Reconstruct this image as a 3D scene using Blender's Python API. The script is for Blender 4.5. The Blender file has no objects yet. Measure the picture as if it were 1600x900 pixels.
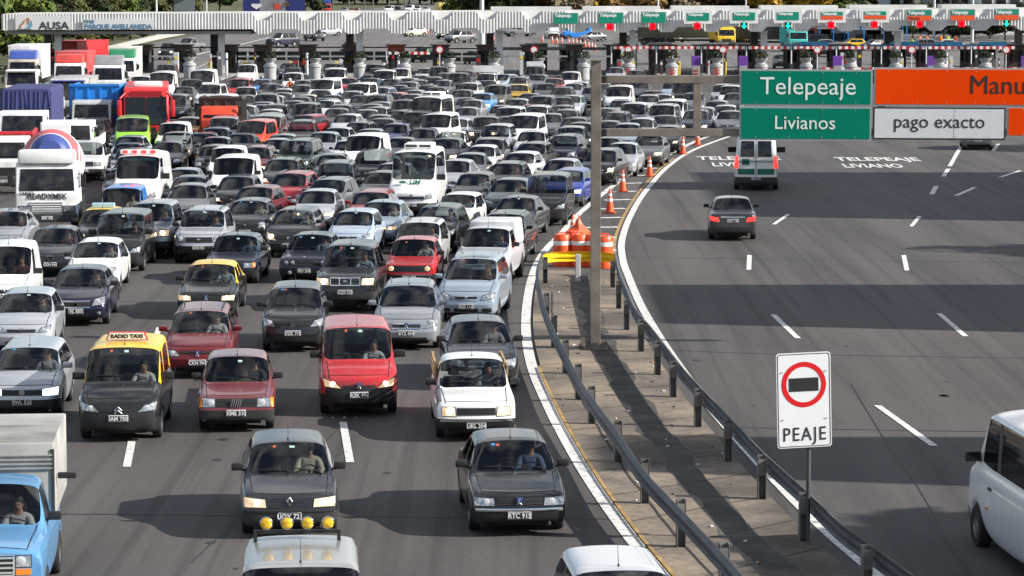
import bpy, bmesh, math, random
from math import sin, cos, pi, radians, sqrt, atan2
from mathutils import Vector, Matrix
from mathutils.bvhtree import BVHTree

random.seed(7)
scene = bpy.context.scene
COL = scene.collection

# ------------------------------------------------------------------ camera
FPX, CAMZ = 4600.0, 9.6                 # focal length in pixels of a 1600 px wide picture, eye height over the road
PITCH = atan2(490, FPX)
cam_d = bpy.data.cameras.new("camera")
cam = bpy.data.objects.new("camera", cam_d)
COL.objects.link(cam)
cam.location = (0, 0, CAMZ)
cam.rotation_euler = (pi / 2 - PITCH, 0, 0)
cam_d.sensor_width = 36.0
cam_d.lens = FPX / 1600 * 36
cam_d.clip_start, cam_d.clip_end = 1.0, 6000
scene.camera = cam

# ------------------------------------------------------------------ sky and sun
SUN_EL, SUN_AZ = radians(28), radians(12)   # from the picture's right, a little behind the camera
world = bpy.data.worlds.new("World")
scene.world = world
world.use_nodes = True
wn = world.node_tree
sky = wn.nodes.new("ShaderNodeTexSky")
sky.sky_type = 'NISHITA'
sky.sun_disc = False
sky.sun_elevation = SUN_EL
to_sun = Vector((cos(SUN_AZ) * cos(SUN_EL), -sin(SUN_AZ) * cos(SUN_EL), sin(SUN_EL)))
sky.sun_rotation = atan2(to_sun.x, to_sun.y)
sky.air_density, sky.dust_density, sky.ozone_density = 1.0, .7, 1.2
bg = wn.nodes["Background"]
bg.inputs[1].default_value = 0.075
# broken cloud over the clear sky, so that glass and paint have something to mirror
wtc, wno, wra, wmx = (wn.nodes.new(t_) for t_ in ("ShaderNodeTexCoord", "ShaderNodeTexNoise", "ShaderNodeValToRGB", "ShaderNodeMix"))
wno.inputs["Scale"].default_value, wno.inputs["Detail"].default_value = 4.5, 6
wmp = wn.nodes.new("ShaderNodeMapping")
wmp.inputs["Scale"].default_value = (1, 1, 2.2)
wn.links.new(wtc.outputs["Generated"], wmp.inputs[0])
wn.links.new(wmp.outputs[0], wno.inputs["Vector"])
wra.color_ramp.elements[0].position, wra.color_ramp.elements[1].position = .47, .64
wn.links.new(wno.outputs[0], wra.inputs[0])
wmx.data_type = 'RGBA'
wn.links.new(wra.outputs[0], wmx.inputs[0])
wn.links.new(sky.outputs[0], wmx.inputs[6])
wmx.inputs[7].default_value = (8.5, 8.4, 8.3, 1)
wn.links.new(wmx.outputs[2], bg.inputs[0])
sun_d = bpy.data.lights.new("sun", 'SUN')
sun_d.energy, sun_d.angle, sun_d.color = 4.8, radians(0.53), (1.0, 0.95, 0.88)
sun = bpy.data.objects.new("sun", sun_d)
COL.objects.link(sun)
sun.rotation_euler = to_sun.to_track_quat('Z', 'Y').to_euler()
scene.view_settings.view_transform = 'Standard'
scene.view_settings.look = 'None'
scene.view_settings.exposure = 0.85
scene.view_settings.gamma = 1.0
scene.view_settings.use_curve_mapping = False
scene.cycles.max_bounces = 6
scene.cycles.transparent_max_bounces = 12
scene.cycles.caustics_reflective = False
scene.cycles.caustics_refractive = False


# ------------------------------------------------------------------ measuring the photograph
def at(px, py, z=0.0):
    """The point at height z seen at pixel (px, py) of the 1600 x 900 photograph."""
    c, s = cos(PITCH), sin(PITCH)
    x, u = (px - 800) / FPX, (450 - py) / FPX
    d = Vector((x, c + u * s, -s + u * c))
    t = (z - CAMZ) / d.z
    return Vector((0, 0, CAMZ)) + d * t


def to_px(p):
    c, s = cos(PITCH), sin(PITCH)
    q = Vector(p) - Vector((0, 0, CAMZ))
    f = q.y * c - q.z * s
    u = q.y * s + q.z * c
    return 800 + FPX * q.x / f, 450 - FPX * u / f


def dist_row(py):
    return at(800, py).y


# ------------------------------------------------------------------ materials
MATS = {}


def nodes_of(m):
    m.use_nodes = True
    nt = m.node_tree
    return nt, nt.nodes["Principled BSDF"]


def mat(name, col=(.5, .5, .5), rough=.6, metal=0.0, spec=.5, coat=0.0, emit=None, estr=0.0, var=0.0, vscale=6.0, bump=0.0, bscale=40.0, obj_color=False):
    """A principled material with a little procedural unevenness in colour and height."""
    if name in MATS:
        return MATS[name]
    m = bpy.data.materials.new(name)
    nt, b = nodes_of(m)
    b.inputs["Roughness"].default_value = rough
    b.inputs["Metallic"].default_value = metal
    b.inputs["Specular IOR Level"].default_value = spec
    b.inputs["Coat Weight"].default_value = coat
    b.inputs["Coat Roughness"].default_value = .06
    src = None
    if obj_color:
        oi = nt.nodes.new("ShaderNodeObjectInfo")
        src = oi.outputs["Color"]
    if var > 0:
        tc = nt.nodes.new("ShaderNodeTexCoord")
        nz = nt.nodes.new("ShaderNodeTexNoise")
        nz.inputs["Scale"].default_value = vscale
        nz.inputs["Detail"].default_value = 5
        nt.links.new(tc.outputs["Object"], nz.inputs["Vector"])
        mr = nt.nodes.new("ShaderNodeMapRange")
        mr.inputs[1].default_value, mr.inputs[2].default_value = .3, .7
        mr.inputs[3].default_value, mr.inputs[4].default_value = 1 - var, 1 + var
        nt.links.new(nz.outputs[0], mr.inputs[0])
        mx = nt.nodes.new("ShaderNodeMix")
        mx.data_type, mx.blend_type = 'RGBA', 'MULTIPLY'
        mx.inputs[0].default_value = 1
        if src:
            nt.links.new(src, mx.inputs[6])
        else:
            mx.inputs[6].default_value = (*col, 1)
        nt.links.new(mr.outputs[0], mx.inputs[7])
        src = mx.outputs[2]
    if src:
        nt.links.new(src, b.inputs["Base Color"])
    else:
        b.inputs["Base Color"].default_value = (*col, 1)
    if bump > 0:
        tc = nt.nodes.new("ShaderNodeTexCoord")
        nz = nt.nodes.new("ShaderNodeTexNoise")
        nz.inputs["Scale"].default_value = bscale
        bp = nt.nodes.new("ShaderNodeBump")
        bp.inputs["Strength"].default_value = bump
        bp.inputs["Distance"].default_value = .02
        nt.links.new(tc.outputs["Object"], nz.inputs["Vector"])
        nt.links.new(nz.outputs[0], bp.inputs["Height"])
        nt.links.new(bp.outputs[0], b.inputs["Normal"])
    if emit:
        b.inputs["Emission Color"].default_value = (*emit, 1)
        b.inputs["Emission Strength"].default_value = estr
    MATS[name] = m
    return m


def paint_material(name, metal, rough):
    """Car paint: the colour comes from the object; a film of road dust lies on it unevenly."""
    m = bpy.data.materials.new(name)
    nt, b = nodes_of(m)
    oi = nt.nodes.new("ShaderNodeObjectInfo")
    tc = nt.nodes.new("ShaderNodeTexCoord")
    nz = nt.nodes.new("ShaderNodeTexNoise")
    nz.inputs["Scale"].default_value = 2.2
    nz.inputs["Detail"].default_value = 7
    nz.inputs["Roughness"].default_value = .65
    nt.links.new(tc.outputs["Object"], nz.inputs["Vector"])
    geo = nt.nodes.new("ShaderNodeNewGeometry")
    sx = nt.nodes.new("ShaderNodeSeparateXYZ")
    nt.links.new(geo.outputs["Normal"], sx.inputs[0])
    up = nt.nodes.new("ShaderNodeMapRange")          # dust settles on faces that look up
    up.inputs[1].default_value, up.inputs[2].default_value = .2, 1.0
    up.inputs[3].default_value, up.inputs[4].default_value = .01, .06
    nt.links.new(sx.outputs[2], up.inputs[0])
    mu = nt.nodes.new("ShaderNodeMath")
    mu.operation = 'MULTIPLY'
    nt.links.new(up.outputs[0], mu.inputs[0])
    nt.links.new(nz.outputs[0], mu.inputs[1])
    mx = nt.nodes.new("ShaderNodeMix")
    mx.data_type = 'RGBA'
    nt.links.new(mu.outputs[0], mx.inputs[0])
    nt.links.new(oi.outputs["Color"], mx.inputs[6])
    mx.inputs[7].default_value = (.42, .39, .35, 1)
    nt.links.new(mx.outputs[2], b.inputs["Base Color"])
    b.inputs["Metallic"].default_value = metal
    rr = nt.nodes.new("ShaderNodeMapRange")
    rr.inputs[3].default_value, rr.inputs[4].default_value = rough - .06, rough + .08
    nt.links.new(nz.outputs[0], rr.inputs[0])
    nt.links.new(rr.outputs[0], b.inputs["Roughness"])
    b.inputs["Coat Weight"].default_value = .6
    b.inputs["Coat Roughness"].default_value = .04
    MATS[name] = m
    return m


def glass_material(name, tint, opacity):
    m = bpy.data.materials.new(name)
    m.use_nodes = True
    nt = m.node_tree
    for n in list(nt.nodes):
        nt.nodes.remove(n)
    out = nt.nodes.new("ShaderNodeOutputMaterial")
    tr = nt.nodes.new("ShaderNodeBsdfTransparent")
    tr.inputs[0].default_value = (*tint, 1)
    gl = nt.nodes.new("ShaderNodeBsdfGlossy")
    gl.inputs["Roughness"].default_value = .03
    gl.inputs["Color"].default_value = (.92, .95, 1, 1)
    df = nt.nodes.new("ShaderNodeBsdfDiffuse")
    df.inputs[0].default_value = (.10, .10, .11, 1)
    m0 = nt.nodes.new("ShaderNodeMixShader")
    m0.inputs[0].default_value = opacity
    nt.links.new(tr.outputs[0], m0.inputs[1])
    nt.links.new(df.outputs[0], m0.inputs[2])
    fr = nt.nodes.new("ShaderNodeFresnel")
    fr.inputs[0].default_value = 1.5
    mx = nt.nodes.new("ShaderNodeMixShader")
    nt.links.new(fr.outputs[0], mx.inputs[0])
    nt.links.new(m0.outputs[0], mx.inputs[1])
    nt.links.new(gl.outputs[0], mx.inputs[2])
    nt.links.new(mx.outputs[0], out.inputs[0])
    MATS[name] = m
    return m


PAINT = paint_material("car_paint", .0, .26)
PAINT_MET = paint_material("car_paint_metallic", .45, .28)
GLASS = glass_material("windscreen_glass", (.60, .64, .64), .02)
GLASS_SIDE = glass_material("side_glass", (.42, .45, .45), .02)
DGLASS = mat("dark_glass", (.012, .013, .015), .05, 0, .55)


def cabin_glass():
    """Glass of the cars too far away to build their cabins: dark, with the uneven tones of seats and people behind it."""
    m = bpy.data.materials.new("far_cabin_glass")
    nt, b = nodes_of(m)
    tc, oi = nt.nodes.new("ShaderNodeTexCoord"), nt.nodes.new("ShaderNodeObjectInfo")
    ad, mu = nt.nodes.new("ShaderNodeVectorMath"), nt.nodes.new("ShaderNodeMath")
    mu.operation, ad.operation = 'MULTIPLY', 'ADD'
    mu.inputs[1].default_value = 40
    nt.links.new(oi.outputs["Random"], mu.inputs[0])
    nt.links.new(tc.outputs["Object"], ad.inputs[0])
    nt.links.new(mu.outputs[0], ad.inputs[1])
    nz = nt.nodes.new("ShaderNodeTexNoise")
    nz.inputs["Scale"].default_value, nz.inputs["Detail"].default_value = 2.6, 3
    nt.links.new(ad.outputs[0], nz.inputs["Vector"])
    cr = nt.nodes.new("ShaderNodeValToRGB")
    cr.color_ramp.elements[0].position, cr.color_ramp.elements[1].position = .45, .78
    cr.color_ramp.elements[0].color, cr.color_ramp.elements[1].color = (.008, .009, .011, 1), (.055, .05, .048, 1)
    nt.links.new(nz.outputs[0], cr.inputs[0])
    nt.links.new(cr.outputs[0], b.inputs["Base Color"])
    b.inputs["Roughness"].default_value = .06
    MATS["far_cabin_glass"] = m
    return m


CABIN = cabin_glass()
PLASTIC = mat("black_plastic", (.013, .013, .014), .5, var=.15)
GREYPL = mat("grey_plastic", (.035, .036, .038), .5, var=.15)
RUBBER = mat("tyre_rubber", (.014, .014, .014), .85, var=.2, vscale=9)
RIM = mat("alloy_rim", (.35, .36, .37), .35, .7)
STEELRIM = mat("steel_rim", (.10, .10, .11), .5, .4)
CHROME = mat("chrome", (.75, .76, .78), .15, 1.0)
INTER = mat("car_interior", (.016, .016, .018), .8, var=.2)
SEATM = mat("seat_fabric", (.035, .035, .038), .9, var=.25)
LENS = mat("headlight_lens", (.40, .42, .44), .10, .6, .6, .7, var=.5, vscale=18)
LENSGLOW = mat("headlight_lit", (.50, .46, .38), .2, emit=(1.0, .62, .25), estr=.3)  # this glow serves lit lamps and painted sun glints alike
BULBGLOW = mat("bulb_lit", (.9, .85, .7), .2, emit=(1.0, .78, .45), estr=5.0)
BULB = mat("lamp_reflector", (.72, .74, .76), .25, .3)
LENSWHITE = mat("headlight_white", (.9, .95, 1), .2, emit=(.75, .95, 1.0), estr=2.2)
AMBER = mat("amber_lens", (.75, .22, .01), .2, 0, .5, .5)
AMBERLIT = mat("amber_lit", (.8, .3, .02), .2, emit=(1, .4, .03), estr=3.0)
REDLENS = mat("red_lens", (.42, .008, .008), .2, 0, .5, .5)
REDLIT = mat("red_lit", (.6, .01, .01), .2, emit=(1, .03, .02), estr=1.6)
WHITEP = mat("white_paint", (.78, .78, .77), .5, var=.06)
PLATEM = mat("plate_black", (.012, .012, .012), .4)
PLATEW = mat("plate_white", (.72, .72, .72), .4)
SKIN = mat("skin", (.42, .23, .15), .6, var=.1)
HAIRM = mat("hair", (.016, .011, .008), .7, var=.3, vscale=30)
CLOTH = mat("cloth", (.5, .5, .5), .9, var=.15, vscale=18, obj_color=True)
SHEET = mat("painted_sheet", (.5, .5, .5), .5, coat=.15, var=.20, vscale=2.2, obj_color=True)
EYEM = mat("eye", (.02, .015, .01), .3)
LIPM = mat("lips", (.30, .10, .08), .6)


# ------------------------------------------------------------------ mesh helper
class MB:
    """Collects shapes with a material each; build() links them as ONE mesh object."""

    def __init__(self):
        self.v, self.f, self.m = [], [], []

    def add(self, vs, fs, m=0, mx=None):
        o = len(self.v)
        for p in vs:
            p = Vector(p)
            self.v.append(mx @ p if mx is not None else p)
        for q in fs:
            self.f.append([o + i for i in q])
            self.m.append(m)
        return self

    def box(self, x, y, z, sx, sy, sz, m=0, mx=None, bev=0.0, taper=1.0):
        """Centre and full sizes; bev cuts the edges, taper narrows the top in x."""
        if bev > 0:
            bm = bmesh.new()
            bmesh.ops.create_cube(bm, size=1.0)
            for v in bm.verts:
                k = taper if v.co.z > 0 else 1
                v.co = Vector((v.co.x * sx * k, v.co.y * sy, v.co.z * sz))
            bmesh.ops.bevel(bm, geom=list(bm.edges), offset=bev, segments=2, affect='EDGES', profile=.6)
            bm.verts.index_update()
            vs = [v.co + Vector((x, y, z)) for v in bm.verts]
            fs = [[v.index for v in f.verts] for f in bm.faces]
            bm.free()
            return self.add(vs, fs, m, mx)
        a, b, c = sx / 2, sy / 2, sz / 2
        t = taper
        vs = [(x - a, y - b, z - c), (x + a, y - b, z - c), (x + a, y + b, z - c), (x - a, y + b, z - c),
              (x - a * t, y - b, z + c), (x + a * t, y - b, z + c), (x + a * t, y + b, z + c), (x - a * t, y + b, z + c)]
        return self.add(vs, [(3, 2, 1, 0), (4, 5, 6, 7), (0, 1, 5, 4), (1, 2, 6, 5), (2, 3, 7, 6), (3, 0, 4, 7)], m, mx)

    def prism(self, poly, x0, x1, m=0, mx=None, bev=0.0, axis='x'):
        """A polygon in (y, z) swept from x0 to x1 (axis x) or in (x, z) swept along y (axis y)."""
        n = len(poly)
        P = (lambda a, b, t: (t, a, b)) if axis == 'x' else (lambda a, b, t: (a, t, b))
        vs = [P(a, b, x0) for a, b in poly] + [P(a, b, x1) for a, b in poly]
        fs = [list(range(n))[::-1], list(range(n, 2 * n))] + [[i, (i + 1) % n, n + (i + 1) % n, n + i] for i in range(n)]
        if bev > 0:
            bm = bmesh.new()
            bv = [bm.verts.new(p) for p in vs]
            for q in fs:
                bm.faces.new([bv[i] for i in q])
            bmesh.ops.recalc_face_normals(bm, faces=bm.faces)
            bmesh.ops.bevel(bm, geom=list(bm.edges), offset=bev, segments=3, affect='EDGES', profile=.6)
            bm.verts.index_update()
            vs = [v.co.copy() for v in bm.verts]
            fs = [[v.index for v in f.verts] for f in bm.faces]
            bm.free()
        return self.add(vs, fs, m, mx)

    def tube(self, pts, r, n=8, m=0, mx=None, r1=None, cap=True):
        pts = [Vector(p) for p in pts]
        vs, fs = [], []
        k = len(pts)
        for i, p in enumerate(pts):
            d = (pts[min(i + 1, k - 1)] - pts[max(i - 1, 0)])
            d = d.normalized() if d.length > 1e-9 else Vector((0, 0, 1))
            a = d.cross(Vector((0, 0, 1)))
            if a.length < .05:
                a = d.cross(Vector((0, 1, 0)))
            a.normalize()
            b = d.cross(a)
            rr = r if r1 is None else r + (r1 - r) * i / max(1, k - 1)
            for j in range(n):
                t = 2 * pi * j / n
                vs.append(p + a * (rr * cos(t)) + b * (rr * sin(t)))
        for i in range(k - 1):
            for j in range(n):
                fs.append((i * n + j, i * n + (j + 1) % n, (i + 1) * n + (j + 1) % n, (i + 1) * n + j))
        if cap:
            fs.append(tuple(range(n))[::-1])
            fs.append(tuple((k - 1) * n + j for j in range(n)))
        return self.add(vs, fs, m, mx)

    def lathe(self, prof, c=(0, 0, 0), n=20, m=0, axis='z', mx=None):
        """prof: (radius, height) pairs turned about an axis through c."""
        vs, fs = [], []
        for r, h in prof:
            for j in range(n):
                t = 2 * pi * j / n
                a, b = r * cos(t), r * sin(t)
                p = (a, b, h) if axis == 'z' else ((h, a, b) if axis == 'x' else (a, h, b))
                vs.append((c[0] + p[0], c[1] + p[1], c[2] + p[2]))
        for i in range(len(prof) - 1):
            for j in range(n):
                fs.append((i * n + j, i * n + (j + 1) % n, (i + 1) * n + (j + 1) % n, (i + 1) * n + j))
        fs.append(tuple(range(n))[::-1])
        fs.append(tuple((len(prof) - 1) * n + j for j in range(n)))
        return self.add(vs, fs, m, mx)

    def mesh(self, name, mats, smooth=0.0):
        me = bpy.data.meshes.new(name)
        me.from_pydata([tuple(p) for p in self.v], [], self.f)
        for x in mats if isinstance(mats, (list, tuple)) else [mats]:
            me.materials.append(x)
        me.polygons.foreach_set("material_index", self.m)
        bm = bmesh.new()
        bm.from_mesh(me)
        bmesh.ops.recalc_face_normals(bm, faces=bm.faces)
        bm.to_mesh(me)
        bm.free()
        if smooth:
            me.shade_smooth()
            me.set_sharp_from_angle(angle=radians(smooth))
        me.update()
        return me

    def build(self, name, mats, parent=None, smooth=0.0, color=None):
        return link(name, self.mesh(name, mats, smooth), parent, color)


def link(name, me, parent=None, color=None, loc=None, rz=0.0):
    o = bpy.data.objects.new(name, me)
    COL.objects.link(o)
    if parent is not None:
        o.parent = parent
    if color is not None:
        o.color = (*color, 1)
    if loc is not None:
        o.location = loc
    if rz:
        o.rotation_euler = (0, 0, rz)
    return o


def empty(name, loc=(0, 0, 0), rz=0.0):
    o = bpy.data.objects.new(name, None)
    COL.objects.link(o)
    o.location = loc
    o.rotation_euler = (0, 0, rz)
    o.empty_display_size = .2
    return o


def tag(o, label=None, cat=None, group=None, kind=None):
    if label:
        o["label"] = label
    if cat:
        o["category"] = cat
    if group:
        o["group"] = group
    if kind:
        o["kind"] = kind
    return o


def text_mesh(body, size, mat_, extrude=.004, align='CENTER', sx=1.0, shear=0.0, bold=0.0, spacing=1.0):
    """Lettering in the x-z plane that reads from -y, its origin at the baseline."""
    cu = bpy.data.curves.new("lettering", 'FONT')
    cu.body = body
    cu.size = size
    cu.align_x = align
    cu.extrude = extrude
    cu.shear = shear
    cu.offset = bold
    cu.space_character = spacing
    cu.resolution_u = 3
    o = bpy.data.objects.new("lettering", cu)
    COL.objects.link(o)
    dg = bpy.context.evaluated_depsgraph_get()
    me = bpy.data.meshes.new_from_object(o.evaluated_get(dg))
    bpy.data.objects.remove(o)
    bpy.data.curves.remove(cu)
    me.transform(Matrix.Rotation(pi / 2, 4, 'X') @ Matrix.Diagonal((sx, 1, 1, 1)))
    me.materials.clear()
    me.materials.append(mat_)
    me.name = "lettering"
    return me


def smooth_path(pts, step=8):
    """Catmull-Rom through 2-D or 3-D points."""
    pts = [Vector(p) for p in pts]
    out = []
    for i in range(len(pts) - 1):
        p0, p1, p2, p3 = pts[max(i - 1, 0)], pts[i], pts[i + 1], pts[min(i + 2, len(pts) - 1)]
        for k in range(step):
            t = k / step
            out.append(.5 * ((2 * p1) + (p2 - p0) * t + (2 * p0 - 5 * p1 + 4 * p2 - p3) * t * t + (3 * p1 - p0 - 3 * p2 + p3) * t ** 3))
    out.append(pts[-1])
    return out


def ribbon(mb, pts, w, z, m=0):
    """A flat strip of width w along ground points."""
    n = len(pts)
    vs, fs = [], []
    for i, p in enumerate(pts):
        d = pts[min(i + 1, n - 1)] - pts[max(i - 1, 0)]
        nrm = Vector((-d.y, d.x, 0)).normalized() * (w / 2)
        vs += [(p.x + nrm.x, p.y + nrm.y, z), (p.x - nrm.x, p.y - nrm.y, z)]
        if i:
            fs.append((2 * i - 2, 2 * i - 1, 2 * i + 1, 2 * i))
    mb.add(vs, fs, m)

# ================================================================== cars
# A car is lofted: cross-sections along its length, subdivided, then cut into body, bumpers and panes.
KEYS = ["body", "trim", "windscreen", "rear_window", "wf_l", "wf_r", "wr_l", "wr_r", "bumper_f", "bumper_r", "roof", "bed"]


def lerp(a, b, t):
    return a + (b - a) * t


def loft(S):
    L, W, H, zb = S['L'], S['W'], S['H'], S.get('zb', .2)
    hw, wr = W / 2, S['wr'] + S.get('wide', .05)
    cy, cz = S['cowl']
    hd, bk = S['head'], S['bk']
    dy, dz = S['deck']
    nose, tail = S['nose'], S['tail']
    a1, a2 = S['ax']
    AR = S.get('arch', .37)
    wz = S.get('wheel', .30)
    mid = (a1 + a2) / 2
    bz = S.get('belt', dz - .02)
    bf = S.get('bpil', hd + (bk - hd) * .5)
    kf = S.get('kf', .15)
    kr = .07
    az = lambda d: wz + sqrt(max(AR * AR - d * d, 0))
    lowY = [0, .07, a1 - .43, a1 - .29, a1, a1 + .29, a1 + .43, mid - .06, mid + .06, a2 - .43, a2 - .29, a2, a2 + .29, a2 + .43, L - .07, L]
    for i in range(1, 16):
        lowY[i] = max(lowY[i], lowY[i - 1] + .03)
    s_ = lowY[15] / L
    if s_ > 1:
        lowY = [lowY[i] if i < 11 else lowY[10] + (lowY[i] - lowY[10]) * (L - lowY[10]) / (lowY[15] - lowY[10]) for i in range(16)]
    lowZ = [zb + .07, zb, zb, az(.29), az(0), az(.29), zb, zb, zb, zb, az(.29), az(0), az(.29), zb, zb, zb + .1]
    hz = lambda t: lerp(nose, cz, t) + S.get('hoodbow', .02) * sin(pi * min(t * 1.1, 1))
    dl = lambda t: lerp(dy, L - .03, t)
    dzl = lambda t: lerp(dz, tail, t)
    cg = S.get('cglass', (bk - .06, min(dy - .14, bk + .18)))     # rear edge of side glass: at roof, at belt
    topY = [.03, .13, .36 * cy, .6 * cy, .84 * cy, cy, hd, bf - .05, bf + .05, (bf + cg[0]) / 2, cg[0], bk, dy, dl(.4), dl(.8), L - .02]
    topZ = [nose - .05, nose + .015, hz(.36), hz(.6), hz(.84), cz, H, H, H, H, H, H, dz, dzl(.4), dzl(.8), tail - .05]
    bY = list(topY)
    bY[6] = cy + .28
    bY[10], bY[11], bY[12] = cg[1], (cg[1] + dy) / 2, dy
    bY[9] = (bf + cg[1]) / 2
    bZ = [z - .03 for z in topZ]
    for k in range(6, 12):
        t = (bY[k] - cy) / (dy - cy)
        bZ[k] = lerp(cz - .02, bz, t)
    bZ[12] = max(bZ[12], bz) if S.get('bedtop') else bZ[12]
    if S.get('bedtop'):
        for k in (12, 13, 14, 15):
            bZ[k] = bz
    tp = [.86, .94, .985, 1, 1, 1, 1, 1, 1, 1, 1, 1, 1, .985, .96, .90]
    if 'tp0' in S:
        tp[0], tp[1] = S['tp0'], (S['tp0'] + 1) / 2
    V = []

    def plan(k, x, y):
        if k <= 1:
            return y + kf * (x / hw) ** 2
        if k == 2:
            return y + kf * .4 * (x / hw) ** 2
        if k >= 14:
            return y - kr * (x / hw) ** 2
        return y
    for k in range(16):
        t = tp[k]
        ly = lowY[k]
        b, tz = bZ[k], topZ[k]
        ring = []
        inner = .66 if 2 < k < 6 or 9 < k < 13 else .82
        ring.append((inner * hw * t, ly, lowZ[k]))
        ring.append((.965 * hw * t, ly, lowZ[k] + .01))
        z2 = max(S.get('midz', .5), lowZ[k] + .07)
        z3 = max(b - .13, z2 + .06)
        b = max(b, z3 + .04)
        tz = max(tz, b + .01) if not (S.get('bedtop') and k > 12) else tz
        ring.append((1.0 * hw * t, ly, z2))
        ring.append((.99 * hw * t, (ly * .35 + bY[k] * .65) if k not in (0, 15) else ly, z3))
        cab = 6 <= k <= 11
        ring.append(((.925 if cab else .94) * hw * t, bY[k], b))
        if cab:
            crown = S.get('crown', .03)
            ring += [(wr + .03, topY[k], tz - .075), (wr - .055, topY[k], tz - .008), (wr * .5, topY[k], tz + crown * .6), (0, topY[k], tz + crown)]
            if k == 6:
                ring = ring[:5] + [(x, y - S.get('bow', .09) * (1 - (x / hw) ** 2), z) for x, y, z in ring[5:]]
            if k == 11:
                ring = ring[:5] + [(x, y + .05 * (1 - (x / hw) ** 2), z) for x, y, z in ring[5:]]
        elif S.get('bedtop') and k > 12:
            ring += [(.90 * hw * t, topY[k], b), (.885 * hw * t, topY[k], tz), (.5 * hw, topY[k], tz), (0, topY[k], tz)]
        else:
            hcr = S.get('hcrown', .028)
            pts = [((.895 if k == 5 else .85) * hw * t, 0.0), (.63 * hw * t, hcr * .55), (.32 * hw * t, hcr * .85), (0, hcr)]
            for x, c in pts:
                yy = topY[k]
                if k == 5:
                    yy -= (S.get('bow', .09) + .03) * (1 - (x / hw) ** 2)
                if k in (3, 4):
                    yy -= .06 * (1 - (x / hw) ** 2)
                ring.append((x, yy, tz + c))
        ring = [(x, plan(k, x, y), z) for x, y, z in ring]
        V.append([Vector((-x, y, z)) for x, y, z in ring[:8]] + [Vector(ring[8])] + [Vector(p) for p in ring[7::-1]])
    verts = [p for r in V for p in r]
    N = 17
    faces, keys = [], []

    def emit(q, key):
        faces.append(q)
        keys.append(KEYS.index(key))
    van = S.get('panel', False)
    two = S.get('two_tone', False)
    for k in range(15):
        for r in range(16):
            j = r if r < 8 else 15 - r
            side = 'l' if r < 8 else 'r'
            key = 'body'
            if j in (5, 6, 7):
                if k == 5:
                    key = 'windscreen'
                elif k == 11:
                    key = 'body' if (van or S.get('norear')) else 'rear_window'
                elif 6 <= k <= 10:
                    key = 'roof' if two else 'body'
                elif S.get('bedtop') and k >= 12 and j != 5:
                    key = 'bed'
            if j == 4:
                if k == 6:
                    key = 'wf_' + side
                elif k == 7:
                    key = 'trim' if not two else 'roof'
                elif k in (8, 9):
                    key = 'body' if van else 'wr_' + side
                    if S.get('cab_only'):
                        key = 'body'
                elif two and k in (5, 10, 11):
                    key = 'roof'
            if j in (0, 1) and k <= 1:
                key = 'bumper_f'
            if j in (0, 1) and k >= 13:
                key = 'bumper_r'
            if S.get('skirt') and j in (0, 1) and 1 < k < 13:
                key = 'trim'
            emit([k * N + r, k * N + r + 1, (k + 1) * N + r + 1, (k + 1) * N + r], key)
    # the front and the tail are closed with a grid so that they can curve in plan
    cols = [-.85, -.63, -.32, 0, .32, .63, .85]
    for end, k in ((0, 0), (1, 15)):
        base = k * N
        grid = []
        for i in range(5):
            p = V[k][i]
            xm = abs(p.x)
            row = [base + i]
            y0 = 0 if end == 0 else L
            for c in cols:
                x = c * (xm if i else hw * tp[k])
                if i == 0:
                    x = c * xm
                y = plan(k, x, y0)
                if end == 0:
                    y += {0: .05, 1: -.015, 2: -.03, 3: .0, 4: .015}[i]
                else:
                    y -= {0: .05, 1: -.015, 2: -.02, 3: .0, 4: .015}[i]
                verts.append(Vector((x, y, p.z)))
                row.append(len(verts) - 1)
            row.append(base + 16 - i)
            grid.append(row)
        lip = [base + 5 + c for c in range(7)]
        for i in range(4):
            for c in range(8):
                key = 'body'
                if i < 2:
                    key = 'bumper_f' if end == 0 else 'bumper_r'
                if i == 2 and S.get('bump_hi'):
                    key = 'bumper_f' if end == 0 else 'bumper_r'
                emit([grid[i][c], grid[i][c + 1], grid[i + 1][c + 1], grid[i + 1][c]], key)
        for c in range(6):
            emit([grid[4][c + 1], grid[4][c + 2], lip[c + 1], lip[c]], 'body')
        emit([grid[4][0], grid[4][1], lip[0]], 'body')
        emit([grid[4][7], grid[4][8], lip[6]], 'body')
    verts = [Vector((p.x, p.y - L / 2, p.z)) for p in verts]
    me = bpy.data.meshes.new("cage")
    me.from_pydata([tuple(p) for p in verts], [], faces)
    me.polygons.foreach_set("material_index", keys)
    bm = bmesh.new()
    bm.from_mesh(me)
    bmesh.ops.recalc_face_normals(bm, faces=bm.faces)
    cl = bm.edges.layers.float.new("crease_edge")
    cr = S.get('crease', .25)
    for e in bm.edges:
        fs = e.link_faces
        if len(fs) == 2 and fs[0].material_index != fs[1].material_index:
            e[cl] = max(cr, .45)
        ia, ib = e.verts[0].index, e.verts[1].index
        if ia < 16 * N and ib < 16 * N and ia % N == ib % N and (ia % N) in (4, 12, 3, 13):
            e[cl] = max(e[cl], cr)
        if ia < N and ib < N or (15 * N <= ia < 16 * N and 15 * N <= ib < 16 * N):
            e[cl] = max(e[cl], cr)
    bm.to_mesh(me)
    bm.free()
    for _ in KEYS:
        me.materials.append(PLASTIC)
    o = bpy.data.objects.new("cage", me)
    COL.objects.link(o)
    md = o.modifiers.new("s", 'SUBSURF')
    md.levels = md.render_levels = 2
    dg = bpy.context.evaluated_depsgraph_get()
    ev = o.evaluated_get(dg)
    full = bpy.data.meshes.new_from_object(ev)
    bpy.data.objects.remove(o)
    return full


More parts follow.
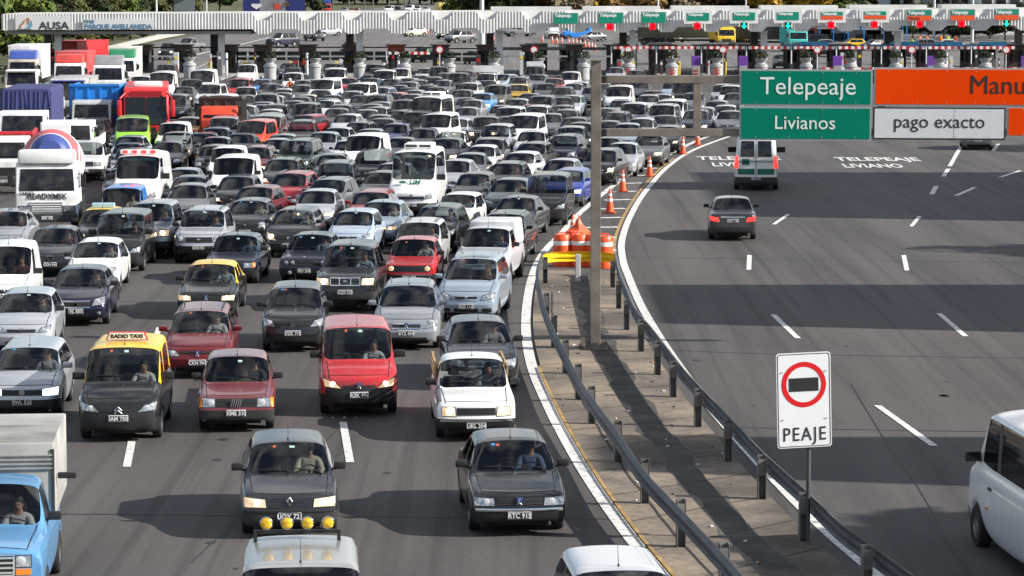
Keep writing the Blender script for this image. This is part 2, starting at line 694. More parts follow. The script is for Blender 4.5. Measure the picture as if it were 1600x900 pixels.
def split(full, key, name, m):
    """The faces of one key as a mesh of their own."""
    k = KEYS.index(key)
    bm = bmesh.new()
    bm.from_mesh(full)
    bmesh.ops.delete(bm, geom=[f for f in bm.faces if f.material_index != k], context='FACES')
    if not bm.faces:
        bm.free()
        return None
    for f in bm.faces:
        f.material_index = 0
    me = bpy.data.meshes.new(name)
    bm.to_mesh(me)
    bm.free()
    me.materials.clear()
    me.materials.append(m)
    me.shade_smooth()
    me.set_sharp_from_angle(angle=radians(40))
    return me


class Skin:
    """Lays patches (lamps, grilles, badges) on a car's surface by casting at it."""

    def __init__(self, full, L):
        bm = bmesh.new()
        bm.from_mesh(full)
        self.t = BVHTree.FromBMesh(bm)
        bm.free()
        self.L = L

    def hit(self, x, z, front=True, off=.01):
        d = Vector((0, 1 if front else -1, 0))
        o = Vector((x, -self.L if front else self.L, z))
        for k in range(6):
            p, n, i, _ = self.t.ray_cast(o, d)
            if p is not None:
                break
            o.x *= .97
        if p is None:
            p, n = Vector((o.x, (-1 if front else 1) * (self.L / 2 - .15), z)), -d
        if n.dot(d) > 0:
            n = -n
        return p + n * off

    def top(self, x, y, off=.004):
        p, n, i, _ = self.t.ray_cast(Vector((x, y, 4)), Vector((0, 0, -1)))
        if p is None:
            return Vector((x, y, 1))
        return p + (n if n.z > 0 else -n) * off

    def patch(self, mb, q, m=0, n=6, off=.012, front=True, mirror=False, deep=.03):
        """q: inner-bottom, outer-bottom, outer-top, inner-top in (x, z)."""
        for s in ((1, -1) if mirror else (1,)):
            vs, fs = [], []
            for j in range(n + 1):
                for i in range(n + 1):
                    u, v = i / n, j / n
                    x = lerp(lerp(q[0][0], q[1][0], u), lerp(q[3][0], q[2][0], u), v)
                    z = lerp(lerp(q[0][1], q[1][1], u), lerp(q[3][1], q[2][1], u), v)
                    vs.append(self.hit(s * x, z, front, off))
            k = n + 1
            for j in range(n):
                for i in range(n):
                    fs.append((j * k + i, j * k + i + 1, (j + 1) * k + i + 1, (j + 1) * k + i))
            # rim going back into the body
            rim = [i for i in range(k)] + [j * k + n for j in range(1, k)] + [n * k + i for i in range(n - 1, -1, -1)] + [j * k for j in range(n - 1, 0, -1)]
            dy = Vector((0, deep if front else -deep, 0))
            b0 = len(vs)
            vs += [vs[i] + dy for i in rim]
            R = len(rim)
            for i in range(R):
                fs.append((rim[i], rim[(i + 1) % R], b0 + (i + 1) % R, b0 + i))
            mb.add(vs, fs, m)

    def disc(self, mb, x, z, r, m=0, off=.015, rz=None, mirror=False, front=True, n=16, dome=.3):
        for s in ((1, -1) if mirror else (1,)):
            c = self.hit(s * x, z, front, off)
            sg = -1 if front else 1
            rz_ = rz or r
            prof = [(1, -.4), (1, 0), (.8, dome * .5), (.4, dome * .9), (0, dome)]
            vs, fs = [], []
            for pr, h in prof[:-1]:
                for j in range(n):
                    t = 2 * pi * j / n
                    vs.append((c.x + pr * r * cos(t), c.y + sg * h * r, c.z + pr * rz_ * sin(t)))
            vs.append((c.x, c.y + sg * dome * r, c.z))
            for i in range(3):
                for j in range(n):
                    fs.append((i * n + j, i * n + (j + 1) % n, (i + 1) * n + (j + 1) % n, (i + 1) * n + j))
            for j in range(n):
                fs.append((3 * n + j, 3 * n + (j + 1) % n, 4 * n))
            mb.add(vs, fs, m)


def wheel_mesh(r=.30, w=.19, rimr=.62, rimmat=RIM, spokes=5):
    t = MB()
    t.lathe([(r * rimr, -w / 2), (r * .93, -w / 2), (r, -w * .36), (r, w * .36), (r * .93, w / 2), (r * rimr, w / 2), (r * rimr, -w / 2)], n=24, axis='x')
    tyre = t.mesh("tyre", RUBBER, 40)
    d = MB()
    R = r * rimr
    d.lathe([(R * 1.02, -w * .46), (R * 1.02, w * .46), (R * .93, w * .46), (R * .9, w * .25), (R * .2, w * .30), (R * .16, w * .40), (0.001, w * .40)], n=24, axis='x', m=0)
    for k in range(spokes):
        a = 2 * pi * k / spokes
        mx = Matrix.Rotation(a, 4, 'X')
        d.box(w * .30, 0, R * .55, w * .14, R * .2, R * .75, 0, mx)
        b = a + pi / spokes
        d.box(w * .26, 0, R * .58, w * .05, R * .24, R * .42, 1, Matrix.Rotation(b, 4, 'X'))
    rim = d.mesh("rim", [rimmat, PLASTIC], 40)
    return tyre, rim


WHEEL = wheel_mesh()
WHEELS = wheel_mesh(.30, .18, .60, STEELRIM, 8)
WHEELB = wheel_mesh(.36, .23, .58, RIM, 5)
WHEELT = wheel_mesh(.48, .27, .55, STEELRIM, 6)


def seat_mesh():
    m = MB()
    m.box(0, 0, .12, .48, .50, .16, 0, bev=.05)
    m.box(0, .30, .48, .46, .13, .62, 0, Matrix.Rotation(-.2, 4, 'X'), bev=.05)
    m.box(0, .36, .86, .24, .09, .16, 0, Matrix.Rotation(-.12, 4, 'X'), bev=.035)
    return m.mesh("seat", SEATM, 40)


SEAT = seat_mesh()


def steering_mesh():
    m = MB()
    ring = [(0.18 * cos(t * pi / 10), 0, .18 * sin(t * pi / 10)) for t in range(21)]
    m.tube(ring, .014, 6, cap=False)
    m.box(0, 0, 0, .34, .02, .035)
    m.box(0, 0, -.07, .04, .02, .16)
    m.tube([(0, 0, 0), (0, -.25, 0)], .025, 8)
    me = m.mesh("steering_wheel", PLASTIC, 40)
    me.transform(Matrix.Rotation(radians(-25), 4, 'X'))
    return me


STEER = steering_mesh()
GLYPH = {}
VARIANT = {}


def plate_mesh(txt):
    if txt in GLYPH:
        return GLYPH[txt]
    m = MB()
    m.box(0, .006, 0, .40, .012, .135, 1, bev=.004)
    m.box(0, -.001, -.004, .375, .012, .105, 0)
    m.box(0, -.0075, .056, .36, .002, .014, 1)
    for s in (-1, 1):
        m.box(s * .192, -.0075, 0, .008, .002, .12, 1)
    me = m.mesh("plate", [PLATEM, PLATEW], 40)
    t = text_mesh(txt, .118, PLATEW, .002, sx=.92, bold=.003)
    bm = bmesh.new()
    bm.from_mesh(me)
    n0 = len(bm.faces)
    t.transform(Matrix.Translation((0, -.0095, -.047)))
    bm.from_mesh(t)
    bm.faces.ensure_lookup_table()
    for f in bm.faces[n0:]:
        f.material_index = 1
    bm.to_mesh(me)
    bm.free()
    GLYPH[txt] = me
    return me


def car_proto(S):
    """Meshes of one kind of car: list of (part name, mesh, parent index or None, location, level)."""
    full = loft(S)
    L, W, H = S['L'], S['W'], S['H']
    sk = Skin(full, L)
    P = []
    paint = PAINT_MET if S.get('metal') else PAINT

    def add(name, me, parent=None, loc=(0, 0, 0), lod=1):
        if me is not None:
            P.append((name, me, parent, Vector(loc), lod))
            return len(P) - 1

    body = split(full, 'body', 'body', paint)
    for extra, mm in (('trim', PLASTIC), ('bed', GREYPL)):
        e = split(full, extra, 'x', mm)
        if e:
            bm = bmesh.new()
            bm.from_mesh(body)
            n0 = len(bm.faces)
            bm.from_mesh(e)
            bm.faces.ensure_lookup_table()
            k = len(body.materials)
            for f in bm.faces[n0:]:
                f.material_index = k
            bm.to_mesh(body)
            bm.free()
            body.materials.append(mm)
            body.shade_smooth()
            body.set_sharp_from_angle(angle=radians(40))
    ib = add('body', body)
    S['_body'] = ib
    dark = S.get('dark_bumper', False)
    ifb = add('bumper', split(full, 'bumper_f', 'bumper', PLASTIC if dark == 1 else (GREYPL if dark else paint)))
    add('bumper', split(full, 'bumper_r', 'bumper', PLASTIC if dark == 1 else (GREYPL if dark else paint)))
    if S.get('two_tone'):
        add('roof', split(full, 'roof', 'roof', S['two_tone']))
    iw = add('windscreen', split(full, 'windscreen', 'windscreen', GLASS))
    add('rear_window', split(full, 'rear_window', 'rear_window', GLASS_SIDE))
    for k in ('wf_l', 'wf_r', 'wr_l', 'wr_r'):
        add('side_window', split(full, k, 'side_window', GLASS_SIDE))
    # lamps, one mesh for each side
    for s in (1, -1):
        m = MB()
        if 'round' in S:
            for x, z, r in S['round']:
                sk.disc(m, s * x, z, r * 1.12, 1, .008, dome=.05)
                sk.disc(m, s * x, z, r, 0, .02)
        else:
            q = [(s * x, z) for x, z in S['hl']]
            grow = [(s * (x + (-.014 if i in (0, 3) else .012)), z + (-.012 if i < 2 else .012)) for i, (x, z) in enumerate(S['hl'])]
            sk.patch(m, grow, 1, 8, .006)
            sk.patch(m, q, 0, 8, .013)
            # the bulb bowl inside the lens
            cx = sum(x for x, z in q) / 4
            czz = sum(z for x, z in q) / 4
            hh = abs(S['hl'][3][1] - S['hl'][0][1]) * .42
            sk.disc(m, cx - s * .04, czz, hh * 1.15, 3, .017, dome=.12)
        if 'ind' in S:
            sk.patch(m, [(s * x, z) for x, z in S['ind']], 2, 3, .014)
        me = m.mesh('headlight', [LENS, PLASTIC, AMBER, BULB], 40)
        add('headlight', me)
    # grille, intake, badge
    m = MB()
    if 'grille' in S:
        gx, z0, z1 = S['grille']
        gx1 = S.get('grille_top', gx)
        sk.patch(m, [(-gx, z0), (gx, z0), (gx1, z1), (-gx1, z1)], 0, 8, .010)
        ns = S.get('slats', 4)
        for i in range(ns):
            z = lerp(z0, z1, (i + .5) / ns)
            g = lerp(gx, gx1, (i + .5) / ns) * .97
            hh = (z1 - z0) / ns * .2
            sk.patch(m, [(-g, z - hh), (g, z - hh), (g, z + hh), (-g, z + hh)], 1, 6, .02)
        if S.get('chrome'):
            for za, zb_ in ((z0 - .018, z0 + .008), (z1 - .008, z1 + .018)):
                g = gx if za < (z0 + z1) / 2 else gx1
                sk.patch(m, [(-g, za), (g, za), (g, zb_), (-g, zb_)], 2, 8, .022)
            if S['chrome'] == 2:
                for x in (-gx, -.16, .16, gx):
                    sk.patch(m, [(x - .014, z0), (x + .014, z0), (x + .014, z1), (x - .014, z1)], 2, 4, .022)
    for it in S.get('intake', []):
        gx, z0, z1, x0 = it
        if x0 == 0:
            sk.patch(m, [(-gx, z0), (gx, z0), (gx, z1), (-gx, z1)], 0, 8, .008)
        else:
            sk.patch(m, [(x0, z0), (gx, z0), (gx, z1), (x0, z1)], 0, 6, .008, mirror=True)
    if m.f:
        add('grille', m.mesh('grille', [PLASTIC, GREYPL if not S.get('body_slats') else CHROME, CHROME], 40), ib)
    b = MB()
    bz = S.get('badge_z', (S['nose'] - .1))
    kind = S.get('badge')
    c = sk.hit(0, bz, True, .03)
    if kind == 'ring':
        b.lathe([(.062, -.02), (.062, .004), (.05, .008), (.05, -.02)], (c.x, c.y, c.z), 20, 0, 'y')
        b.lathe([(.05, -.015), (.05, .0), (.001, .0)], (c.x, c.y, c.z), 20, 1, 'y')
        for pts in (((-.03, .035), (0, .0)), ((0, .0), (.03, .035)), ((-.04, .01), (-.018, -.038)), ((-.018, -.038), (0, -.005)), ((0, -.005), (.018, -.038)), ((.018, -.038), (.04, .01))):
            b.tube([(c.x + x, c.y - .012, c.z + z) for x, z in pts], .006, 5)
    elif kind == 'diamond':
        for k in range(4):
            d = [(0, .07), (.045, 0), (0, -.07), (-.045, 0)]
            p, q = d[k], d[(k + 1) % 4]
            b.tube([(c.x + p[0], c.y - .004, c.z + p[1]), (c.x + q[0], c.y - .004, c.z + q[1])], .011, 5)
    elif kind == 'chevron':
        for dz in (.02, -.045):
            b.tube([(c.x - .075, c.y, c.z + dz - .04), (c.x, c.y - .01, c.z + dz + .03), (c.x + .075, c.y, c.z + dz - .04)], .014, 5)
    elif kind == 'bars':
        for k in range(5):
            x = (k - 2) * .045
            b.tube([(x - .022, c.y - .012, c.z - .085), (x + .022, c.y - .012, c.z + .085)], .008, 5)
    elif kind == 'beast':
        b.prism([(c.x + q[0], c.z + q[1]) for q in [(-.05, .07), (.05, .07), (.045, -.03), (0, -.075), (-.045, -.03)]], c.y - .012, c.y + .02, 1, axis='y')
        for pts in (((-.03, -.05), (-.01, .0), (.0, .05)), ((0, .05), (.025, .04)), ((-.01, 0), (.028, .012)), ((-.02, -.02), (.02, -.03), (.03, -.055)), ((-.02, -.03), (-.038, .03))):
            b.tube([(c.x + x, c.y - .016, c.z + z) for x, z in pts], .009, 5)
    elif kind == 'oval':
        sk.disc(b, 0, bz, .07, 0, .024, rz=.032, dome=.1)
    elif kind == 'triangle':
        for p, q in (((-.11, .10), (.11, .10)), ((.11, .10), (0, -.13)), ((0, -.13), (-.11, .10))):
            b.tube([(p[0], c.y - .004, c.z + p[1]), (q[0], c.y - .004, c.z + q[1])], .015, 5)
    elif kind == 'cross':
        sk.disc(b, 0, bz, .05, 0, .024, dome=.1)
    if b.f:
        add('badge', b.mesh('badge', [CHROME, MATS.get('badge_blue') or mat('badge_blue', (.03, .08, .25), .3)], 50), ib)
    # black rubbing strip or chrome line along the bumper
    if S.get('strip'):
        m = MB()
        z = S['strip']
        sk.patch(m, [(-W * .44, z - .022), (W * .44, z - .022), (W * .44, z + .022), (-W * .44, z + .022)], 0, 14, .012)
        add('bumper_strip', m.mesh('bumper_strip', CHROME if S.get('strip_chrome') else PLASTIC, 40), ifb, lod=2)
    # fog lamps
    if S.get('fog'):
        x, z, r = S['fog']
        for s in (1, -1):
            m = MB()
            sk.disc(m, s * x, z, r, 0, .014)
            add('fog_lamp', m.mesh('fog_lamp', LENS, 40), None, lod=2)
    # tail lamps
    for s in (1, -1):
        m = MB()
        t = S.get('tl', [(W * .30, S['tail'] - .22), (W * .47, S['tail'] - .22), (W * .47, S['tail'] - .06), (W * .30, S['tail'] - .06)])
        sk.patch(m, [(s * x, z) for x, z in t], 0, 5, .010, front=False)
        add('tail_lamp', m.mesh('tail_lamp', REDLENS, 40), None, lod=3)
    # mirrors
    mzz = S['cowl'][1] + .06
    my = S['cowl'][0] + .30 - L / 2
    for s in (1, -1):
        m = MB()
        sc = S.get('mirror', 1.0)
        x = s * (W * .47 + .10 * sc)
        m.box(x, my, mzz + .05 * sc, .21 * sc, .11, .135 * sc, 0, bev=.035)
        m.box(x, my + .052, mzz + .05 * sc, .17 * sc, .012, .10 * sc, 1)
        m.tube([(s * W * .44, my + .02, mzz - .02), (x, my + .01, mzz + .01)], .022, 6, 0)
        add('mirror', m.mesh('mirror', [PLASTIC if S.get('dark_mirror', 1) else paint, DGLASS], 40), None, lod=1)
    # seams of bonnet and doors, wipers, aerial
    m = MB()
    hx = W * .40
    y0 = .16 - L / 2
    for s in (1, -1):
        m.tube([sk.top(s * lerp(hx * .93, hx, t), lerp(y0, S['cowl'][0] - .05 - L / 2, t), .001) for t in [i / 8 for i in range(9)]], .009, 4)
    m.tube([sk.top(hx * .93 * t, y0 + .10 * t * t * (1 if S.get('kf', .15) > .05 else 0), .001) for t in [i / 5 - 1 for i in range(11)]], .009, 4)
    add('panel_gap', m.mesh('panel_gap', PLASTIC), ib, lod=2)
    m = MB()
    yb, yt = S['cowl'][0] - .06 - L / 2, S['head'] - L / 2
    for x0, x1 in ((-.52, -.02), (.06, .56)):
        k = W / 1.7
        a = sk.top(x0 * k, yb + .10, .02)
        c_ = sk.top(x1 * k, yb + .055, .02)
        m.tube([c_, a], .011, 5)
        m.tube([c_, c_ + Vector((0, -.06, -.03))], .012, 5)
        add_w = True
    add('wiper', m.mesh('wiper', PLASTIC), iw, lod=2) if False else None
    for x0, x1 in ((-.52, -.02), (.06, .56)):
        m = MB()
        k = W / 1.7
        pts = [sk.top(lerp(x1, x0, t) * k, yb + .05 + .05 * t, .018) for t in (0, .25, .5, .75, 1)]
        m.tube(pts, .011, 5)
        m.tube([pts[0], pts[0] + Vector((0, -.05, -.02))], .012, 5)
        add('wiper', m.mesh('wiper', PLASTIC), iw, lod=2)
    if S.get('aerial', 1):
        m = MB()
        p = sk.top(0, S['head'] + .12 - L / 2, 0)
        m.tube([p, p + Vector((0, .14, .30))], .006, 5, r1=.003)
        m.lathe([(.02, 0), (.012, .03), (.001, .032)], tuple(p), 8)
        add('aerial', m.mesh('aerial', PLASTIC, 40), ib, lod=2)
    if S.get('rails'):
        for s in (1, -1):
            m = MB()
            pts = [sk.top(s * (S['wr'] - .06), y - L / 2, .0) for y in [lerp(S['head'] + .12, S['bk'] - .12, i / 8) for i in range(9)]]
            up = [p + Vector((0, 0, .055 if 0 < i < 8 else .0)) for i, p in enumerate(pts)]
            m.tube(up, .018, 6)
            add('roof_rail', m.mesh('roof_rail', GREYPL if S['rails'] == 1 else CHROME, 40), ib, lod=1)
    if S.get('sunroof'):
        m = MB()
        ya, yb2 = S['head'] + .12 - L / 2, S['head'] + .62 - L / 2
        for u in range(1):
            vs, fs = [], []
            for j in range(5):
                for i in range(7):
                    vs.append(sk.top(lerp(-.42, .42, i / 6), lerp(ya, yb2, j / 4), .006))
            for j in range(4):
                for i in range(6):
                    fs.append((j * 7 + i, j * 7 + i + 1, (j + 1) * 7 + i + 1, (j + 1) * 7 + i))
            m.add(vs, fs)
        add('sunroof', m.mesh('sunroof', DGLASS), ib, lod=2)
    # stickers inside the corner of the windscreen
    for k_, (x_, w_, cm) in enumerate(((-.36, .07, (.05, .25, .50)), (-.27, .05, (.55, .10, .05)), (.02, .09, (.35, .50, .45)))):
        m = MB()
        yh = S['head'] - L / 2 - .16 - .02 * k_
        a = [sk.top(x_ * W / 1.7 + dx_, yh + dy_, .004) for dx_, dy_ in ((0, 0), (w_, 0), (w_, .05), (0, .05))]
        m.add(a, [(0, 1, 2, 3)])
        add('sticker', m.mesh('sticker', mat("sticker_%s" % ("blue", "red", "pale")[k_], cm, .6)), iw, lod=2)
    # cabin
    z_seat = S.get('seat_z', .30)
    m = MB()
    cyl = S['cowl'][0] - L / 2
    m.box(0, (cyl + S['bk'] - L / 2) / 2, .30, W * .80, S['bk'] - S['cowl'][0], .10)
    m.box(0, 0, .24, W * .62, L * .86, .14)
    m.box(0, cyl - .25, .48, W * .5, .6, .3)
    m.box(0, cyl + .28, S['cowl'][1] - .13, W * .80, .42, .16, bev=.04)
    m.box(0, cyl + .42, S['cowl'][1] - .30, W * .78, .22, .3, bev=.04)
    m.box(0, S['bk'] - L / 2 - .25, .62, W * .78, .16, .62, bev=.05)
    if S.get('panel'):
        m.box(0, S['head'] + 1.15 - L / 2, H * .55, W * .82, .05, H * .72)
    add('dashboard', m.mesh('cabin', INTER, 40), None, lod=1)
    ys = S['head'] + .30 - L / 2
    for s in (1, -1):
        add('seat', SEAT, None, (s * W * .215, ys, z_seat), lod=2)
    add('steering_wheel', STEER, None, (W * .215, ys - .50, z_seat + .55), lod=2)
    S['driver'] = Vector((W * .215, ys + .06, z_seat + .23))
    # wheels
    wh = S.get('wheels', WHEEL)
    wz = S.get('wheel', .30)
    for y in S['ax']:
        for s in (1, -1):
            P.append(('wheel', wh, None, Vector((s * (W / 2 - .125), y - L / 2, wz)), 1 if s else 1))
    # plates
    pz = S.get('plate_z', .42)
    S['plate'] = sk.hit(0, pz, True, .004)
    S['plate_back'] = sk.hit(0, S.get('plate_bz', .55), False, .004)
    S['P'] = P
    S['sk'] = sk
    bpy.data.meshes.remove(full)
    return S


def bake(me, m):
    k = me.copy()
    k.materials[0] = m
    return k


def far_glass(me):
    if me.name not in VARIANT:
        VARIANT[me.name] = bake(me, CABIN)
    return VARIANT[me.name]


def lit_lamp(me, m=LENSGLOW):
    key = me.name + m.name
    if key not in VARIANT:
        VARIANT[key] = bake(me, m)
        if len(me.materials) > 3:
            VARIANT[key].materials[3] = BULBGLOW if m is LENSGLOW else m
    return VARIANT[key]


def spawn(S, name, loc, rz, color, lod, lit=0, plate=None, tail_lit=False, back=False):
    """One car: an Empty at its base and the parts that show at its distance (lod 0 far, 1 middle, 2 near)."""
    root = empty(name, loc, rz)
    made = {}
    c4 = (*color, 1)
    for i, (pn, me, par, l, lv) in enumerate(S['P']):
        if lv == 3:
            if not back:
                continue
        elif lv > max(lod, 1) or (pn == 'sticker' and random.random() < .62):
            continue
        if lod == 0 and pn in ('mirror', 'seat', 'roof_rail', 'dashboard') and not (pn == 'roof_rail'):
            continue
        if pn == 'wheel':
            tyre, rim = me
            w = bpy.data.objects.new('wheel', rim)
            COL.objects.link(w)
            w.parent = root
            w.location = l
            if l.x < 0:
                w.rotation_euler = (0, 0, pi)
            t = bpy.data.objects.new('tyre', tyre)
            COL.objects.link(t)
            t.parent = w
            continue
        if lod <= 1 and pn in ('windscreen', 'rear_window', 'side_window') and lod == 0:
            me = far_glass(me)
        if pn == 'headlight' and lit:
            me = lit_lamp(me, LENSWHITE if lit == 2 else LENSGLOW)
        if pn == 'tail_lamp' and tail_lit:
            me = lit_lamp(me, REDLIT)
        o = bpy.data.objects.new(pn, me)
        COL.objects.link(o)
        o.parent = made[par] if par is not None and par in made else root
        if par is not None and par in made and made[par].parent is not root:
            o.parent = root
        o.location = l
        o.color = c4
        made[i] = o
    if plate is not None and lod >= 1:
        o = link('licence_plate', plate_mesh(plate), root, None, S['plate_back'] if back else S['plate'])
        if back:
            o.rotation_euler = (0, 0, pi)
    return root


def spec(base, **kw):
    d = dict(base)
    d.update(kw)
    return d


HATCH = dict(L=3.85, W=1.65, H=1.43, wr=.545, nose=.74, cowl=(.98, .97), head=1.72, bk=3.22, deck=(3.70, .96), tail=.90, ax=(.76, 3.22), belt=.97, midz=.50,
             hl=[(.40, .60), (.70, .62), (.73, .76), (.50, .70)], grille=(.36, .60, .68), slats=2, intake=[(.40, .28, .38, 0)], badge_z=.66, plate_z=.45)
SEDAN = dict(L=4.35, W=1.72, H=1.42, wr=.55, nose=.72, cowl=(1.18, .95), head=1.95, bk=3.15, deck=(3.70, .99), tail=.97, ax=(.86, 3.50), belt=.95, midz=.50,
             hl=[(.42, .58), (.74, .60), (.76, .71), (.46, .69)], grille=(.38, .57, .68), slats=3, intake=[(.42, .26, .36, 0)], plate_z=.44)
OLD = dict(L=4.20, W=1.66, H=1.39, wr=.56, nose=.76, cowl=(1.25, .91), head=1.80, bk=3.0, deck=(3.50, .93), tail=.92, ax=(.80, 3.28), belt=.91, crease=.6, kf=.06, tp0=.95,
           hl=[(.42, .57), (.72, .57), (.72, .71), (.42, .71)], grille=(.41, .57, .71), slats=5, plate_z=.42, dark_bumper=1, hcrown=.015, bow=.06, hoodbow=.0)
VAN = dict(wide=.02, L=4.12, W=1.73, H=1.80, wr=.69, nose=.86, cowl=(.98, 1.12), head=1.62, bk=3.92, deck=(4.04, 1.05), tail=1.0, ax=(.82, 3.50), belt=1.10, midz=.52, crown=.035, bpil=2.15, cglass=(3.55, 3.60),
           hl=[(.40, .64), (.74, .68), (.77, .83), (.52, .76)], grille=(.36, .66, .71), slats=1, intake=[(.45, .30, .38, 0)], plate_z=.50, dark_bumper=1, bump_hi=1, seat_z=.42, mirror=1.2, aerial=1)
MPV = spec(HATCH, L=4.30, W=1.74, H=1.62, wr=.58, nose=.80, cowl=(.92, 1.06), head=1.78, bk=3.85, deck=(4.18, 1.0), tail=.95, ax=(.82, 3.52), belt=1.04, bpil=2.6, seat_z=.36,
           hl=[(.40, .62), (.76, .66), (.78, .82), (.46, .74)], grille=(.36, .64, .72))
SUVS = spec(HATCH, L=4.20, W=1.76, H=1.68, wr=.60, nose=.94, cowl=(1.10, 1.12), head=1.72, bk=3.70, deck=(4.02, 1.10), tail=1.05, ax=(.80, 3.36), belt=1.10, zb=.28, wheel=.35, arch=.42, wheels=WHEELB, seat_z=.42, midz=.62,
            hl=[(.44, .76), (.76, .78), (.78, .93), (.50, .90)], grille=(.40, .74, .90), slats=3, dark_bumper=1, bump_hi=0, rails=1, plate_z=.56, crease=.4, badge_z=.83)
SPRINTER = dict(wide=.02, L=5.7, W=1.95, H=2.50, wr=.80, nose=1.02, cowl=(.74, 1.42), head=1.42, bk=5.45, deck=(5.58, 1.3), tail=1.2, ax=(.92, 4.4), belt=1.40, midz=.6, wheel=.34, arch=.41, wheels=WHEELB, bpil=2.25, cglass=(5.0, 5.05), crown=.06,
                hl=[(.50, .74), (.80, .80), (.84, 1.0), (.60, .92)], grille=(.50, .72, .86), slats=2, chrome=1, badge='cross', badge_z=.90, intake=[(.5, .36, .46, 0)], dark_bumper=2, seat_z=.75, mirror=1.7, aerial=0, plate_z=.52, hoodbow=.06)
PICK = dict(L=5.0, W=1.76, H=1.70, wr=.60, nose=.98, cowl=(1.38, 1.12), head=1.95, bk=3.0, deck=(3.10, .80), tail=.80, ax=(.92, 3.95), belt=1.05, zb=.3, wheel=.35, arch=.42, wheels=WHEELB, bedtop=1, cglass=(2.92, 2.98), bpil=2.82, cab_only=1,
            hl=[(.46, .74), (.78, .76), (.79, .92), (.50, .92)], grille=(.44, .74, .93), slats=3, chrome=1, dark_bumper=2, seat_z=.45, plate_z=.55, crease=.5, midz=.62, kf=.10, tp0=.93)

SP = {}
SP['fi'] = spec(HATCH, badge='oval', badge_z=.68, metal=1)
SP['co'] = spec(HATCH, hl=[(.46, .58), (.70, .64), (.69, .78), (.54, .76)], grille=(.30, .62, .70), badge='cross', dark_mirror=1)
SP['fx'] = spec(HATCH, H=1.52, wr=.56, nose=.84, cowl=(.92, 1.03), head=1.62, hl=[(.44, .68), (.74, .70), (.76, .87), (.56, .82)], grille=(.42, .70, .78), slats=2, badge='ring', badge_z=.74, intake=[(.50, .28, .40, 0)], plate_z=.52)
SP['un'] = spec(HATCH, L=3.7, W=1.56, H=1.42, wr=.55, nose=.80, cowl=(1.02, .95), head=1.62, bk=3.15, deck=(3.6, .95), ax=(.72, 3.06), crease=.55, kf=.07, tp0=.94, hl=[(.42, .58), (.68, .58), (.68, .74), (.42, .74)], grille=(.40, .60, .72), dark_bumper=1, badge='bars', badge_z=.66, wheels=WHEELS)
SP['p3'] = spec(HATCH, L=4.2, W=1.75, H=1.52, wr=.57, nose=.76, cowl=(.88, 1.02), head=1.75, bk=3.5, deck=(4.05, 1.0), ax=(.86, 3.45), bpil=2.55, metal=1, rails=2, hl=[(.44, .58), (.78, .66), (.80, .84), (.66, .76)], grille=(.36, .60, .70), slats=1, chrome=1, badge='beast', badge_z=.66, intake=[(.52, .26, .36, 0)], dark_mirror=0, plate_z=.48)
SP['go'] = spec(HATCH, L=4.15, W=1.65, H=1.42, wr=.55, bk=3.62, deck=(4.0, .96), ax=(.80, 3.27), metal=1, crease=.35, hl=[(.44, .58), (.74, .58), (.75, .73), (.44, .70)], grille=(.42, .58, .70), slats=4, badge='ring', badge_z=.65, intake=[(.5, .26, .34, 0)], dark_bumper=2, dark_mirror=0, bpil=2.35)
SP['bo'] = spec(SEDAN, L=4.5, W=1.76, metal=1, hl=[(.44, .58), (.76, .62), (.77, .79), (.50, .74)], grille=(.38, .54, .69), slats=4, chrome=1, badge='ring', badge_z=.62, fog=(.62, .38, .05), intake=[(.36, .27, .36, 0)])
SP['ve'] = spec(SEDAN, L=4.5, W=1.74, metal=1, hl=[(.42, .57), (.76, .60), (.77, .73), (.46, .70)], grille=(.34, .58, .68), slats=2, chrome=1, badge='cross', badge_z=.63)
SP['as'] = spec(SEDAN, L=4.2, W=1.72, H=1.44, metal=1, hl=[(.40, .58), (.74, .60), (.77, .72), (.44, .68)], grille=(.34, .60, .66), slats=1, badge='cross', badge_z=.63, dark_mirror=0)
SP['p4'] = spec(OLD, L=4.4, W=1.70, H=1.40, crease=.4, metal=1, nose=.74, cowl=(1.28, .93), head=1.90, bk=3.1, deck=(3.65, .95), ax=(.86, 3.53), hl=[(.42, .56), (.76, .56), (.77, .69), (.44, .68)], grille=(.40, .57, .68), slats=4, badge='beast', badge_z=.63, strip=.49, strip_chrome=1, sunroof=1, tp0=.93, kf=.09, plate_z=.40)
SP['r9'] = spec(OLD, L=4.15, W=1.69, H=1.41, crease=.4, metal=1, nose=.74, cowl=(1.15, .93), head=1.82, bk=3.15, deck=(3.85, .95), tail=.93, ax=(.80, 3.34), hl=[(.40, .56), (.76, .57), (.77, .71), (.42, .69)], grille=(.36, .555, .565), slats=0, badge='diamond', badge_z=.66, dark_bumper=2, strip=.50, tp0=.94, kf=.08, intake=[(.42, .26, .33, 0)], plate_z=.42)
SP['rg'] = spec(OLD, L=4.25, W=1.65, H=1.40, badge='bars', badge_z=.645, hl=[(.44, .56), (.70, .56), (.70, .73), (.44, .73)], grille=(.43, .56, .73), slats=0, ind=[(.71, .56), (.775, .56), (.775, .73), (.71, .73)], dark_bumper=2, wheels=WHEELS, plate_z=.44)
SP['f8'] = spec(OLD, L=3.9, W=1.60, H=1.40, crease=.7, round=[(.55, .66, .085)], grille=(.64, .56, .76), slats=4, nose=.80, chrome=0, wheels=WHEELS, badge=None, strip=.47, strip_chrome=1)
SP['bm'] = spec(OLD, L=4.35, W=1.66, H=1.38, metal=1, round=[(.36, .66, .07), (.56, .66, .07)], grille=(.66, .58, .74), slats=3, nose=.79, fog=(.45, .36, .06), badge='cross', badge_z=.79)
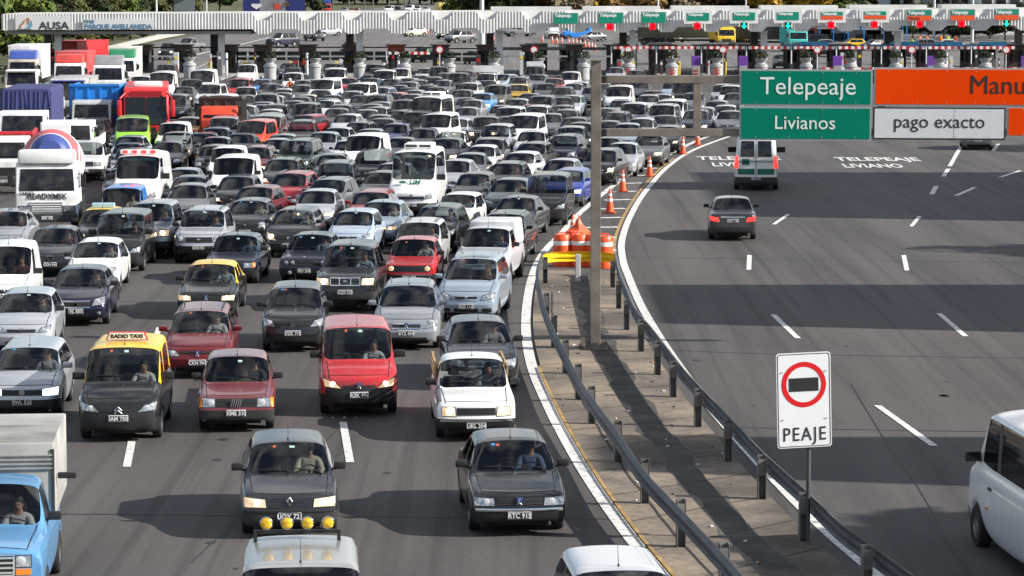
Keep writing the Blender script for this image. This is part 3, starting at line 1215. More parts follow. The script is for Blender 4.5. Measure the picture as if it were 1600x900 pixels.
SP['r18'] = spec(OLD, L=4.4, W=1.69, H=1.40, metal=1, hl=[(.44, .56), (.68, .56), (.68, .70), (.44, .70)], ind=[(.69, .56), (.78, .56), (.78, .70), (.69, .70)], badge='diamond', badge_z=.63)
SP['w6'] = spec(HATCH, L=4.35, W=1.70, H=1.45, wr=.56, nose=.74, cowl=(1.10, .96), head=1.84, bk=3.72, deck=(4.2, .98), ax=(.86, 3.44), bpil=2.55, rails=1, metal=1, dark_mirror=0, hl=[(.42, .56), (.76, .58), (.78, .70), (.52, .69)], grille=(.40, .63, .69), slats=1, badge='beast', badge_z=.62, intake=[(.48, .26, .34, 0)], plate_z=.42)
SP['pw'] = spec(SP['w6'], L=4.15, W=1.63, H=1.50, ax=(.78, 3.2), hl=[(.42, .62), (.70, .62), (.72, .76), (.48, .74)], badge='cross', dark_mirror=1)
SP['al'] = spec(SEDAN, L=4.4, W=1.73, metal=1, crease=.5, hl=[(.46, .60), (.74, .60), (.74, .70), (.46, .70)], grille=(.09, .50, .70), grille_top=.13, slats=4, badge='triangle', badge_z=.60, dark_bumper=1)
SP['za'] = spec(MPV, metal=1, rails=2, sunroof=1, dark_mirror=0, grille=(.30, .64, .73), slats=2, chrome=1, badge='cross', badge_z=.68, intake=[(.34, .30, .40, 0), (.70, .30, .40, .45)])
SP['fit'] = spec(MPV, L=3.85, W=1.68, H=1.52, wr=.56, head=1.65, bk=3.4, deck=(3.75, .98), ax=(.72, 3.2), bpil=2.4, metal=1, badge='cross', badge_z=.68, hl=[(.42, .60), (.72, .66), (.75, .86), (.60, .78)], intake=[(.40, .28, .36, 0)])
SP['pa'] = spec(VAN, badge='beast', badge_z=.70, plate_z=.50)
SP['ci'] = spec(VAN, badge='chevron', badge_z=.70, two_tone=True, plate_z=.52)
SP['kg'] = spec(VAN, panel=1, badge='diamond', badge_z=.70, L=4.0, W=1.67, wr=.66, ax=(.80, 3.4))
SP['exp'] = spec(VAN, panel=1, L=4.05, W=1.60, H=1.80, wr=.62, nose=.78, cowl=(1.05, .98), head=1.62, hl=[(.44, .58), (.68, .58), (.69, .71), (.44, .70)], grille=(.38, .59, .69), slats=1, badge='diamond', badge_z=.65, bump_hi=0, belt=.98, deck=(3.97, 1.0), ax=(.78, 3.36))
SP['ec'] = spec(SUVS, metal=1, badge='oval', badge_z=.82, grille=(.44, .72, .90), hl=[(.46, .72), (.78, .76), (.80, .96), (.50, .90)])
SP['cr'] = spec(SUVS, metal=1, L=4.4, W=1.78)
SP['jp'] = spec(SUVS, L=4.8, W=1.86, H=1.85, wr=.66, nose=1.05, cowl=(1.25, 1.2), head=1.85, bk=4.3, deck=(4.65, 1.15), ax=(.88, 3.7), crease=.6, kf=.07, hl=[(.52, .82), (.80, .82), (.80, .98), (.52, .98)], grille=(.48, .80, 1.0), seat_z=.55, bpil=2.8, cglass=(4.0, 4.05), belt=1.17, badge_z=.9)
SP['rn'] = spec(SUVS, metal=1, L=5.0, W=1.80, H=1.76, wr=.60, nose=1.02, cowl=(1.40, 1.14), head=2.02, bk=3.9, deck=(4.3, 1.1), ax=(.92, 3.95), crease=.5, kf=.09, tp0=.95, hl=[(.46, .80), (.80, .80), (.81, .98), (.48, .98)], grille=(.42, .80, .99), slats=2, chrome=2, badge='oval', badge_z=.90, dark_bumper=2, rails=0, seat_z=.48, bpil=2.9, plate_z=.60)
SP['hi'] = spec(PICK, badge='cross', badge_z=.84)
SP['p5'] = spec(PICK, L=4.7, W=1.69, H=1.52, wr=.57, nose=.80, cowl=(1.30, .95), head=1.88, bk=2.75, deck=(2.85, .68), belt=.92, tail=.68, ax=(.82, 3.55), cglass=(2.66, 2.72), bpil=2.55, wheel=.31, arch=.38, wheels=WHEELS, zb=.22, midz=.5, hl=[(.42, .55), (.70, .56), (.70, .73), (.44, .73)], grille=(.40, .57, .72), slats=5, chrome=0, dark_bumper=1, badge=None, seat_z=.32, plate_z=.36, strip=.46, strip_chrome=1)
SP['f1'] = spec(PICK, L=4.9, W=1.98, H=1.76, wr=.70, nose=1.08, cowl=(1.55, 1.18), head=2.05, bk=2.9, deck=(3.0, .8), belt=1.10, ax=(.95, 3.8), cglass=(2.82, 2.88), bpil=2.75, crease=.75, kf=.04, tp0=.97, hl=[(.58, .86), (.80, .86), (.80, 1.02), (.58, 1.02)], ind=[(.58, .74), (.80, .74), (.80, .83), (.58, .83)], grille=(.55, .74, 1.03), slats=4, body_slats=1, chrome=2, badge=None, bow=.05, hcrown=.05)
SP['ex'] = spec(SUVS, metal=1, L=4.7, W=1.80, H=1.74, nose=.98, cowl=(1.3, 1.10), head=1.95, bk=4.1, deck=(4.5, 1.08), ax=(.9, 3.72), hl=[(.46, .74), (.78, .76), (.79, .90), (.48, .90)], grille=(.34, .74, .90), chrome=1, badge='oval', badge_z=.83, dark_bumper=2, kf=.13)
SP['sp'] = spec(SPRINTER)
SP['tr'] = spec(VAN, L=4.75, W=1.88, H=1.95, wr=.77, nose=.98, cowl=(.80, 1.25), head=1.55, bk=4.5, deck=(4.65, 1.2), ax=(.92, 3.95), belt=1.22, bpil=2.2, cglass=(4.1, 4.15), wheel=.32, seat_z=.6, hl=[(.46, .70), (.80, .74), (.82, .92), (.56, .86)], grille=(.44, .70, .80), badge_z=.84, badge='diamond', plate_z=.52, midz=.58)
SP['trp'] = spec(SP['tr'], panel=1)
SP['mas'] = spec(SPRINTER, L=5.4, H=2.3, wr=.82, badge='diamond', chrome=0)
SP['lmv'] = spec(SPRINTER, H=2.2, L=4.9, W=1.9, bk=4.65, deck=(4.8, 1.3), ax=(.9, 3.9), cglass=(4.3, 4.35), bpil=2.2, panel=1, mirror=1.2, chrome=0)
SP['spp'] = spec(SPRINTER, panel=1)
SP['amb'] = spec(SPRINTER, H=2.35, chrome=0, badge='diamond', L=5.4, panel=1)
YELLOW = mat("taxi_yellow_roof", (.85, .52, .008), .35, coat=.5, var=.06, vscale=2)
SP['ci']['two_tone'] = YELLOW
SP['t4'] = spec(SP['p4'], two_tone=YELLOW, sunroof=0, strip_chrome=0, plate_z=.38)

# ================================================================== ground, road, markings
def asphalt(name, dark, light, brown):
    m = bpy.data.materials.new(name)
    nt, b = nodes_of(m)
    N, Lk = nt.nodes, nt.links
    tc = N.new("ShaderNodeTexCoord")

    def noise(scale, det, vec=None, rough=.6):
        n = N.new("ShaderNodeTexNoise")
        n.inputs["Scale"].default_value, n.inputs["Detail"].default_value, n.inputs["Roughness"].default_value = scale, det, rough
        Lk.new(vec if vec else tc.outputs["Object"], n.inputs["Vector"])
        return n.outputs[0]
    mp = N.new("ShaderNodeMapping")                      # wear runs along the lanes
    mp.inputs["Rotation"].default_value = (0, 0, radians(-5))
    mp.inputs["Scale"].default_value = (.55, .035, 1)
    Lk.new(tc.outputs["Object"], mp.inputs[0])
    big, grain, lanes = noise(.07, 6), noise(11, 4, rough=.8), noise(1.0, 5, mp.outputs[0])

    def mix(f, a, c):
        x = N.new("ShaderNodeMix")
        x.data_type = 'RGBA'
        Lk.new(f, x.inputs[0])
        for i, k in ((6, a), (7, c)):
            if isinstance(k, tuple):
                x.inputs[i].default_value = (*k, 1)
            else:
                Lk.new(k, x.inputs[i])
        return x.outputs[2]

    def rng(v, a, c, lo=0, hi=1):
        r = N.new("ShaderNodeMapRange")
        r.inputs[1].default_value, r.inputs[2].default_value, r.inputs[3].default_value, r.inputs[4].default_value = a, c, lo, hi
        Lk.new(v, r.inputs[0])
        return r.outputs[0]
    c1 = mix(rng(lanes, .35, .65), dark, light)
    c2 = mix(rng(big, .45, .75, 0, .6), c1, brown)
    g = N.new("ShaderNodeMix")
    g.data_type, g.blend_type = 'RGBA', 'MULTIPLY'
    g.inputs[0].default_value = 1
    Lk.new(c2, g.inputs[6])
    gm = N.new("ShaderNodeMath")
    gm.operation = 'MULTIPLY'
    Lk.new(rng(grain, .25, .75, .74, 1.26), gm.inputs[0])
    Lk.new(rng(noise(38, 3, rough=.9), .3, .75, .72, 1.36), gm.inputs[1])
    Lk.new(gm.outputs[0], g.inputs[7])
    # long scuffs and tyre streaks
    mp2 = N.new("ShaderNodeMapping")
    mp2.inputs["Rotation"].default_value = (0, 0, radians(-7))
    mp2.inputs["Scale"].default_value = (2.6, .02, 1)
    Lk.new(tc.outputs["Object"], mp2.inputs[0])
    st = noise(1.0, 3, mp2.outputs[0])
    g2 = N.new("ShaderNodeMix")
    g2.data_type, g2.blend_type = 'RGBA', 'MULTIPLY'
    g2.inputs[0].default_value = 1
    Lk.new(g.outputs[2], g2.inputs[6])
    Lk.new(rng(st, .50, .70, 1.06, .66), g2.inputs[7])
    Lk.new(g2.outputs[2], b.inputs["Base Color"])
    b.inputs["Roughness"].default_value = .8
    b.inputs["Specular IOR Level"].default_value = .35
    bp = N.new("ShaderNodeBump")
    bp.inputs["Strength"].default_value, bp.inputs["Distance"].default_value = .4, .01
    Lk.new(grain, bp.inputs["Height"])
    Lk.new(bp.outputs[0], b.inputs["Normal"])
    return m


def concrete(name, a, bcol, c, scale=.35):
    m = bpy.data.materials.new(name)
    nt, b = nodes_of(m)
    N, Lk = nt.nodes, nt.links
    tc = N.new("ShaderNodeTexCoord")
    n1, n2 = N.new("ShaderNodeTexNoise"), N.new("ShaderNodeTexNoise")
    n1.inputs["Scale"].default_value, n1.inputs["Detail"].default_value = scale, 8
    n2.inputs["Scale"].default_value, n2.inputs["Detail"].default_value = 7, 6
    for n in (n1, n2):
        Lk.new(tc.outputs["Object"], n.inputs["Vector"])
    cr = N.new("ShaderNodeValToRGB")
    cr.color_ramp.elements[0].position, cr.color_ramp.elements[1].position = .38, .66
    cr.color_ramp.elements[0].color, cr.color_ramp.elements[1].color = (*a, 1), (*c, 1)
    e = cr.color_ramp.elements.new(.52)
    e.color = (*bcol, 1)
    Lk.new(n1.outputs[0], cr.inputs[0])
    mr = N.new("ShaderNodeMapRange")
    mr.inputs[1].default_value, mr.inputs[2].default_value, mr.inputs[3].default_value, mr.inputs[4].default_value = .3, .7, .75, 1.2
    Lk.new(n2.outputs[0], mr.inputs[0])
    mx = N.new("ShaderNodeMix")
    mx.data_type, mx.blend_type = 'RGBA', 'MULTIPLY'
    mx.inputs[0].default_value = 1
    Lk.new(cr.outputs[0], mx.inputs[6])
    Lk.new(mr.outputs[0], mx.inputs[7])
    Lk.new(mx.outputs[2], b.inputs["Base Color"])
    b.inputs["Roughness"].default_value = .9
    return m


ASPH = asphalt("asphalt", (.050, .0455, .0445), (.085, .0775, .0745), (.096, .083, .075))
GRASS = concrete("verge_soil", (.035, .045, .012), (.07, .075, .02), (.12, .09, .045), .12)
CONC = concrete("median_concrete", (.080, .066, .052), (.165, .136, .106), (.27, .21, .148), .30)
MARK = mat("road_paint", (.60, .59, .56), .7, var=.42, vscale=7.0)
MARKY = mat("road_paint_yellow", (.34, .21, .07), .7, var=.4, vscale=2.0)
GALV = mat("galvanised_steel", (.085, .087, .09), .55, .35, var=.25, vscale=1.6)
RUSTY = mat("weathered_steel", (.21, .185, .155), .6, .25, var=.3, vscale=2.0)
DARKST = mat("dark_steel", (.035, .032, .030), .5, .3, var=.2)
BROWNB = mat("brown_booth_panel", (.055, .030, .026), .5, var=.2)
PALEST = mat("pale_post_paint", (.55, .56, .57), .5, var=.12, vscale=.8)
GREYPO = mat("grey_post_paint", (.12, .12, .125), .5, var=.12)
FASCIA = mat("white_corrugated_sheet", (.62, .62, .61), .45, var=.20, vscale=.35)
SOFFIT = mat("canopy_soffit", (.25, .25, .25), .8)
ORANGE = mat("orange_plastic", (.78, .085, .012), .45, var=.12)
REFL = mat("reflective_white", (.78, .78, .76), .35)
YELP = mat("yellow_rail_paint", (.78, .52, .01), .45, var=.15, vscale=3)
SGREEN = mat("sign_green", (.0, .19, .12), .6, spec=.08, var=.06, vscale=.8)
SORANGE = mat("sign_orange", (.78, .055, .0), .6, spec=.06, var=.05, vscale=.8)
SWHITE = mat("sign_white", (.62, .64, .67), .45, spec=.3, var=.04)
SEDGE = mat("sign_back_edge", (.42, .44, .46), .4, .5)
SBLACK = mat("sign_black", (.012, .012, .014), .6)
SRED = mat("sign_red", (.62, .006, .010), .45)
LETTERW = mat("sign_letter_white", (.74, .78, .76), .5)
CONCW = mat("pale_cast_concrete", (.33, .335, .34), .8, var=.14, vscale=2)
YEL = mat("safety_yellow", (.78, .56, .01), .45, var=.1)
PURP = mat("purple_panel", (.16, .05, .34), .5)
BLUESG = mat("blue_awning", (.02, .24, .62), .5)
LAMPR = mat("lane_light_red", (.6, .0, .02), .3, emit=(1, .0, .006), estr=.9)
LAMPG = mat("lane_light_green", (.0, .5, .35), .3, emit=(.0, 1, .62), estr=.6)
TAN = mat("tan_wall", (.33, .24, .13), .8, var=.2)


def sheet(name, pts, z, m, kind='structure'):
    mb = MB()
    mb.add([(p[0], p[1], z) for p in pts], [list(range(len(pts)))])
    o = mb.build(name, m)
    return tag(o, kind=kind)


G = [(-900, -60), (900, -60), (900, 2600), (-900, 2600)]
sheet("ground", G, -.012, GRASS)
roadpx_left = [(140, 100), (175, 84), (240, 66), (300, 55), (345, 47), (420, 36), (500, 24), (590, 12), (640, 4)]
left_edge = [Vector((-24, -40, 0)), at(-330, 420), at(-110, 260), at(-5, 165), at(40, 125), at(90, 108)] + [at(*p) for p in roadpx_left]
right_edge = [at(730, 2), at(820, 14), at(1000, 24), at(1250, 34), at(1750, 46), at(1900, 120), Vector((34, 150, 0)), Vector((25, 100, 0)), Vector((22, 60, 0)), Vector((22, -40, 0))]
sheet("road", left_edge + right_edge, .0, ASPH)

# the wide plaza under and beyond the canopy gets a paler colour than the road
PLAZ = asphalt("plaza_paving", (.108, .100, .096), (.155, .144, .138), (.145, .128, .116))
yb_ = at(800, 118).y
pl = [Vector((at(*p_).x + .6, at(*p_).y, 0)) for p_ in [(72, 118)] + [(115, 104)] + roadpx_left]
sheet("plaza_pavement", pl + [at(735, 6), at(815, 16), at(1000, 26), at(1250, 36), at(1740, 48), at(1840, 118)], .004, PLAZ)

# --- edge lines of the nose between the two carriageways (left one, right one)
LL = [(1190, 193), (1105, 214), (1045, 242), (1000, 262), (960, 289), (905, 334), (880, 362), (850, 394), (833, 428), (824, 470), (822, 520), (832, 575), (856, 632), (886, 690), (928, 760), (985, 840), (1034, 900), (1090, 970)]
RL = [(1200, 195), (1150, 210), (1085, 234), (1042, 262), (1008, 300), (985, 338), (972, 375), (973, 405), (982, 432), (1003, 480), (1042, 545), (1098, 622), (1165, 700), (1235, 775), (1300, 838), (1380, 905)]
LLp = smooth_path([at(*p) for p in LL])
RLp = smooth_path([at(*p) for p in RL])
mb = MB()
ribbon(mb, LLp[:], .26, .012)
ribbon(mb, RLp[:], .24, .012)
# hatching of the nose
for y, xa, xb in ((392, 900, 963), (372, 905, 962), (356, 912, 966), (341, 922, 971), (327, 932, 977), (313, 944, 985), (300, 956, 994), (287, 972, 1004), (275, 985, 1015), (264, 1001, 1028)):
    a, b = at(xa, y), at(xb, y - 1)
    ribbon(mb, [a, b], .45, .012)
# lane dashes, each measured by its two ends
DASH = [((536, 660), (547, 723)), ((206, 690), (198, 730)), ((249, 512), (245, 523)), ((1371, 634), (1459, 697)), ((1208, 492), (1247, 529)), ((1467, 490), (1509, 526)), ((1171, 399), (1170, 422)),
        ((1412, 399), (1417, 423)), ((1232, 335), (1209, 351)), ((1437, 338), (1424, 354)), ((1503, 226), (1484, 260)), ((1482, 264), (1474, 276)), ((1463, 291), (1456, 304)), ((1523, 293), (1494, 306)),
        ((1594, 267), (1563, 277)), ((1275, 213), (1262, 218)), ((1125, 205), (1112, 211)), ((1560, 225), (1552, 236))]
for a, b in DASH:
    ribbon(mb, [at(*a), at(*b)], .16 if a[1] > 300 else .22, .012)
# lane lines beyond the toll plaza
for a, b in (((420, 59), (300, 87)), ((600, 30), (470, 50))):
    ribbon(mb, [at(*a), at(*b)], .3, .012)
for x0, y0, x1, y1, n in ((345, 88, 300, 110, 9), (395, 80, 362, 104, 9), (440, 74, 420, 90, 7)):
    for i in range(n):
        t = i / n
        t2 = t + .45 / n
        ribbon(mb, [at(lerp_(x0, x1, t), lerp_(y0, y1, t)), at(lerp_(x0, x1, t2), lerp_(y0, y1, t2))], .3, .012) if False else ribbon(mb, [at(x0 + (x1 - x0) * t, y0 + (y1 - y0) * t), at(x0 + (x1 - x0) * t2, y0 + (y1 - y0) * t2)], .25, .012)
tag(mb.build("road_markings", MARK), kind='structure')
mb = MB()
off = lambda pts, d: [p + Vector((-(pts[min(i + 1, len(pts) - 1)] - pts[max(i - 1, 0)]).y, (pts[min(i + 1, len(pts) - 1)] - pts[max(i - 1, 0)]).x, 0)).normalized() * d for i, p in enumerate(pts)]
ribbon(mb, off(LLp[88:], .16), .07, .056)
ribbon(mb, off(RLp[20:60], -.26), .12, .010)
tag(mb.build("yellow_road_markings", MARKY), kind='structure')
# joints, sealed cracks and oil spots
mb = MB()
for pts_ in (((962, 402), (1200, 405), (1620, 411)), ((1012, 545), (1200, 553), (1620, 560)), ((0, 803), (500, 806), (1010, 812)), ((60, 470), (400, 474), (820, 480)), ((1130, 668), (1620, 676))):
    ribbon(mb, smooth_path([at(*q_) for q_ in pts_], 6), .05, .008)
rnd = random.Random(4)
for a_, b_ in (((300, 880), (560, 640)), ((1330, 600), (1500, 870))):
    p_ = [at(a_[0] + (b_[0] - a_[0]) * t_ / 9 + rnd.uniform(-3, 3), a_[1] + (b_[1] - a_[1]) * t_ / 9) for t_ in range(10)]
    ribbon(mb, smooth_path(p_, 4), .022, .008)
for q_ in range(34):
    c_ = at(rnd.uniform(60, 960) if q_ < 18 else rnd.uniform(1080, 1590), rnd.uniform(430, 890))
    r_ = rnd.uniform(.03, .11)
    mb.add([(c_.x + r_ * (1 + .4 * sin(3 * k_ + q_)) * cos(k_ * pi / 6), c_.y + r_ * 1.6 * (1 + .3 * sin(2 * k_ + q_)) * sin(k_ * pi / 6), .0065) for k_ in range(12)], [list(range(12))])
tag(mb.build("road_crack_surface", mat("oil_and_tar", (.022, .021, .020), .6, var=.3)), kind='structure')
# words painted on the lanes
for txt, px, py, w in (("TELEPEAJE", 1374, 251.5, 8.5), ("LIVIANO", 1367, 262, 6.6), ("TELEPEAJE", 1156, 250, 8.5), ("LIVIANO", 1160, 260, 6.6)):
    me = text_mesh(txt, 1.0, MARK, 0, bold=.022)
    wid = max(v.co.x for v in me.vertices) - min(v.co.x for v in me.vertices)
    p = at(px, py)
    sc_ = (135 if txt == "TELEPEAJE" else 92) / 31.0 / wid
    me.transform(Matrix.Rotation(-pi / 2, 4, 'X') @ Matrix.Diagonal((sc_, 1, 1, 1)))
    me.transform(Matrix.Diagonal((1, 2.9 / .72, 1, 1)))
    o = link("lane_lettering", me, None, None, (p.x, p.y, .013), radians(-2))
    tag(o, kind='structure')

# --- the raised nose and median
i0 = 8 * 7
med_left = off(LLp[8 * 7 + 2:], .20)
med_right = off(RLp[8 * 6 + 2:], -.42)
mb = MB()
n = 60


def resample(pts, n):
    d = [0]
    for i in range(1, len(pts)):
        d.append(d[-1] + (pts[i] - pts[i - 1]).length)
    out = []
    for k in range(n + 1):
        t = d[-1] * k / n
        i = max(j for j in range(len(d)) if d[j] <= t + 1e-9)
        i = min(i, len(pts) - 2)
        u = (t - d[i]) / max(d[i + 1] - d[i], 1e-9)
        out.append(pts[i].lerp(pts[i + 1], min(u, 1)))
    return out


def cut_y(pts, y):
    return [p for p in pts if p.y <= y]


ynose = at(900, 424).y
ml = [at(846, 424)] + [p for p in med_left if p.y < ynose - .5]
mr_ = [at(968, 424)] + [p for p in med_right if p.y < ynose - .5]
ml, mr_ = resample(ml, n), resample(mr_, n)
vs, fs = [], []
for i in range(n + 1):
    a, b = ml[i], mr_[i]
    vs += [(a.x, a.y, 0), (a.x, a.y, .05), (b.x, b.y, .05), (b.x, b.y, 0)]
    if i:
        k = 4 * i
        fs += [(k - 4, k - 3, k + 1, k), (k - 3, k - 2, k + 2, k + 1), (k - 2, k - 1, k + 3, k + 2)]
fs.append((0, 1, 2, 3))
mb.add(vs, fs)
tag(mb.build("median_pavement", CONC), kind='structure')
mb = MB()
for i in range(3, n, 3):                                   # joints between the cast bays, and the long crack by the left rail
    a, b = ml[i], mr_[i]
    ribbon(mb, [a.lerp(b, 0), a.lerp(b, .3 + .01 * sin(i)), a.lerp(b, 1)], .035, .054)
rnd = random.Random(3)
pts = [ml[i].lerp(mr_[i], .20 - .004 * (i / n) + rnd.uniform(-.008, .008)) for i in range(8, n)]
ribbon(mb, pts, .05, .055)
tag(mb.build("pavement_joints_surface", mat("joint_dirt", (.02, .018, .015), .95)), kind='structure')
mb = MB()                                                  # crash barrier's shadow, painted as a dark strip along the median
vs, fs = [], []
for i in range(n + 1):
    w = .03 * sin(i * .9) + .02 * sin(i * 2.3)
    a, b = ml[i].lerp(mr_[i], .50 + w), ml[i].lerp(mr_[i], .70 + w * .7)
    vs += [(a.x, a.y, .0535), (b.x, b.y, .0535)]
    if i:
        fs.append((2 * i - 2, 2 * i - 1, 2 * i + 1, 2 * i))
mb.add(vs, fs)
tag(mb.build("tar_strip_surface", concrete("tarred_strip", (.035, .033, .031), (.06, .055, .05), (.10, .088, .072), .9)), kind='structure')
# litter lying on the median
rnd = random.Random(11)
mb = MB()
for i in range(60):
    k = rnd.randrange(4, n - 2)
    p = ml[k].lerp(mr_[k], rnd.uniform(.03, .95))
    s_ = rnd.uniform(.03, .10)
    mb.box(p.x, p.y, .065, s_, s_ * rnd.uniform(.4, 1), .02, rnd.choice([0, 0, 1, 2]), Matrix.Translation((p.x, p.y, 0)) @ Matrix.Rotation(rnd.uniform(0, 3), 4, 'Z') @ Matrix.Translation((-p.x, -p.y, 0)))
tag(mb.build("litter", [mat("litter_paper", (.6, .6, .58), .8), mat("litter_card", (.35, .14, .04), .8), mat("litter_grit", (.10, .085, .06), .9)]), "scraps of paper and grit along the median", "litter", kind='stuff')

# ================================================================== crash barriers on the median
def beam_profile():
    return [(-.155, .0), (-.13, .028), (-.095, .075), (-.06, .075), (-.02, .01), (.02, .01), (.06, .075), (.095, .075), (.13, .028), (.155, .0)]


def guard_rail(name, pts, side, posts, label, bolt=True, m=None, post_m=None):
    """W-beam along pts (at rail height); side = +1 when the corrugated face looks to the left of the path."""
    root = empty(name, pts[0].xy.to_3d())
    M0 = Matrix.Translation(-root.location)
    mb = MB()
    pr = beam_profile()
    vs, fs = [], []
    for i, p in enumerate(pts):
        d = (pts[min(i + 1, len(pts) - 1)] - pts[max(i - 1, 0)])
        nrm = Vector((-d.y, d.x, 0)).normalized() * side
        for dz, o_ in pr:
            vs.append(p + nrm * o_ + Vector((0, 0, dz)))
        for dz, o_ in pr:
            vs.append(p + nrm * (o_ - .012) + Vector((0, 0, dz)))
        K = 2 * len(pr)
        if i:
            b, a = i * K, (i - 1) * K
            for j in range(len(pr) - 1):
                fs.append((a + j, a + j + 1, b + j + 1, b + j))
                fs.append((a + len(pr) + j, b + len(pr) + j, b + len(pr) + j + 1, a + len(pr) + j + 1))
            for j, k in ((0, len(pr)), (len(pr) - 1, 2 * len(pr) - 1)):
                fs.append((a + j, b + j, b + k, a + k))
    mb.add(vs, fs, 0, M0)
    mb.build("beam", m or GALV, root, smooth=35)
    for q in posts:
        i = min(range(len(pts)), key=lambda j: (pts[j].xy - Vector((q.x, q.y))).length)
        p = pts[i]
        d = (pts[min(i + 1, len(pts) - 1)] - pts[max(i - 1, 0)]).normalized()
        nrm = Vector((-d.y, d.x, 0)).normalized() * -side
        c = Vector((p.x, p.y, 0)) + nrm * .13
        mb = MB()
        ang = atan2(d.y, d.x)
        mx = M0 @ Matrix.Translation(c) @ Matrix.Rotation(ang, 4, 'Z')
        h = .86
        mb.box(0, .07, h / 2, .16, .012, h, 0, mx)            # a channel: web and two flanges
        mb.box(0, -.07, h / 2, .16, .012, h, 0, mx)
        mb.box(-.075, 0, h / 2, .012, .13, h, 0, mx)
        mb.box(0, -.10 * side * -1 if False else 0, .64, .15, .13, .30, 0, mx)
        mb.build("post", post_m or mat("rail_post_steel", (.17, .165, .155), .6, .3, var=.3, vscale=3), root)
    tag(root, label, "crash barrier")
    return root


RZ = .66
left_rail_px = [(851, 398), (843, 420), (841, 440), (848, 475), (858, 505), (871, 535), (885, 563), (906, 604), (934, 645), (960, 680), (992, 728), (1016, 760), (1046, 792), (1088, 836), (1134, 886), (1180, 940)]
right_rail_px = [(960, 402), (964, 418), (968, 434), (981, 466), (993, 493), (1013, 516), (1036, 546), (1066, 585), (1100, 622), (1140, 664), (1191, 718), (1258, 779), (1309, 829), (1351, 860), (1402, 897), (1460, 940)]
lr = smooth_path([at(x, y, RZ) for x, y in left_rail_px], 6)
rr = smooth_path([at(x, y, RZ) for x, y in right_rail_px], 6)
lposts = [at(x, y) for x, y in ((853, 447), (862, 505), (874, 545), (890, 585), (907, 625), (934, 668), (965, 727), (1012, 787), (1068, 861), (1130, 935))]
rposts = [at(x, y) for x, y in ((962, 452), (973, 483), (986, 520), (1003, 553), (1030, 586), (1058, 626), (1094, 670), (1137, 721), (1193, 780), (1262, 850), (1355, 940))]
guard_rail("guard_rail", lr, -1, lposts, "grey crash barrier along the queue side of the median")
guard_rail("guard_rail", rr, 1, rposts, "grey crash barrier between the median and the open carriageway")
a, b = at(851, 404, RZ), at(959, 404, RZ)
yp = smooth_path([a, a.lerp(b, .15) + Vector((0, .55, 0)), a.lerp(b, .5) + Vector((0, .75, 0)), a.lerp(b, .85) + Vector((0, .55, 0)), b], 6)
guard_rail("guard_rail", yp, 1, [], "yellow curved barrier end piece across the nose of the median", m=YELP)
mb = MB()
p = at(903, 442)
mb.box(p.x, p.y, .45, .16, .10, .9, 0, bev=.02)
mb.tube([(p.x - .3, p.y + .2, .02), (p.x, p.y, .05)], .02, 6)
o = mb.build("marker_post", mat("pale_concrete_post", (.5, .5, .5), .7, var=.1))
tag(o, "short pale post standing behind the yellow barrier end", "post")


# ================================================================== drums and cones
def drum(px, py, label):
    p = at(px, py)
    m = MB()
    r = .30
    prof = [(r * 1.04, .0), (r * 1.04, .06), (r, .07), (r * .97, .30), (r * .94, .31), (r * .94, .46), (r * .97, .47), (r * .95, .70), (r * .92, .71), (r * .92, .86), (r * .95, .87), (r * .90, 1.02), (r * .8, 1.06), (.001, 1.06)]
    m.lathe(prof, tuple(p), 24)
    root = empty("traffic_drum", p)
    for v in m.v:
        v -= p
    m.build("body", ORANGE, root, 40)
    for z in (.385, .785):
        s = MB()
        s.lathe([(r * .955, z - .07), (r * .955, z + .07), (r * .94, z + .07), (r * .94, z - .07)], (0, 0, 0), 24)
        s.build("reflective_band", REFL, root, 40)
    m = MB()
    m.tube([(-.12, 0, 1.04), (-.12, 0, 1.12), (.12, 0, 1.12), (.12, 0, 1.04)], .02, 6)
    m.build("handle", ORANGE, root)
    tag(root, label, "traffic drum", "orange drums behind the yellow barrier end")


for px, py, lb in ((878, 416, "orange drum at the queue end of the yellow barrier"), (905, 416, "orange drum behind the short pale post"), (925, 416, "orange drum half hidden by the gantry column"), (944, 418, "orange drum beside the open road end of the yellow barrier"), (896, 410, "second row orange drum leaning under the flattened cone")):
    drum(px, py, lb)

CONEM = None


def cone(px, py, h, label, tilt=0.0, parts=True, group="traffic cones beside the queue"):
    p = at(px, py)
    k = h / 1.0
    root = empty("traffic_cone", p, random.uniform(0, 1))
    global CONEM
    if CONEM is None:
        m = MB()
        m.box(0, 0, .03, .46, .46, .06, 0, bev=.015)
        base = m.mesh("base", mat("cone_base", (.35, .05, .015), .7, var=.2))
        m = MB()
        m.lathe([(.17, .06), (.165, .09), (.045, .96), (.03, .985), (.001, .985)], n=18)
        body = m.mesh("body", ORANGE, 40)
        bands = []
        for z0, z1 in ((.48, .60), (.70, .80)):
            r = lambda z: .165 + (.045 - .165) * (z - .09) / .87
            m = MB()
            m.lathe([(r(z0) + .005, z0), (r(z1) + .005, z1), (r(z1) - .01, z1), (r(z0) - .01, z0)], n=18)
            bands.append(m.mesh("reflective_band", REFL, 40))
        CONEM = (base, body, bands)
    base, body, bands = CONEM
    for nm, me in [("base", base), ("body", body)] + [("reflective_band", x) for x in bands]:
        link(nm, me, root)
    root.scale = (k, k, k)
    root.rotation_euler = (tilt, 0, random.uniform(-.3, .3))
    tag(root, label, "traffic cone", group)


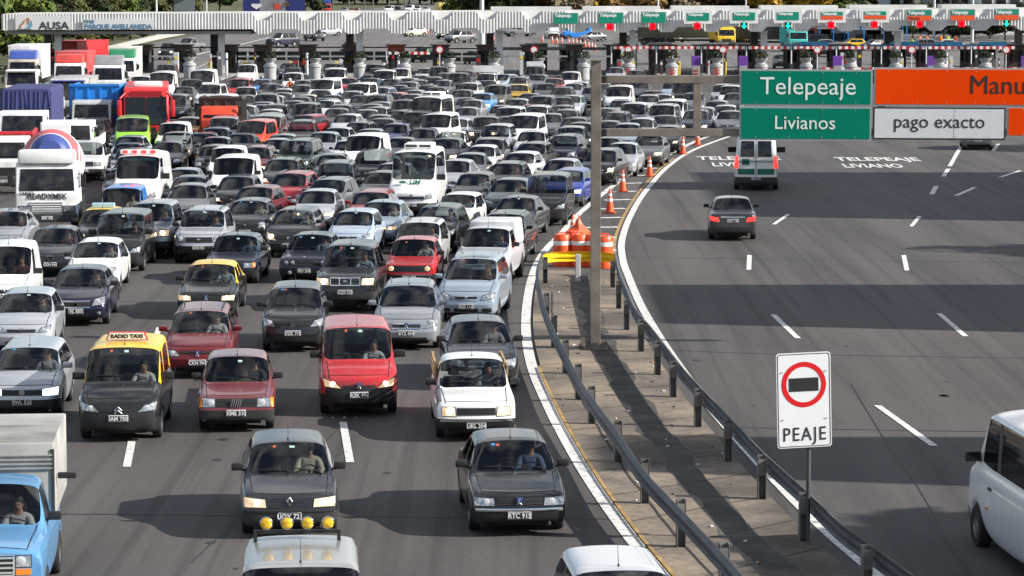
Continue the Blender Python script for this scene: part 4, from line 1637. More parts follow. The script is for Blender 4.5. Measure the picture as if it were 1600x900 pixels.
CN = [(895, 377, .98), (953, 333, 1.0), (973, 300, 1.0), (1015, 276, 1.0), (1031, 257, 1.0), (1067, 241, 1.0), (1090, 227, .95), (1127, 200, .95)]
names = ["orange cone by the drums at the median nose", "tall orange cone beside the gantry column", "orange cone, first beyond the gantry column", "orange cone, second beyond the gantry column", "orange cone, third beyond the gantry column", "orange cone, fourth beyond the gantry column, under the lower beam",
         "orange cone under the gantry upright, fifth beyond the column", "small orange cone beside queue, seen through the gantry frame"]
for (x, y, h), nm in zip(CN, names):
    cone(x, y, h, nm)
# the flattened wide cone over the drums
p = at(905, 400)
m = MB()
m.lathe([(.62, .0), (.60, .03), (.16, .42), (.05, .60), (.03, .66), (.001, .66)], (0, 0, 0), 4)
m.box(0, 0, -.03, 1.15, .8, .05, 0, bev=.02)
for s in (-1, 1):
    for t in (-1, 1):
        m.tube([(s * .5, t * .35, 0), (s * .55, t * .38, -.62)], .03, 6)
m.tube([(0, 0, .6), (0, 0, .76)], .022, 6)
o = m.build("warning_pyramid", ORANGE)
o.location = (p.x, p.y + .9, .62)
o.scale = (.85, .85, .95)
tag(o, "orange pointed warning marker on top of the drums", "warning marker")

# ================================================================== gantry with the lane signs
gb = at(930, 548)
gant = empty("sign_gantry", gb)
gy = gb.y
mz = lambda py, d=gy: CAMZ - (py + 40) * d / FPX * 1.0
sc_g = FPX / gy                       # pixels for one metre here


def gx(px):
    return (px - 800) / sc_g - gb.x


def gz(py):
    """height of a point seen at row py at the gantry's distance"""
    c, s = cos(PITCH), sin(PITCH)
    u = (450 - py) / FPX
    d = Vector((0, c + u * s, -s + u * c))
    return CAMZ + d.z * gy / d.y


m = MB()
cw = 16 / sc_g
m.box(0, -.12, gz(95) / 2, cw * .98, .16, gz(95), 0, bev=.012)
m.box(-cw * .16, .16, gz(97) / 2, cw * .62, .16, gz(97), 0, bev=.012)
m.box(0, .02, gz(95) / 2, .03, .2, gz(95) - .1, 0)
m.box(0, -.02, gz(95) + .02, cw * 1.15, .5, .04, 0)
m.build("column", RUSTY, gant)
for yy in (-.12, .40):
    m = MB()
    m.box(0 if yy < 0 else -.12, yy - .02, .07, .62, .30, .03, 0)
    for s in (-1, 1):
        m.prism([(-.02, .08), (.02, .08), (.02, .30), (-.02, .30)], s * cw * .5, s * (cw * .5 + .12), 0, Matrix.Translation((0 if yy < 0 else -.12, yy, 0)))
        for s2 in (-1, 1):
            m.lathe([(.03, .085), (.03, .13), (.001, .13)], (s * .25 + (0 if yy < 0 else -.12), yy - .02 + s2 * .1, 0), 6)
    m.build("base_plate", RUSTY, gant)
xr = gx(1760)
for z0, z1 in ((118, 130), (201, 213)):
    za, zb_ = gz(z0), gz(z1)
    m = MB()
    m.box((gx(945) + xr) / 2, .0, (za + zb_) / 2, xr - gx(945), .20, za - zb_, 0, bev=.012)
    m.build("beam", RUSTY, gant)
    m = MB()
    m.box(gx(941), 0, (za + zb_) / 2, .22, .24, (za - zb_) * .95, 0)
    for s in (-1, 1):
        for q in (-1, 1):
            m.lathe([(.028, -.02), (.028, .05), (.001, .05)], (gx(941) + q * .06, -.13, (za + zb_) / 2 + s * .05), 6, axis='y')
    m.build("bolted_joint", DARKST, gant)
for x0, x1 in ((1083, 1095), (1370, 1382), (1660, 1672)):
    m = MB()
    m.box((gx(x0) + gx(x1)) / 2, 0, (gz(130) + gz(201)) / 2, gx(x1) - gx(x0), .18, gz(130) - gz(201), 0, bev=.01)
    m.build("upright", RUSTY, gant)
tag(gant, "weathered steel sign gantry on a single column rising from the median", "gantry")


def sign_board(label, cat, x0, x1, y0, y1, face, lines, y=-.16, border=None, name="lane_sign", tilt=0.0, depth=.05):
    """A flat board with its lettering; x0..y1 are picture coordinates at the gantry's distance."""
    X0, X1, Z1, Z0 = gx(x0), gx(x1), gz(y0), gz(y1)
    cx, cz_ = (X0 + X1) / 2, (Z0 + Z1) / 2
    root = empty(name, Vector((gb.x + cx, gb.y + y, Z0)))
    w, h = X1 - X0, Z1 - Z0
    e = .045
    m = MB()
    m.box(0, 0, h / 2, w, depth, h, 0)
    m.build("board", SEDGE, root)
    if border:
        m = MB()
        m.box(0, -depth / 2 - .002, h / 2, w - .01, .006, h - .01, 0)
        m.build("border", border, root)
    m = MB()
    m.box(0, -depth / 2 - .006, h / 2, w - 2 * e, .012, h - 2 * e, 0)
    m.build("face", face, root)
    for txt, size, dx, dz, mm, al in lines:
        me = text_mesh(txt, size, mm, .003, al)
        o = link("lettering", me, root)
        o.location = (dx, -depth / 2 - .016, dz)
    m = MB()
    for s in (-1, 1):
        m.box(s * w * .3, depth / 2 + .03, h / 2, .06, .06, h * .96)
    m.build("bracket", GALV, root)
    m = MB()
    for a in (-1, 1):
        for q in range(max(2, int(w / .7))):
            xx = -w / 2 + w * (q + .5) / max(2, int(w / .7))
            m.lathe([(.012, -.004), (.012, -.0), (.001, .0)], (xx, -depth / 2 - .014, h / 2 + a * (h / 2 - .09)), 6, axis='y')
    m.box(w * .11, -depth / 2 - .0125, h / 2, .006, .003, h - .1, 1)
    m.build("rivet", [mat("rivet_pale", (.5, .5, .5), .4), mat("seam_dark", (.05, .06, .06), .8)], root)
    root.rotation_euler = (0, tilt, 0)
    tag(root, label, cat)
    return root


gs = 1 / sc_g
sign_board("green upper sign reading Telepeaje, on the gantry", "road sign", 1154, 1361, 108, 165, SGREEN, [("Telepeaje", 40 * gs * .97, 3 * gs, 18 * gs, LETTERW, 'CENTER')], tilt=radians(.3))
sign_board("green lower sign reading Livianos, on the gantry", "road sign", 1154, 1360, 166, 219, SGREEN, [("Livianos", 33 * gs * .91, -1 * gs, 18 * gs, LETTERW, 'CENTER')], tilt=radians(.3))
sign_board("large orange sign with the word Manual cut by the picture edge", "road sign", 1363, 1770, 106, 166, SORANGE, [("Manual", 44 * gs * .93, -56 * gs, 20 * gs, SBLACK, 'LEFT')], tilt=radians(.3))
sign_board("white sign with black border reading pago exacto", "road sign", 1362, 1569, 167, 218, SWHITE, [("pago exacto", 33 * gs * .885, 0, 19 * gs, SBLACK, 'CENTER')], border=SBLACK, tilt=radians(.3))
sign_board("plain orange sign beside the pago exacto sign", "road sign", 1571, 1770, 166, 214, SORANGE, [], tilt=radians(.3))

# ------------------------------------------------------------------ the PEAJE sign
pb = at(1262, 850)
ps = empty("toll_sign", pb)
sp_ = FPX / pb.y
zt = lambda py: (lambda u: CAMZ + (-sin(PITCH) + u * cos(PITCH)) * pb.y / (cos(PITCH) + u * sin(PITCH)))((450 - py) / FPX)
m = MB()
m.tube([(0, 0, 0), (0, 0, zt(560))], .038, 12)
m.build("pole", GALV, ps, 40)
w, h = 88 / sp_, zt(549) - zt(697)
z0 = zt(698)


def rounded(w, h, r, k=5):
    out = []
    for cx, cz_, a0 in ((w / 2 - r, r, -pi / 2), (w / 2 - r, h - r, 0), (-w / 2 + r, h - r, pi / 2), (-w / 2 + r, r, pi)):
        for i in range(k + 1):
            a = a0 + pi / 2 * i / k
            out.append((cx + r * cos(a), cz_ + r * sin(a)))
    return out


bd = empty("board", (0, 0, 0))
bpy.data.objects.remove(bd)
m = MB()
m.prism(rounded(w, h, .05), -.075, -.06, 0, axis='y')
sw = mat("peaje_white", (.74, .75, .76), .45, var=.03)
bo = m.build("board", sw, ps)
bo.location = (-.085, 0, z0)
bo.rotation_euler = (0, radians(-1.6), radians(9))
m = MB()
o_, i_ = rounded(w - .035, h - .035, .045), rounded(w - .06, h - .06, .035)
n_ = len(o_)
m.add([(a, -.078, b + .0175) for a, b in o_] + [(a, -.078, b + .03) for a, b in i_], [(k, (k + 1) % n_, n_ + (k + 1) % n_, n_ + k) for k in range(n_)])
m.build("border_line", SBLACK, bo)
m = MB()
R1, R0, zc = w * .41, w * .32, h * .665
m.add([(R1 * cos(t * pi / 32), -.079, zc + R1 * sin(t * pi / 32)) for t in range(64)] + [(R0 * cos(t * pi / 32), -.079, zc + R0 * sin(t * pi / 32)) for t in range(64)], [(k, (k + 1) % 64, 64 + (k + 1) % 64, 64 + k) for k in range(64)])
m.build("red_ring", SRED, bo)
m = MB()
m.box(0, -.08, zc, w * .54, .004, h * .14)
m.build("black_bar", SBLACK, bo)
me = text_mesh("PEAJE", h * .205, SBLACK, .002, sx=.84, bold=-.001, spacing=1.16)
o = link("lettering", me, bo)
o.location = (0, -.081, h * .075)
m = MB()
for s in (-1, 1):
    for zz in (h * .3, h * .8):
        m.lathe([(.012, -.082), (.012, -.088), (.001, -.088)], (s * w * .40, 0, zz), 6, axis='y')
m.build("rivet", GALV, bo)
tag(ps, "white toll sign reading PEAJE with red ring, standing by the crash barrier", "road sign")

# ================================================================== toll plaza
TD = at(562, 117).y                   # distance of the row of canopy posts


def zrow(py, d):
    u = (450 - py) / FPX
    return CAMZ + (-sin(PITCH) + u * cos(PITCH)) * d / (cos(PITCH) + u * sin(PITCH))


def X(px, d=None):
    return (px - 800) / FPX * ((d or TD) + .0) * 1.0056


CF = TD - 1.6                          # canopy front
ZT, ZB, ZV, ZN = zrow(22, CF), zrow(47.5, CF), zrow(55.5, CF), zrow(34, CF)
VALLEY = [415 + 69.4 * k for k in range(19)]
slope = lambda px: (8.0 * (px - 10) / 1590) * CF / FPX      # the roof rises a little towards the open side


def prof(px):
    """top and bottom of the fascia at picture column px"""
    t, b = ZT, ZB
    dmin = min(abs(px - v) for v in VALLEY)
    if px > 380:
        if dmin < 9:
            t, b = ZN, ZV
        elif dmin < 17:
            u = (dmin - 9) / 8
            t, b = ZN + (ZT - ZN) * u, ZV + (ZB - ZV) * u
    return t + slope(px), b + slope(px)


can = empty("toll_canopy", (0, CF, 0))
m = MB()
cols = []
px = 10.0
k = 0
while px < 1700:
    cols.append((px, .0 if k % 4 in (0, 1) else .035))
    px += (1.05 if k % 2 == 0 else 1.35) * 1.0
    k += 1
vs, fs = [], []
for i, (px, dy) in enumerate(cols):
    t, b = prof(px)
    vs += [(X(px, CF), -dy, b), (X(px, CF), -dy, t)]
    if i:
        fs.append((2 * i - 2, 2 * i, 2 * i + 1, 2 * i - 1))
m.add(vs, fs)
m.build("fascia", FASCIA, can)
m = MB()                               # folded roof behind the fascia, its ridges running back
vs, fs = [], []
i = 0
px = 10.0
while px < 1700:
    t, b = prof(px)
    tb = ZT + slope(px) + .02
    vs += [(X(px, CF), .02, t - .02), (X(px, CF), 3.2, tb), (X(px, CF), 11, tb), (X(px, CF), 11, tb - 1.5), (X(px, CF), .12, b + .05)]
    if i:
        a, c = 5 * (i - 1), 5 * i
        for q in range(4):
            fs.append((a + q, c + q, c + q + 1, a + q + 1))
    i += 1
    px += 2.0
m.add(vs, fs)
m.build("roof", mat("canopy_roof_sheet", (.50, .49, .46), .6, var=.15, vscale=.4), can)
m = MB()
m.box(X(205, CF), 5.5, ZB - .22, X(395, CF) - X(15, CF), 10.5, .3)
m.build("soffit", SOFFIT, can)
for a_, b_ in ((760, 900), (905, 1040), (1045, 1180), (1185, 1320), (1325, 1460), (1470, 1600)):  # low parapets on the roof
    m = MB()
    m.box(X((a_ + b_) / 2, CF), 6.5, ZT + slope(a_) + .22, X(b_, CF) - X(a_, CF) - .8, 3.0, .36, 0)
    m.build("parapet", FASCIA, can)
tag(can, "long white corrugated canopy across all the toll lanes", "toll canopy")

POSTS = [(95, 'p'), (348, 'p'), (562, 'p'), (779, 'p'), (985, 'g'), (1188, 'p'), (1395, 'p'), (1597, 'p')]
ordn = ["first", "second", "third", "fourth", "fifth", "sixth", "seventh", "eighth", "ninth", "tenth", "eleventh", "twelfth", "thirteenth", "fourteenth", "fifteenth", "sixteenth", "seventeenth", "eighteenth", "nineteenth", "twentieth",
        "twenty-first", "twenty-second", "twenty-third", "twenty-fourth", "twenty-fifth", "twenty-sixth", "twenty-seventh", "twenty-eighth", "twenty-ninth", "thirtieth"]
for i, (px, c) in enumerate(POSTS):
    for dx, dd, mm, w, what in ((2, 0, PALEST, .62, "pale front post"), (-13 if i not in (1,) else -9, 8.5, GREYPO, .75, "dark rear post")):
        d = TD + dd
        h = ZB - .05
        m = MB()
        m.box(0, 0, h / 2, w, .5, h, 0, bev=.03)
        m.box(0, 0, .15, w + .12, .62, .3, 0, bev=.03)
        m.box(0, 0, h - .1, w + .1, .6, .2, 0)
        o = m.build("canopy_post", mm)
        o.location = (X(px + dx, d), d, 0)
        tag(o, "%s under the toll canopy, %s pair counting from the name board end" % (what, ordn[i]), "canopy post", "canopy posts")

# name board and emblem on the plain stretch of fascia
def panel_on_fascia(name, px0, px1, py0, py1, m_, y=-.16, loc_root=None):
    x0, x1, z1, z0 = X(px0, CF), X(px1, CF), zrow(py0, CF), zrow(py1, CF)
    mb_ = MB()
    mb_.box(0, 0, (z1 - z0) / 2, x1 - x0, .06, z1 - z0)
    o = mb_.build(name, m_)
    o.location = ((x0 + x1) / 2, CF + y, z0)
    return o, (x1 - x0), (z1 - z0)


NB = mat("name_board_white", (.74, .75, .76), .5, var=.03)
NGREY = mat("letter_dark_grey", (.045, .045, .055), .6)
NBLUE = mat("letter_blue_grey", (.10, .22, .36), .6)
EOR, EBL = mat("emblem_orange", (.62, .17, .04), .5), mat("emblem_blue", (.16, .40, .55), .5)
o, w, h = panel_on_fascia("name_board", 32, 117, 25, 46.5, NB)
tag(o, "white board with the word AUSA and an orange and blue emblem", "name board")
me = text_mesh("AUSA", h * .74, NGREY, .01, sx=1.18, bold=.02)
t_ = link("lettering", me, o)
t_.location = (w * .20, -.045, h * .06)
m = MB()
for a, b_ in (((-.40, .12), (-.40, .42)), ((-.40, .42), (-.34, .52)), ((-.34, .52), (-.34, .68)), ((-.34, .68), (-.26, .86)), ((-.26, .86), (-.26, .45)), ((-.40, .42), (-.36, .42))):
    m.tube([(a[0] * w * .98, -.05, a[1] * h), (b_[0] * w * .98, -.05, b_[1] * h)], .045, 5)
m.build("emblem", EOR, o)
m = MB()
crv = [(-.245, .78), (-.195, .60), (-.185, .35), (-.22, .14), (-.30, .05), (-.36, .06), (-.28, .20), (-.245, .40)]
m.prism([(a * w, b_ * h) for a, b_ in crv], -.06, -.04, axis='y')
m.build("emblem", EBL, o)
m = MB()
m.box(-.34 * w, -.045, .05 * h, .26 * w, .02, .03 * h)
m.build("emblem", NGREY, o)
o, w, h = panel_on_fascia("name_board", 136, 246, 30, 46, NB)
tag(o, "long white board reading PEAJE PARQUE AVELLANEDA on the canopy", "name board")
me = text_mesh("PARQUE AVELLANEDA", h * .62, NBLUE, .01, sx=1.0, bold=.02)
wid = max(v.co.x for v in me.vertices) * 2
me.transform(Matrix.Diagonal((w * .96 / wid, 1, 1, 1)))
t_ = link("lettering", me, o)
t_.location = (0, -.045, h * .08)
me = text_mesh("PEAJE", h * .42, NBLUE, .01, 'LEFT', bold=.012)
t_ = link("lettering", me, o)
t_.location = (-w * .48, -.045, h * .64)

# lane signs with the cross and arrow lights
SIGNS = [(883, 1, None), (953, 1, 'r'), (1019, 1, 'r'), (1088, 1, 'r'), (1159, 1, 'g'), (1227, 1, 'g'), (1295, 2, 'r'), (1362, 2, 'r'), (1430, 2, 'r'), (1497, 2, 'r'), (1565, 2, 'g')]
SGLITE = mat("lane_sign_green", (.0, .27, .17), .45)
SOLITE = mat("lane_sign_orange", (.85, .10, .02), .45)
for i, (px, kind, lamp) in enumerate(SIGNS):
    framed = 3 <= i <= 7
    hw_ = 18.5 if not framed else 17
    top, bot = 20 + (10 - i) * .1 - i * .55 + (1 if framed else 0), 36.6 - i * .55 - (2.6 if framed else 0)
    d = CF - .45
    x0, x1, z1, z0 = X(px - hw_, d), X(px + hw_, d), zrow(top, d), zrow(bot, d)
    w, h = x1 - x0, z1 - z0
    m = MB()
    e = .30 if framed else .07
    m.box(0, 0, h / 2, w + 2 * e, .08, h + 2 * e, 0)
    o = m.build("lane_sign", SEDGE if not framed else WHITEP)
    o.location = ((x0 + x1) / 2, d, z0)
    m = MB()
    m.box(0, -.05, h / 2 if kind == 1 else h * .745, w, .03, h if kind == 1 else h * .47, 0)
    m.build("green_panel", SGLITE, o)
    if kind == 2:
        m = MB()
        m.box(0, -.05, h * .23, w, .03, h * .44, 0)
        m.build("orange_panel", SOLITE, o)
    me = text_mesh("Telepeaje", h * (.46 if kind == 1 else .46), LETTERW, .01, 'LEFT', bold=.02)
    wid = max(v.co.x for v in me.vertices)
    me.transform(Matrix.Diagonal((w * .70 / wid, 1, 1, 1)))
    t_ = link("lettering", me, o)
    t_.location = (-w * .47, -.075, h * (.64 if kind == 1 else .60))
    if kind == 2 and i == 8:
        me = text_mesh("Manual", h * .40, NGREY, .005, 'LEFT', sx=.95)
        t_ = link("lettering", me, o)
        t_.location = (-w * .46, -.075, h * .10)
    look = "plain green" if kind == 1 else "green and orange"
    tag(o, "%s lane sign on the canopy, %s in its row" % (look + (" white framed" if framed else ""), ordn[i]), "lane sign", "lane signs on the canopy")
    if lamp:
        lx = px - (1.5 if lamp == 'r' else 0)
        if i == 8:
            lx += 2
        zc = zrow(42.6 - i * .60, d)
        m = MB()
        m.box(0, .0, 0, .62, .22, .62, 0, bev=.03)
        m.tube([(0, .05, .30), (0, .12, .55)], .04, 6)
        o = m.build("lane_light", DARKST)
        o.location = (X(lx, d), d - .1, zc)
        m = MB()
        if lamp == 'r':
            for s in (-1, 1):
                m.box(0, -.125, 0, .74, .02, .26, 0, Matrix.Rotation(s * pi / 4, 4, 'Y'))
            m.build("red_cross", LAMPR, o)
        else:
            m.prism([(-.1, .30), (.1, .30), (.1, .0), (.29, .0), (0, -.30), (-.29, .0), (-.1, .0)], -.135, -.115, axis='y')
            m.build("green_arrow", LAMPG, o)
        tag(o, "%s under the %s lane sign of the canopy" % ("lit red cross light" if lamp == 'r' else "lit green arrow light", ordn[i]), "lane light", "lane lights on the canopy")

# islands, booths, planters, barriers: one set for every lane
KERB = concrete("kerb_concrete", (.15, .145, .14), (.26, .255, .25), (.33, .32, .30), .8)
LEAFP = mat("planter_leaves", (.020, .032, .012), .8, var=.4, vscale=12)
isl_px = [v for v in [228, 290, 362] + VALLEY if v < 1640]
PLANT = None
for i, px in enumerate(isl_px):
    dz0, dz1 = TD - 20, TD + 12
    xc = X(px - 4)
    isl = MB()
    isl.box(0, 0, .09, 1.9, dz1 - dz0 - 2, .18, 0, bev=.03)
    isl.lathe([(.95, 0), (.95, .18), (.001, .18)], (0, -(dz1 - dz0) / 2 + 1, .0), 16)
    o = isl.build("toll_island", KERB)
    o.location = (xc, (dz0 + dz1) / 2, 0)
    tag(o, "raised concrete toll island, %s counting from the name board end" % ordn[i], "toll island", "toll islands")
    # booth
    right_half = px > 930
    bx = xc
    root = empty("toll_booth", (bx, TD + 2.5, .18))
    mm = BROWNB if not right_half else (DARKST if i % 2 else BROWNB)
    m = MB()
    m.box(0, 0, .5, 1.5, 2.4, 1.0, 0, bev=.02)
    m.box(0, 0, 2.30, 1.56, 2.5, .5, 0, bev=.03)
    for s in (-1, 1):
        for q in (-1, 1):
            m.box(s * .70, q * 1.15, 1.55, .10, .10, 1.1, 0)
    m.build("body", mm, root)
    m = MB()
    m.box(0, 0, 1.52, 1.38, 2.2, 1.05, 0)
    m.build("window", DGLASS, root)
    m = MB()
    m.box(.30, -1.22, .95, .62, .05, 1.8, 0)
    m.box(.30, -1.25, .95, .5, .04, 1.62, 1)
    m.build("door", [GREYPL, DGLASS], root)
    m = MB()
    m.box(0, 0, 2.6, 1.9, 3.0, .12, 0, bev=.02)
    m.build("roof", BLUESG if i in (15, 17, 18, 19) else (mat("rust_red_panel", (.24, .045, .02), .6) if i == 6 else mm), root)
    if i == 6:
        m = MB()
        m.box(0, -1.28, 2.35, 1.5, .05, .45)
        m.build("notice_panel", MATS["rust_red_panel"], root)
    if i in (15, 17, 18, 19):
        m = MB()
        m.box(1.1, -1.45, 2.75, 1.8, .10, .45)
        m.build("notice_panel", mat("blue_notice", (.08, .38, .72), .5), root)
    if right_half:
        root.scale = (1.5, 1, 1)
    tag(root, "%s toll booth, %s counting from the name board end" % ("dark brown" if mm is BROWNB else "dark grey", ordn[i]), "toll booth", "toll booths")
    # planter on the island's nose
    if i >= 3 or i == 1:
        dp = TD - 17.5 + (4 if i < 3 else 0)
        root = empty("planter", (X(px + (10 if i < 12 else 8), dp), dp, .18))
        m = MB()
        m.lathe([(.62, 0), (.62, 1.15), (.70, 1.2), (.70, 1.32), (.62, 1.36), (.62, 1.5), (.42, 1.55), (.40, 1.65), (.66, 2.0), (.66, 2.08), (.58, 2.08), (.5, 1.95), (.001, 1.95)], n=20)
        m.build("bowl", CONCW, root, 35)
        root.scale = (.88, .88, .92)
        rnd = random.Random(i)
        m = MB()
        for q in range(420):
            a, r_, z = rnd.uniform(0, 6.28), .80 * sqrt(rnd.random()), rnd.uniform(0, .75)
            r_ *= 1 - .4 * (z / .75) ** 2
            c = Vector((r_ * cos(a), r_ * sin(a), 2.0 + z))
            s_ = rnd.uniform(.06, .13)
            t1 = Vector((rnd.uniform(-1, 1), rnd.uniform(-1, 1), rnd.uniform(-1, 1))).normalized() * s_
            t2 = t1.cross(Vector((rnd.uniform(-1, 1), rnd.uniform(-1, 1), 1))).normalized() * s_
            m.add([c - t1, c + t2 * .6, c + t1, c - t2 * .6], [(0, 1, 2, 3)])
        m.build("foliage", LEAFP, root)
        if i >= 11:
            m = MB()
            for q in range(3):
                zz = .35 + q * .30
                for s in (-1, 1):
                    m.box(s * .16, -.66, zz, .34, .03, .13, 0, Matrix.Translation((s * .16, 0, zz)) @ Matrix.Rotation(s * .6, 4, 'Y') @ Matrix.Translation((-s * .16, 0, -zz)))
            m.build("chevron", mat("chevron_red", (.65, .05, .02), .5), root)
        tag(root, "pale concrete planter with a dark bush, %s along the toll islands" % ordn[max(0, i - 2)], "planter", "planters on the toll islands")
    # yellow impact post
    if i in (2, 3, 4, 5, 11, 12, 13):
        m = MB()
        m.box(0, 0, .72, .44, .35, 1.25, 0, bev=.05)
        m.box(0, -.18, 1.1, .2, .03, .2, 1)
        o = m.build("card_reader", [YEL, DARKST])
        o.location = (xc + (-.8 if i < 6 else .9), TD - 8, .17)
        tag(o, "yellow ticket post on the %s toll island" % ordn[i], "ticket post", "yellow ticket posts")
    if i >= 12 and i % 2 == 1 or i == 12:
        root = empty("lane_cabinet", (xc + 2.2, TD - 14, 0))
        m = MB()
        m.box(0, 0, .65, .7, .6, 1.3, 0, bev=.03)
        m.build("body", CONCW, root)
        m = MB()
        m.box(0, 0, 1.75, .85, .25, .9, 0, bev=.03)
        m.build("panel", PURP, root)
        m = MB()
        for q in range(3):
            m.box(0, -.32, .3 + q * .3, .42, .03, .12)
        m.build("stripe", mat("chevron_red"), root)
        tag(root, "lane cabinet with a purple panel beside the %s toll island" % ordn[i], "lane cabinet", "lane cabinets")
    # white lamp posts and thin posts on the islands
    if i % 2 == 0 or i > 8:
        root = empty("lane_bollard", (xc + .5, TD - 5.5, .17))
        m = MB()
        m.lathe([(.13, 0), (.13, 2.0), (.10, 2.08), (.001, 2.1)], n=12)
        m.build("post", PALEST, root, 40)
        m = MB()
        m.lathe([(.135, 1.4), (.135, 1.55), (.12, 1.55), (.12, 1.4)], n=12)
        m.build("band", DARKST, root, 40)
        tag(root, "tall white bollard on the %s toll island" % ordn[i], "bollard", "white bollards")

    # machines, posts and small signs that crowd the island
    rn_ = random.Random(40 + i)
    for k_ in range(4 if i > 8 else 2):
        dd = TD - 11 + k_ * 2.6
        hh_ = rn_.uniform(1.3, 2.6)
        wd = rn_.choice((.18, .3, .45))
        m = MB()
        m.box(0, 0, hh_ / 2, wd, wd, hh_, 0, bev=.02)
        m.box(0, -wd / 2 - .01, hh_ * .75, wd * .6, .03, .25, 1)
        o = m.build("ticket_machine", [rn_.choice((DARKST, GREYPL, PALEST, BROWNB, GREYPO)), rn_.choice((REFL, SRED, DGLASS, YEL))])
        o.location = (xc + rn_.uniform(-.8, .8), dd, .18)
        tag(o, "%s machine post on the %s toll island, %s from its nose" % ("tall" if hh_ > 1.9 else "short", ordn[i], ordn[k_]), "ticket machine", "machines on the toll islands")
    if i > 6 and i % 2:
        root = empty("round_sign_post", (xc + .3, TD - 14.5, .18))
        m = MB()
        m.tube([(0, 0, 0), (0, 0, 2.9)], .05, 8)
        m.build("pole", PALEST, root)
        m = MB()
        m.lathe([(.36, 0), (.36, -.03), (.25, -.032), (.25, -.03), (.001, -.03)], (0, -.07, 2.6), 20, axis='y')
        m.build("face", SRED, root)
        m = MB()
        m.lathe([(.26, -.11), (.26, -.115), (.001, -.115)], (0, 0, 2.6), 20, axis='y')
        m.build("face_centre", REFL, root)
        tag(root, "round red rimmed sign on the %s toll island" % ordn[i], "traffic sign", "round signs on the toll islands")

# a second booth farther along the wider islands
for i, px in enumerate(isl_px):
    if i < 9:
        continue
    root = empty("tandem_booth", (X(px + (6 if i % 2 else -10), TD + 12), TD + 12.5, 0))
    m = MB()
    m.box(0, 0, .55, 2.2, 2.2, 1.1, 0, bev=.02)
    m.box(0, 0, 2.45, 2.3, 2.4, .6, 0, bev=.03)
    for s in (-1, 1):
        for q in (-1, 1):
            m.box(s * 1.05, q * 1.0, 1.6, .12, .12, 1.2, 0)
    m.build("body", (DARKST, GREYPO, BROWNB)[i % 3], root)
    m = MB()
    m.box(0, 0, 1.6, 2.0, 2.0, 1.1, 0)
    m.build("window", DGLASS, root)
    tag(root, "rear dark booth standing behind the %s toll island's first booth" % ordn[i], "toll booth", "rear toll booths")

# height frames with pale panels over the queue lanes, and barrier arms
for i, px in enumerate(isl_px[:-1]):
    nx = isl_px[i + 1]
    xa, xb = X(px + 4), X(nx - 14)
    d = TD + 6
    if i <= 10:
        root = empty("height_frame", ((xa + xb) / 2, d, 0))
        wv = (xb - xa)
        zt_ = zrow(74 + (2 if i > 6 else 0), d)
        m = MB()
        for s in (-1, 1):
            m.box(s * wv / 2, 0, zt_ / 2, .10, .10, zt_)
        m.box(0, 0, zt_, wv + .1, .12, .12 if i < 8 else .3)
        m.build("frame", DARKST if i < 8 else PALEST, root)
        if 2 <= i <= 7:
            for s in (-1, 1):
                m = MB()
                m.box(s * .88 - .1, 0, zt_ - .82, 1.6, .06, .85)
                m.build("panel", mat("frame_panel", (.30, .30, .28), .6), root)
        tag(root, "thin steel height frame over the %s lane from the name board end" % ordn[i], "height frame", "height frames over the lanes")
    d2 = TD + 1.0
    striped = i >= 11 or i == 6
    root = empty("barrier_arm", (xa + .3 - (1.6 if striped else 0), d2 if not striped else TD - 1.2, 0))
    m = MB()
    m.box(0, 0, .55, .36, .36, 1.1, 0, bev=.03)
    m.build("cabinet", GREYPL, root)
    zz = 1.75 if not striped else zrow(74.5 if i > 6 else 83, TD - 1.2)
    length = (X(nx) - X(px)) * (.62 if not striped else .92)
    m = MB()
    nseg = 13
    for q in range(nseg):
        m.box(.2 + length * (q + .5) / nseg, -.05, zz, length / nseg, .06, .27 if striped else .16, q % 2 if striped else 0)
    m.build("arm", [REFL, mat("arm_red", (.55, .02, .02), .5)], root)
    m = MB()
    m.tube([(0, 0, 1.0), (0, 0, zz + .15)], .07, 8)
    m.build("post", PALEST, root)
    tag(root, "%s barrier arm across the %s toll lane" % ("red and white striped" if striped else "plain white", ordn[i]), "barrier arm", "barrier arms")
    if i >= 15:
        root = empty("barrier_arm", (xa + .3, TD - 12, 0))
        zz = 1.0
        m = MB()
        for q in range(11):
            m.box(.2 + length * (q + .5) / 11, -.05, zz, length / 11, .06, .2, q % 2)
        m.build("arm", [mat("arm_red"), REFL], root)
        m = MB()
        m.box(0, 0, .5, .3, .3, 1.0, 0, bev=.03)
        m.build("cabinet", GREYPL, root)
        tag(root, "low striped barrier arm closing the %s toll lane" % ordn[i], "barrier arm", "barrier arms")
# white panel standing on the toll island beside the white pickup
root = empty("blank_notice_board", at(836, 134))
m = MB()
m.box(0, 0, 1.45, 1.45, .10, 1.3)
m.build("board", NB, root)
for s in (-1, 1):
    m = MB()
    m.box(s * .5, .1, .7, .08, .08, 1.4)
    m.build("leg", GREYPO, root)
tag(root, "white blank panel on legs at the toll island beside the white pickup truck", "notice board")

